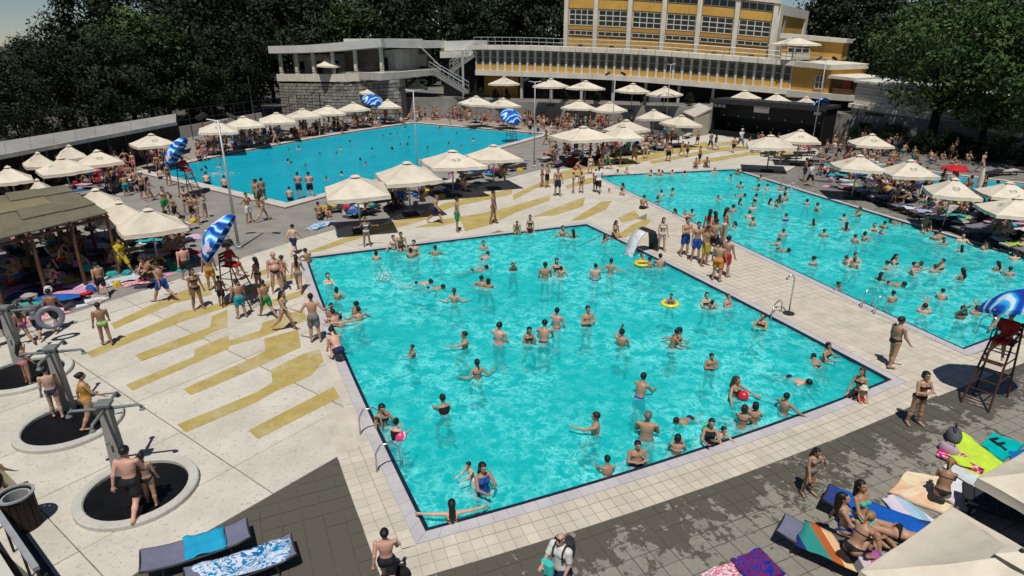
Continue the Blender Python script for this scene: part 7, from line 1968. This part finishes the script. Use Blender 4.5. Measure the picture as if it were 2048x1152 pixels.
blue_parasol(G(745, 200, 3.0), R(25), R(40), 1.1, 'blue printed parasol among the far cream parasols'); blue_parasol(at(1640, 212, 66), R(60), R(200), .8, 'blue and white parasol at the right end of the stage roof')
red = blue_proto(1.0)
for c in red.children:
    if c.name.startswith('canopy'): c.data.materials.clear(); c.data.materials.append(MT['red'])
red.name = 'red_parasol'; red.location = G(1910, 338, 1.9); red.scale = (.85, .85, .5); tag(red, 'small red parasol beside the children pool on the right', 'parasol')
# ---- sunbathers lower right
def lie(px, py, key, ang, z, **kw):
    P = G(px, py, z); rot = (Matrix.Rotation(R(ang), 3, 'Z') @ Matrix.Rotation(R(-88), 3, 'X')).to_euler() if key != 'f_prone' else (Matrix.Rotation(R(ang), 3, 'Z') @ Matrix.Rotation(R(88), 3, 'X')).to_euler()
    o = person(key, P, 0, 1.0, rot=rot, **kw); m = rot.to_matrix() @ Vector((0, 0, .95)); o.location = P - m + V((0, 0, .12)); return o
def squat_on(px, py, key, turn, z, s=1.0, **kw):
    P = G(px, py, z); b = tpl(key, True); o = person(key, P, face_cam(P) + R(turn), s, fine=True, **kw)
    if key in ('f_sit', 'f_side'): o.location.z = z - (b[2] - .12) * s
    return o
squat_on(1878, 1008, 'f_hug', 185, .03, skin=BROWN, wear='black', hair=BLD, label='woman sitting on the peach towel with her back to the viewer')
squat_on(1700, 1122, 'f_hug', 150, .42, skin=TAN, wear='black', hair=BLD, label='fair-haired woman sitting on the rainbow towel')
squat_on(1722, 1042, 'f_side', 60, .42, skin=BROWN, wear='aqua', hair=BLK, label='woman in aqua bikini reclining on a lounger, lower right')
squat_on(1690, 1062, 'f_side', 100, .42, skin=TAN, wear='blue', hair=BLK, label='woman in blue bikini leaning back on a lounger, lower right')
lie(1790, 1072, 'f_prone', math.degrees(rq) + 90, .40, skin=TAN, wear='black', hair=BLK, label='woman in black bikini lying face down on a lounger, lower right', fine=True)
# bags by the lime towel
def bag(P, col, label, s=1.0, seed=1):
    o = empty('beach_bag', P, seed); o.scale = (s, s, s); m = MB(); m.lathe([(.10, 0), (.20, .02), (.22, .14), (.17, .26), (.14, .27)], 12); b = m.build('sack', MT['towel'], o, smooth=True); b.color = (*col, 1); b.scale = (1.3, .8, 1)
    MB().tube([(-.15, 0, .24), (-.10, 0, .42), (.10, 0, .42), (.15, 0, .24)], .014, 6).build('handle', MT['charcoal'], o); tag(o, label, 'bag')
bag(G(1905, 880), (.10, .10, .12), 'dark patterned bag left of the lime towel', 1.1); bag(G(1895, 905), (.45, .35, .40), 'pale bag below the dark bag by the lime towel', .9, 2); bag(G(803, 1152), (.02, .02, .02), 'black bag beside the boy at the bottom edge', .7, 3); bag(G(455, 492), (.03, .03, .03), 'dark bag beside the left floodlight post', 1.2, 1)

# ---- standing and lying people round the far pool and on the right terrace
rc = random.Random(21)
SM = ['m_stand', 'm_hip', 'm_walk', 'f_stand', 'm_trunk', 'f_walk', 'm_fold', 'f_hip', 'f_fold']
def scatter(spots, lab, grp, jitter=0):
    out = []
    for k, (px, py) in enumerate(spots):
        P = G(px, py); s = rc.uniform(.86, 1.04)
        out.append(person(SM[rc.randrange(9)], P, rc.uniform(0, 6.28), s, skin=rc.choice([TAN, BROWN, PINK, TAN, PALE]), wear=rc.choice(WE + ['black', 'green', 'pink', 'white']), hair=rc.choice(HC)))
    number(out, lab, grp)
scatter([(230, 360), (245, 372), (262, 368), (255, 392), (275, 385), (290, 398), (302, 402), (318, 345), (335, 432), (352, 440), (398, 448), (388, 440), (412, 436), (500, 446), (528, 442), (518, 404), (528, 402), (516, 414), (340, 372), (376, 430)],
        'sunbather standing by the left end of the far pool, %s from the left', 'people by the left end of the far pool')
scatter([(424, 300), (445, 296), (520, 288), (552, 290), (640, 272), (684, 268), (760, 252), (840, 240), (900, 250), (940, 246), (970, 250), (1060, 268), (1076, 272), (1092, 290), (1100, 300), (1108, 284)],
        'person on the far side of the far pool, %s from the left', 'people beyond the far pool')
scatter([(1240, 330), (1205, 325), (1232, 320), (1290, 318), (1300, 300), (1342, 292), (1112, 330), (1128, 318), (1180, 322), (1640, 352), (1690, 352), (1700, 340), (1735, 372), (1758, 380), (1800, 372), (1830, 372), (1815, 410), (1838, 420), (1960, 345), (1955, 440), (2005, 462), (1780, 335), (1560, 330), (1650, 318), (1665, 300), (1755, 326)],
        'person among the right-hand loungers and parasols, %s from the left', 'people among loungers on the right')
out = []
for k, o in enumerate(rowA[2:] + rowB[1:12]):
    if rc.random() < .42:
        q = o.location; m = Matrix.Rotation(o.rotation_euler.z, 3, 'Z'); key = rc.choice(['f_hug', 'm_hug', 'f_side', 'm_hug']); c = q + m @ V((rc.uniform(-.08, .08), rc.uniform(-.3, .3), 0)); b = tpl(key)
        p = person(key, Vector((c.x, c.y, .40 if key != 'f_side' else .40 - (b[2] - .12))), o.rotation_euler.z + rc.uniform(-.6, .6), .95, skin=rc.choice([TAN, BROWN, PINK]), wear=rc.choice(WE), hair=rc.choice(HC)); out.append(p)
number(out, 'sunbather seated on a lounger beside the right pool, %s from the left', 'sunbathers on the right loungers')
out = []
for px, py in ((292, 562), (300, 556), (660, 436), (640, 440), (745, 420), (850, 400), (920, 380), (1000, 362), (150, 540), (100, 575), (350, 492), (1150, 345), (1200, 335)):
    out.append(person(rc.choice(['m_hug', 'f_hug']), G(px, py, .02 if rc.random() < .5 else .40), rc.uniform(0, 6.28), .95, skin=rc.choice([TAN, BROWN, PINK]), wear=rc.choice(WE), hair=rc.choice(HC)))
number(out, 'seated sunbather on the terraces left and middle, %s from the left', 'seated sunbathers')
# ---- the far crowd below the terrace wall: one mass
def crowd(name, region, n, zs, label, seed=77, res=.058, keys=None):
    """several hundred small figures, standing, sitting and lying, joined"""
    rg = random.Random(seed); Vv, Ff, Mi = [], [], []
    keys = keys or ['m_stand', 'm_hug', 'f_stand', 'f_hug', 'm_hug', 'f_hip', 'm_trunk', 'f_hug', 'm_walk']
    lows = {}
    skins = [TAN, BROWN, BROWN, DEEPT]; cl = ['black', 'navy', 'blue', 'white', 'red', 'teal', 'grey', 'pink']
    mats = [M('crowd_skin_%d' % i, c, .6, .15, 3) for i, c in enumerate(skins)] + [M('crowd_hair', BLK, .7, .3, 5)] + [M('crowd_cloth_%d' % i, SW[c], .8, .15, 3) for i, c in enumerate(cl)]
    def low(key):
        if key not in lows:
            b, parts, lo_ = make_body(h=res, **{**SPEC[key], 'wear': 'shorts'})
            L = []
            for me, kind in [(b, 0)] + [(p[1], 1 if p[0] == 'hair' else 2) for p in parts]:
                v = np.zeros(len(me.vertices) * 3); me.vertices.foreach_get('co', v); f = np.zeros(len(me.loops), int); me.loops.foreach_get('vertex_index', f); L.append((v.reshape(-1, 3), f.reshape(-1, 4), kind))
            lows[key] = L
        return lows[key]
    off = 0
    for k in range(n):
        u, w = rg.random(), rg.random(); px = region[0] + (region[1] - region[0]) * u; py0, py1 = interp(region[2], px), interp(region[3], px); py = py0 + (py1 - py0) * w
        P = G(px, py, zs(w)); a = rg.uniform(0, 6.28); s = rg.uniform(.85, 1.05); key = rg.choice(keys); sk, ck = rg.randrange(4), 5 + rg.randrange(len(cl))
        if rg.random() < .25: P.z += .3
        ca, sa = math.cos(a) * s, math.sin(a) * s
        for v, f, kind in low(key):
            Vv.append(np.stack([v[:, 0] * ca - v[:, 1] * sa + P.x, v[:, 0] * sa + v[:, 1] * ca + P.y, v[:, 2] * s + P.z], 1)); Ff.append(f + off); off += len(v); Mi.append(np.full(len(f), sk if kind == 0 else 4 if kind == 1 else ck))
    me = to_mesh(name, (np.concatenate(Vv), np.concatenate(Ff)), mats[0])
    for m_ in mats[1:]: me.materials.append(m_)
    me.polygons.foreach_set('material_index', np.concatenate(Mi).astype(np.int32)); me.update()
    return tag(link(name, me), label, 'crowd', kind='stuff')
crowd('far_crowd', (862, 1262, [(862, 226), (1000, 226), (1262, 236)], [(862, 240), (1000, 246), (1100, 262), (1262, 262)]), 430, lambda w: .02, 'dense crowd of sunbathers beyond the far pool')
crowd('waterside_crowd', (222, 352, [(222, 318), (352, 292)], [(222, 396), (300, 345), (352, 318)]), 75, lambda w: .02, 'crowd of sunbathers packed by the left end of the far pool', 5, .04)
crowd('lounger_crowd', (395, 860, [(395, 298), (860, 232)], [(395, 324), (569, 281), (860, 242)]), 110, lambda w: .02, 'sunbathers crowding the row of loungers along the far pool', 9, .045)
LOWK = ['m_hug', 'f_hug', 'm_hug', 'f_hug', 'm_stand', 'f_stand', 'f_hip']
crowd('shade_crowd', (0, 250, [(0, 372), (250, 325)], [(0, 400), (160, 372), (250, 385)]), 45, lambda w: .02, 'sunbathers in the shade below the left parasols', 12, .045, LOWK)
crowd('roof_crowd', (0, 390, [(0, 505), (200, 440), (390, 458)], [(0, 590), (200, 545), (390, 500)]), 34, lambda w: .25, 'sunbathers on loungers in the shade of the reed roof', 14, .04, ['m_hug', 'f_hug'])
crowd('terrace_crowd', (1640, 2048, [(1640, 330), (1800, 345), (2048, 425)], [(1640, 345), (1800, 392), (2048, 480)]), 58, lambda w: .3, 'sunbathers packed between the loungers right of the right pool', 15, .045, LOWK)
crowd('upper_crowd', (1500, 1960, [(1500, 300), (1700, 296), (1960, 318)], [(1500, 306), (1700, 318), (1960, 342)]), 40, lambda w: .02, 'people behind the right-hand parasols below the trees', 16, .05)
crowd('strip_crowd', (1085, 1350, [(1085, 300), (1350, 272)], [(1085, 326), (1200, 318), (1350, 296)]), 40, lambda w: .2, 'sunbathers under the parasols before the far crowd', 17, .05, LOWK)
# bags, towels and clothes lying about
def clutter(name, regions, n, label, seed, z=.0):
    rg = random.Random(seed); m = MB()
    cols_ = [(.5, .5, .52), (.05, .05, .06), (.4, .02, .03), (.01, .1, .35), (.02, .35, .35), (.5, .35, .03), (.5, .25, .35), (.02, .02, .03), (.3, .28, .25), (.03, .03, .05)]
    mats = [M(name + '_%d' % i, c, .9, .2, 4) for i, c in enumerate(cols_)]
    for k in range(n):
        x0, x1, top, bot = regions[k % len(regions)]; px = rg.uniform(x0, x1); py = rg.uniform(interp(top, px), interp(bot, px)); P = G(px, py); a = rg.uniform(0, 3.14)
        w, l, h = (rg.uniform(.12, .25), rg.uniform(.15, .35), rg.uniform(.12, .3)) if rg.random() < .55 else (rg.uniform(.25, .4), rg.uniform(.4, .8), .05)
        zz = z if rg.random() < .5 else z + .38; q = 7; mi = rg.randrange(len(mats)); c, s_ = math.cos(a), math.sin(a); vs = []
        for zz2, sc in ((0, 1), (h * .6, rg.uniform(.8, 1.05)), (h, rg.uniform(.35, .7))):
            for i in range(q):
                t = 6.283 * i / q; rr = sc * rg.uniform(.8, 1.15); x, y = w * rr * math.cos(t), l * rr * math.sin(t); vs.append((P.x + x * c - y * s_, P.y + x * s_ + y * c, zz + zz2 + .005))
        m.add(vs, [(j * q + i, j * q + (i + 1) % q, (j + 1) * q + (i + 1) % q, (j + 1) * q + i) for j in range(2) for i in range(q)] + [tuple(range(2 * q, 3 * q))], mi)
    return tag(m.build(name, mats), label, 'belongings', kind='stuff')
clutter('left_belongings', [(0, 390, [(0, 480), (200, 440), (390, 455)], [(0, 650), (130, 622), (335, 560), (390, 530)]), (0, 250, [(0, 345), (250, 320)], [(0, 400), (250, 388)])], 260, 'bags, clothes and towels lying about on the left terrace', 31)
clutter('right_belongings', [(1640, 2048, [(1640, 335), (2048, 425)], [(1640, 370), (1800, 415), (2048, 505)])], 190, 'bags and towels among the right-hand loungers', 32)
clutter('middle_belongings', [(640, 1050, [(640, 425), (1050, 325)], [(640, 452), (830, 415), (1050, 350)]), (1085, 1330, [(1085, 310), (1330, 282)], [(1085, 335), (1330, 300)])], 150, 'bags and towels under the middle parasols', 33)
clutter('far_belongings', [(400, 830, [(400, 292), (830, 232)], [(400, 318), (569, 279), (830, 240)]), (862, 1262, [(862, 224), (1262, 234)], [(862, 240), (1262, 262)])], 260, 'bags and towels beyond the far pool', 34)
# the water, stirred by everyone standing in it
bath = [(o.location.x, o.location.y) for o in PEOPLE if o.location.z < -.3]
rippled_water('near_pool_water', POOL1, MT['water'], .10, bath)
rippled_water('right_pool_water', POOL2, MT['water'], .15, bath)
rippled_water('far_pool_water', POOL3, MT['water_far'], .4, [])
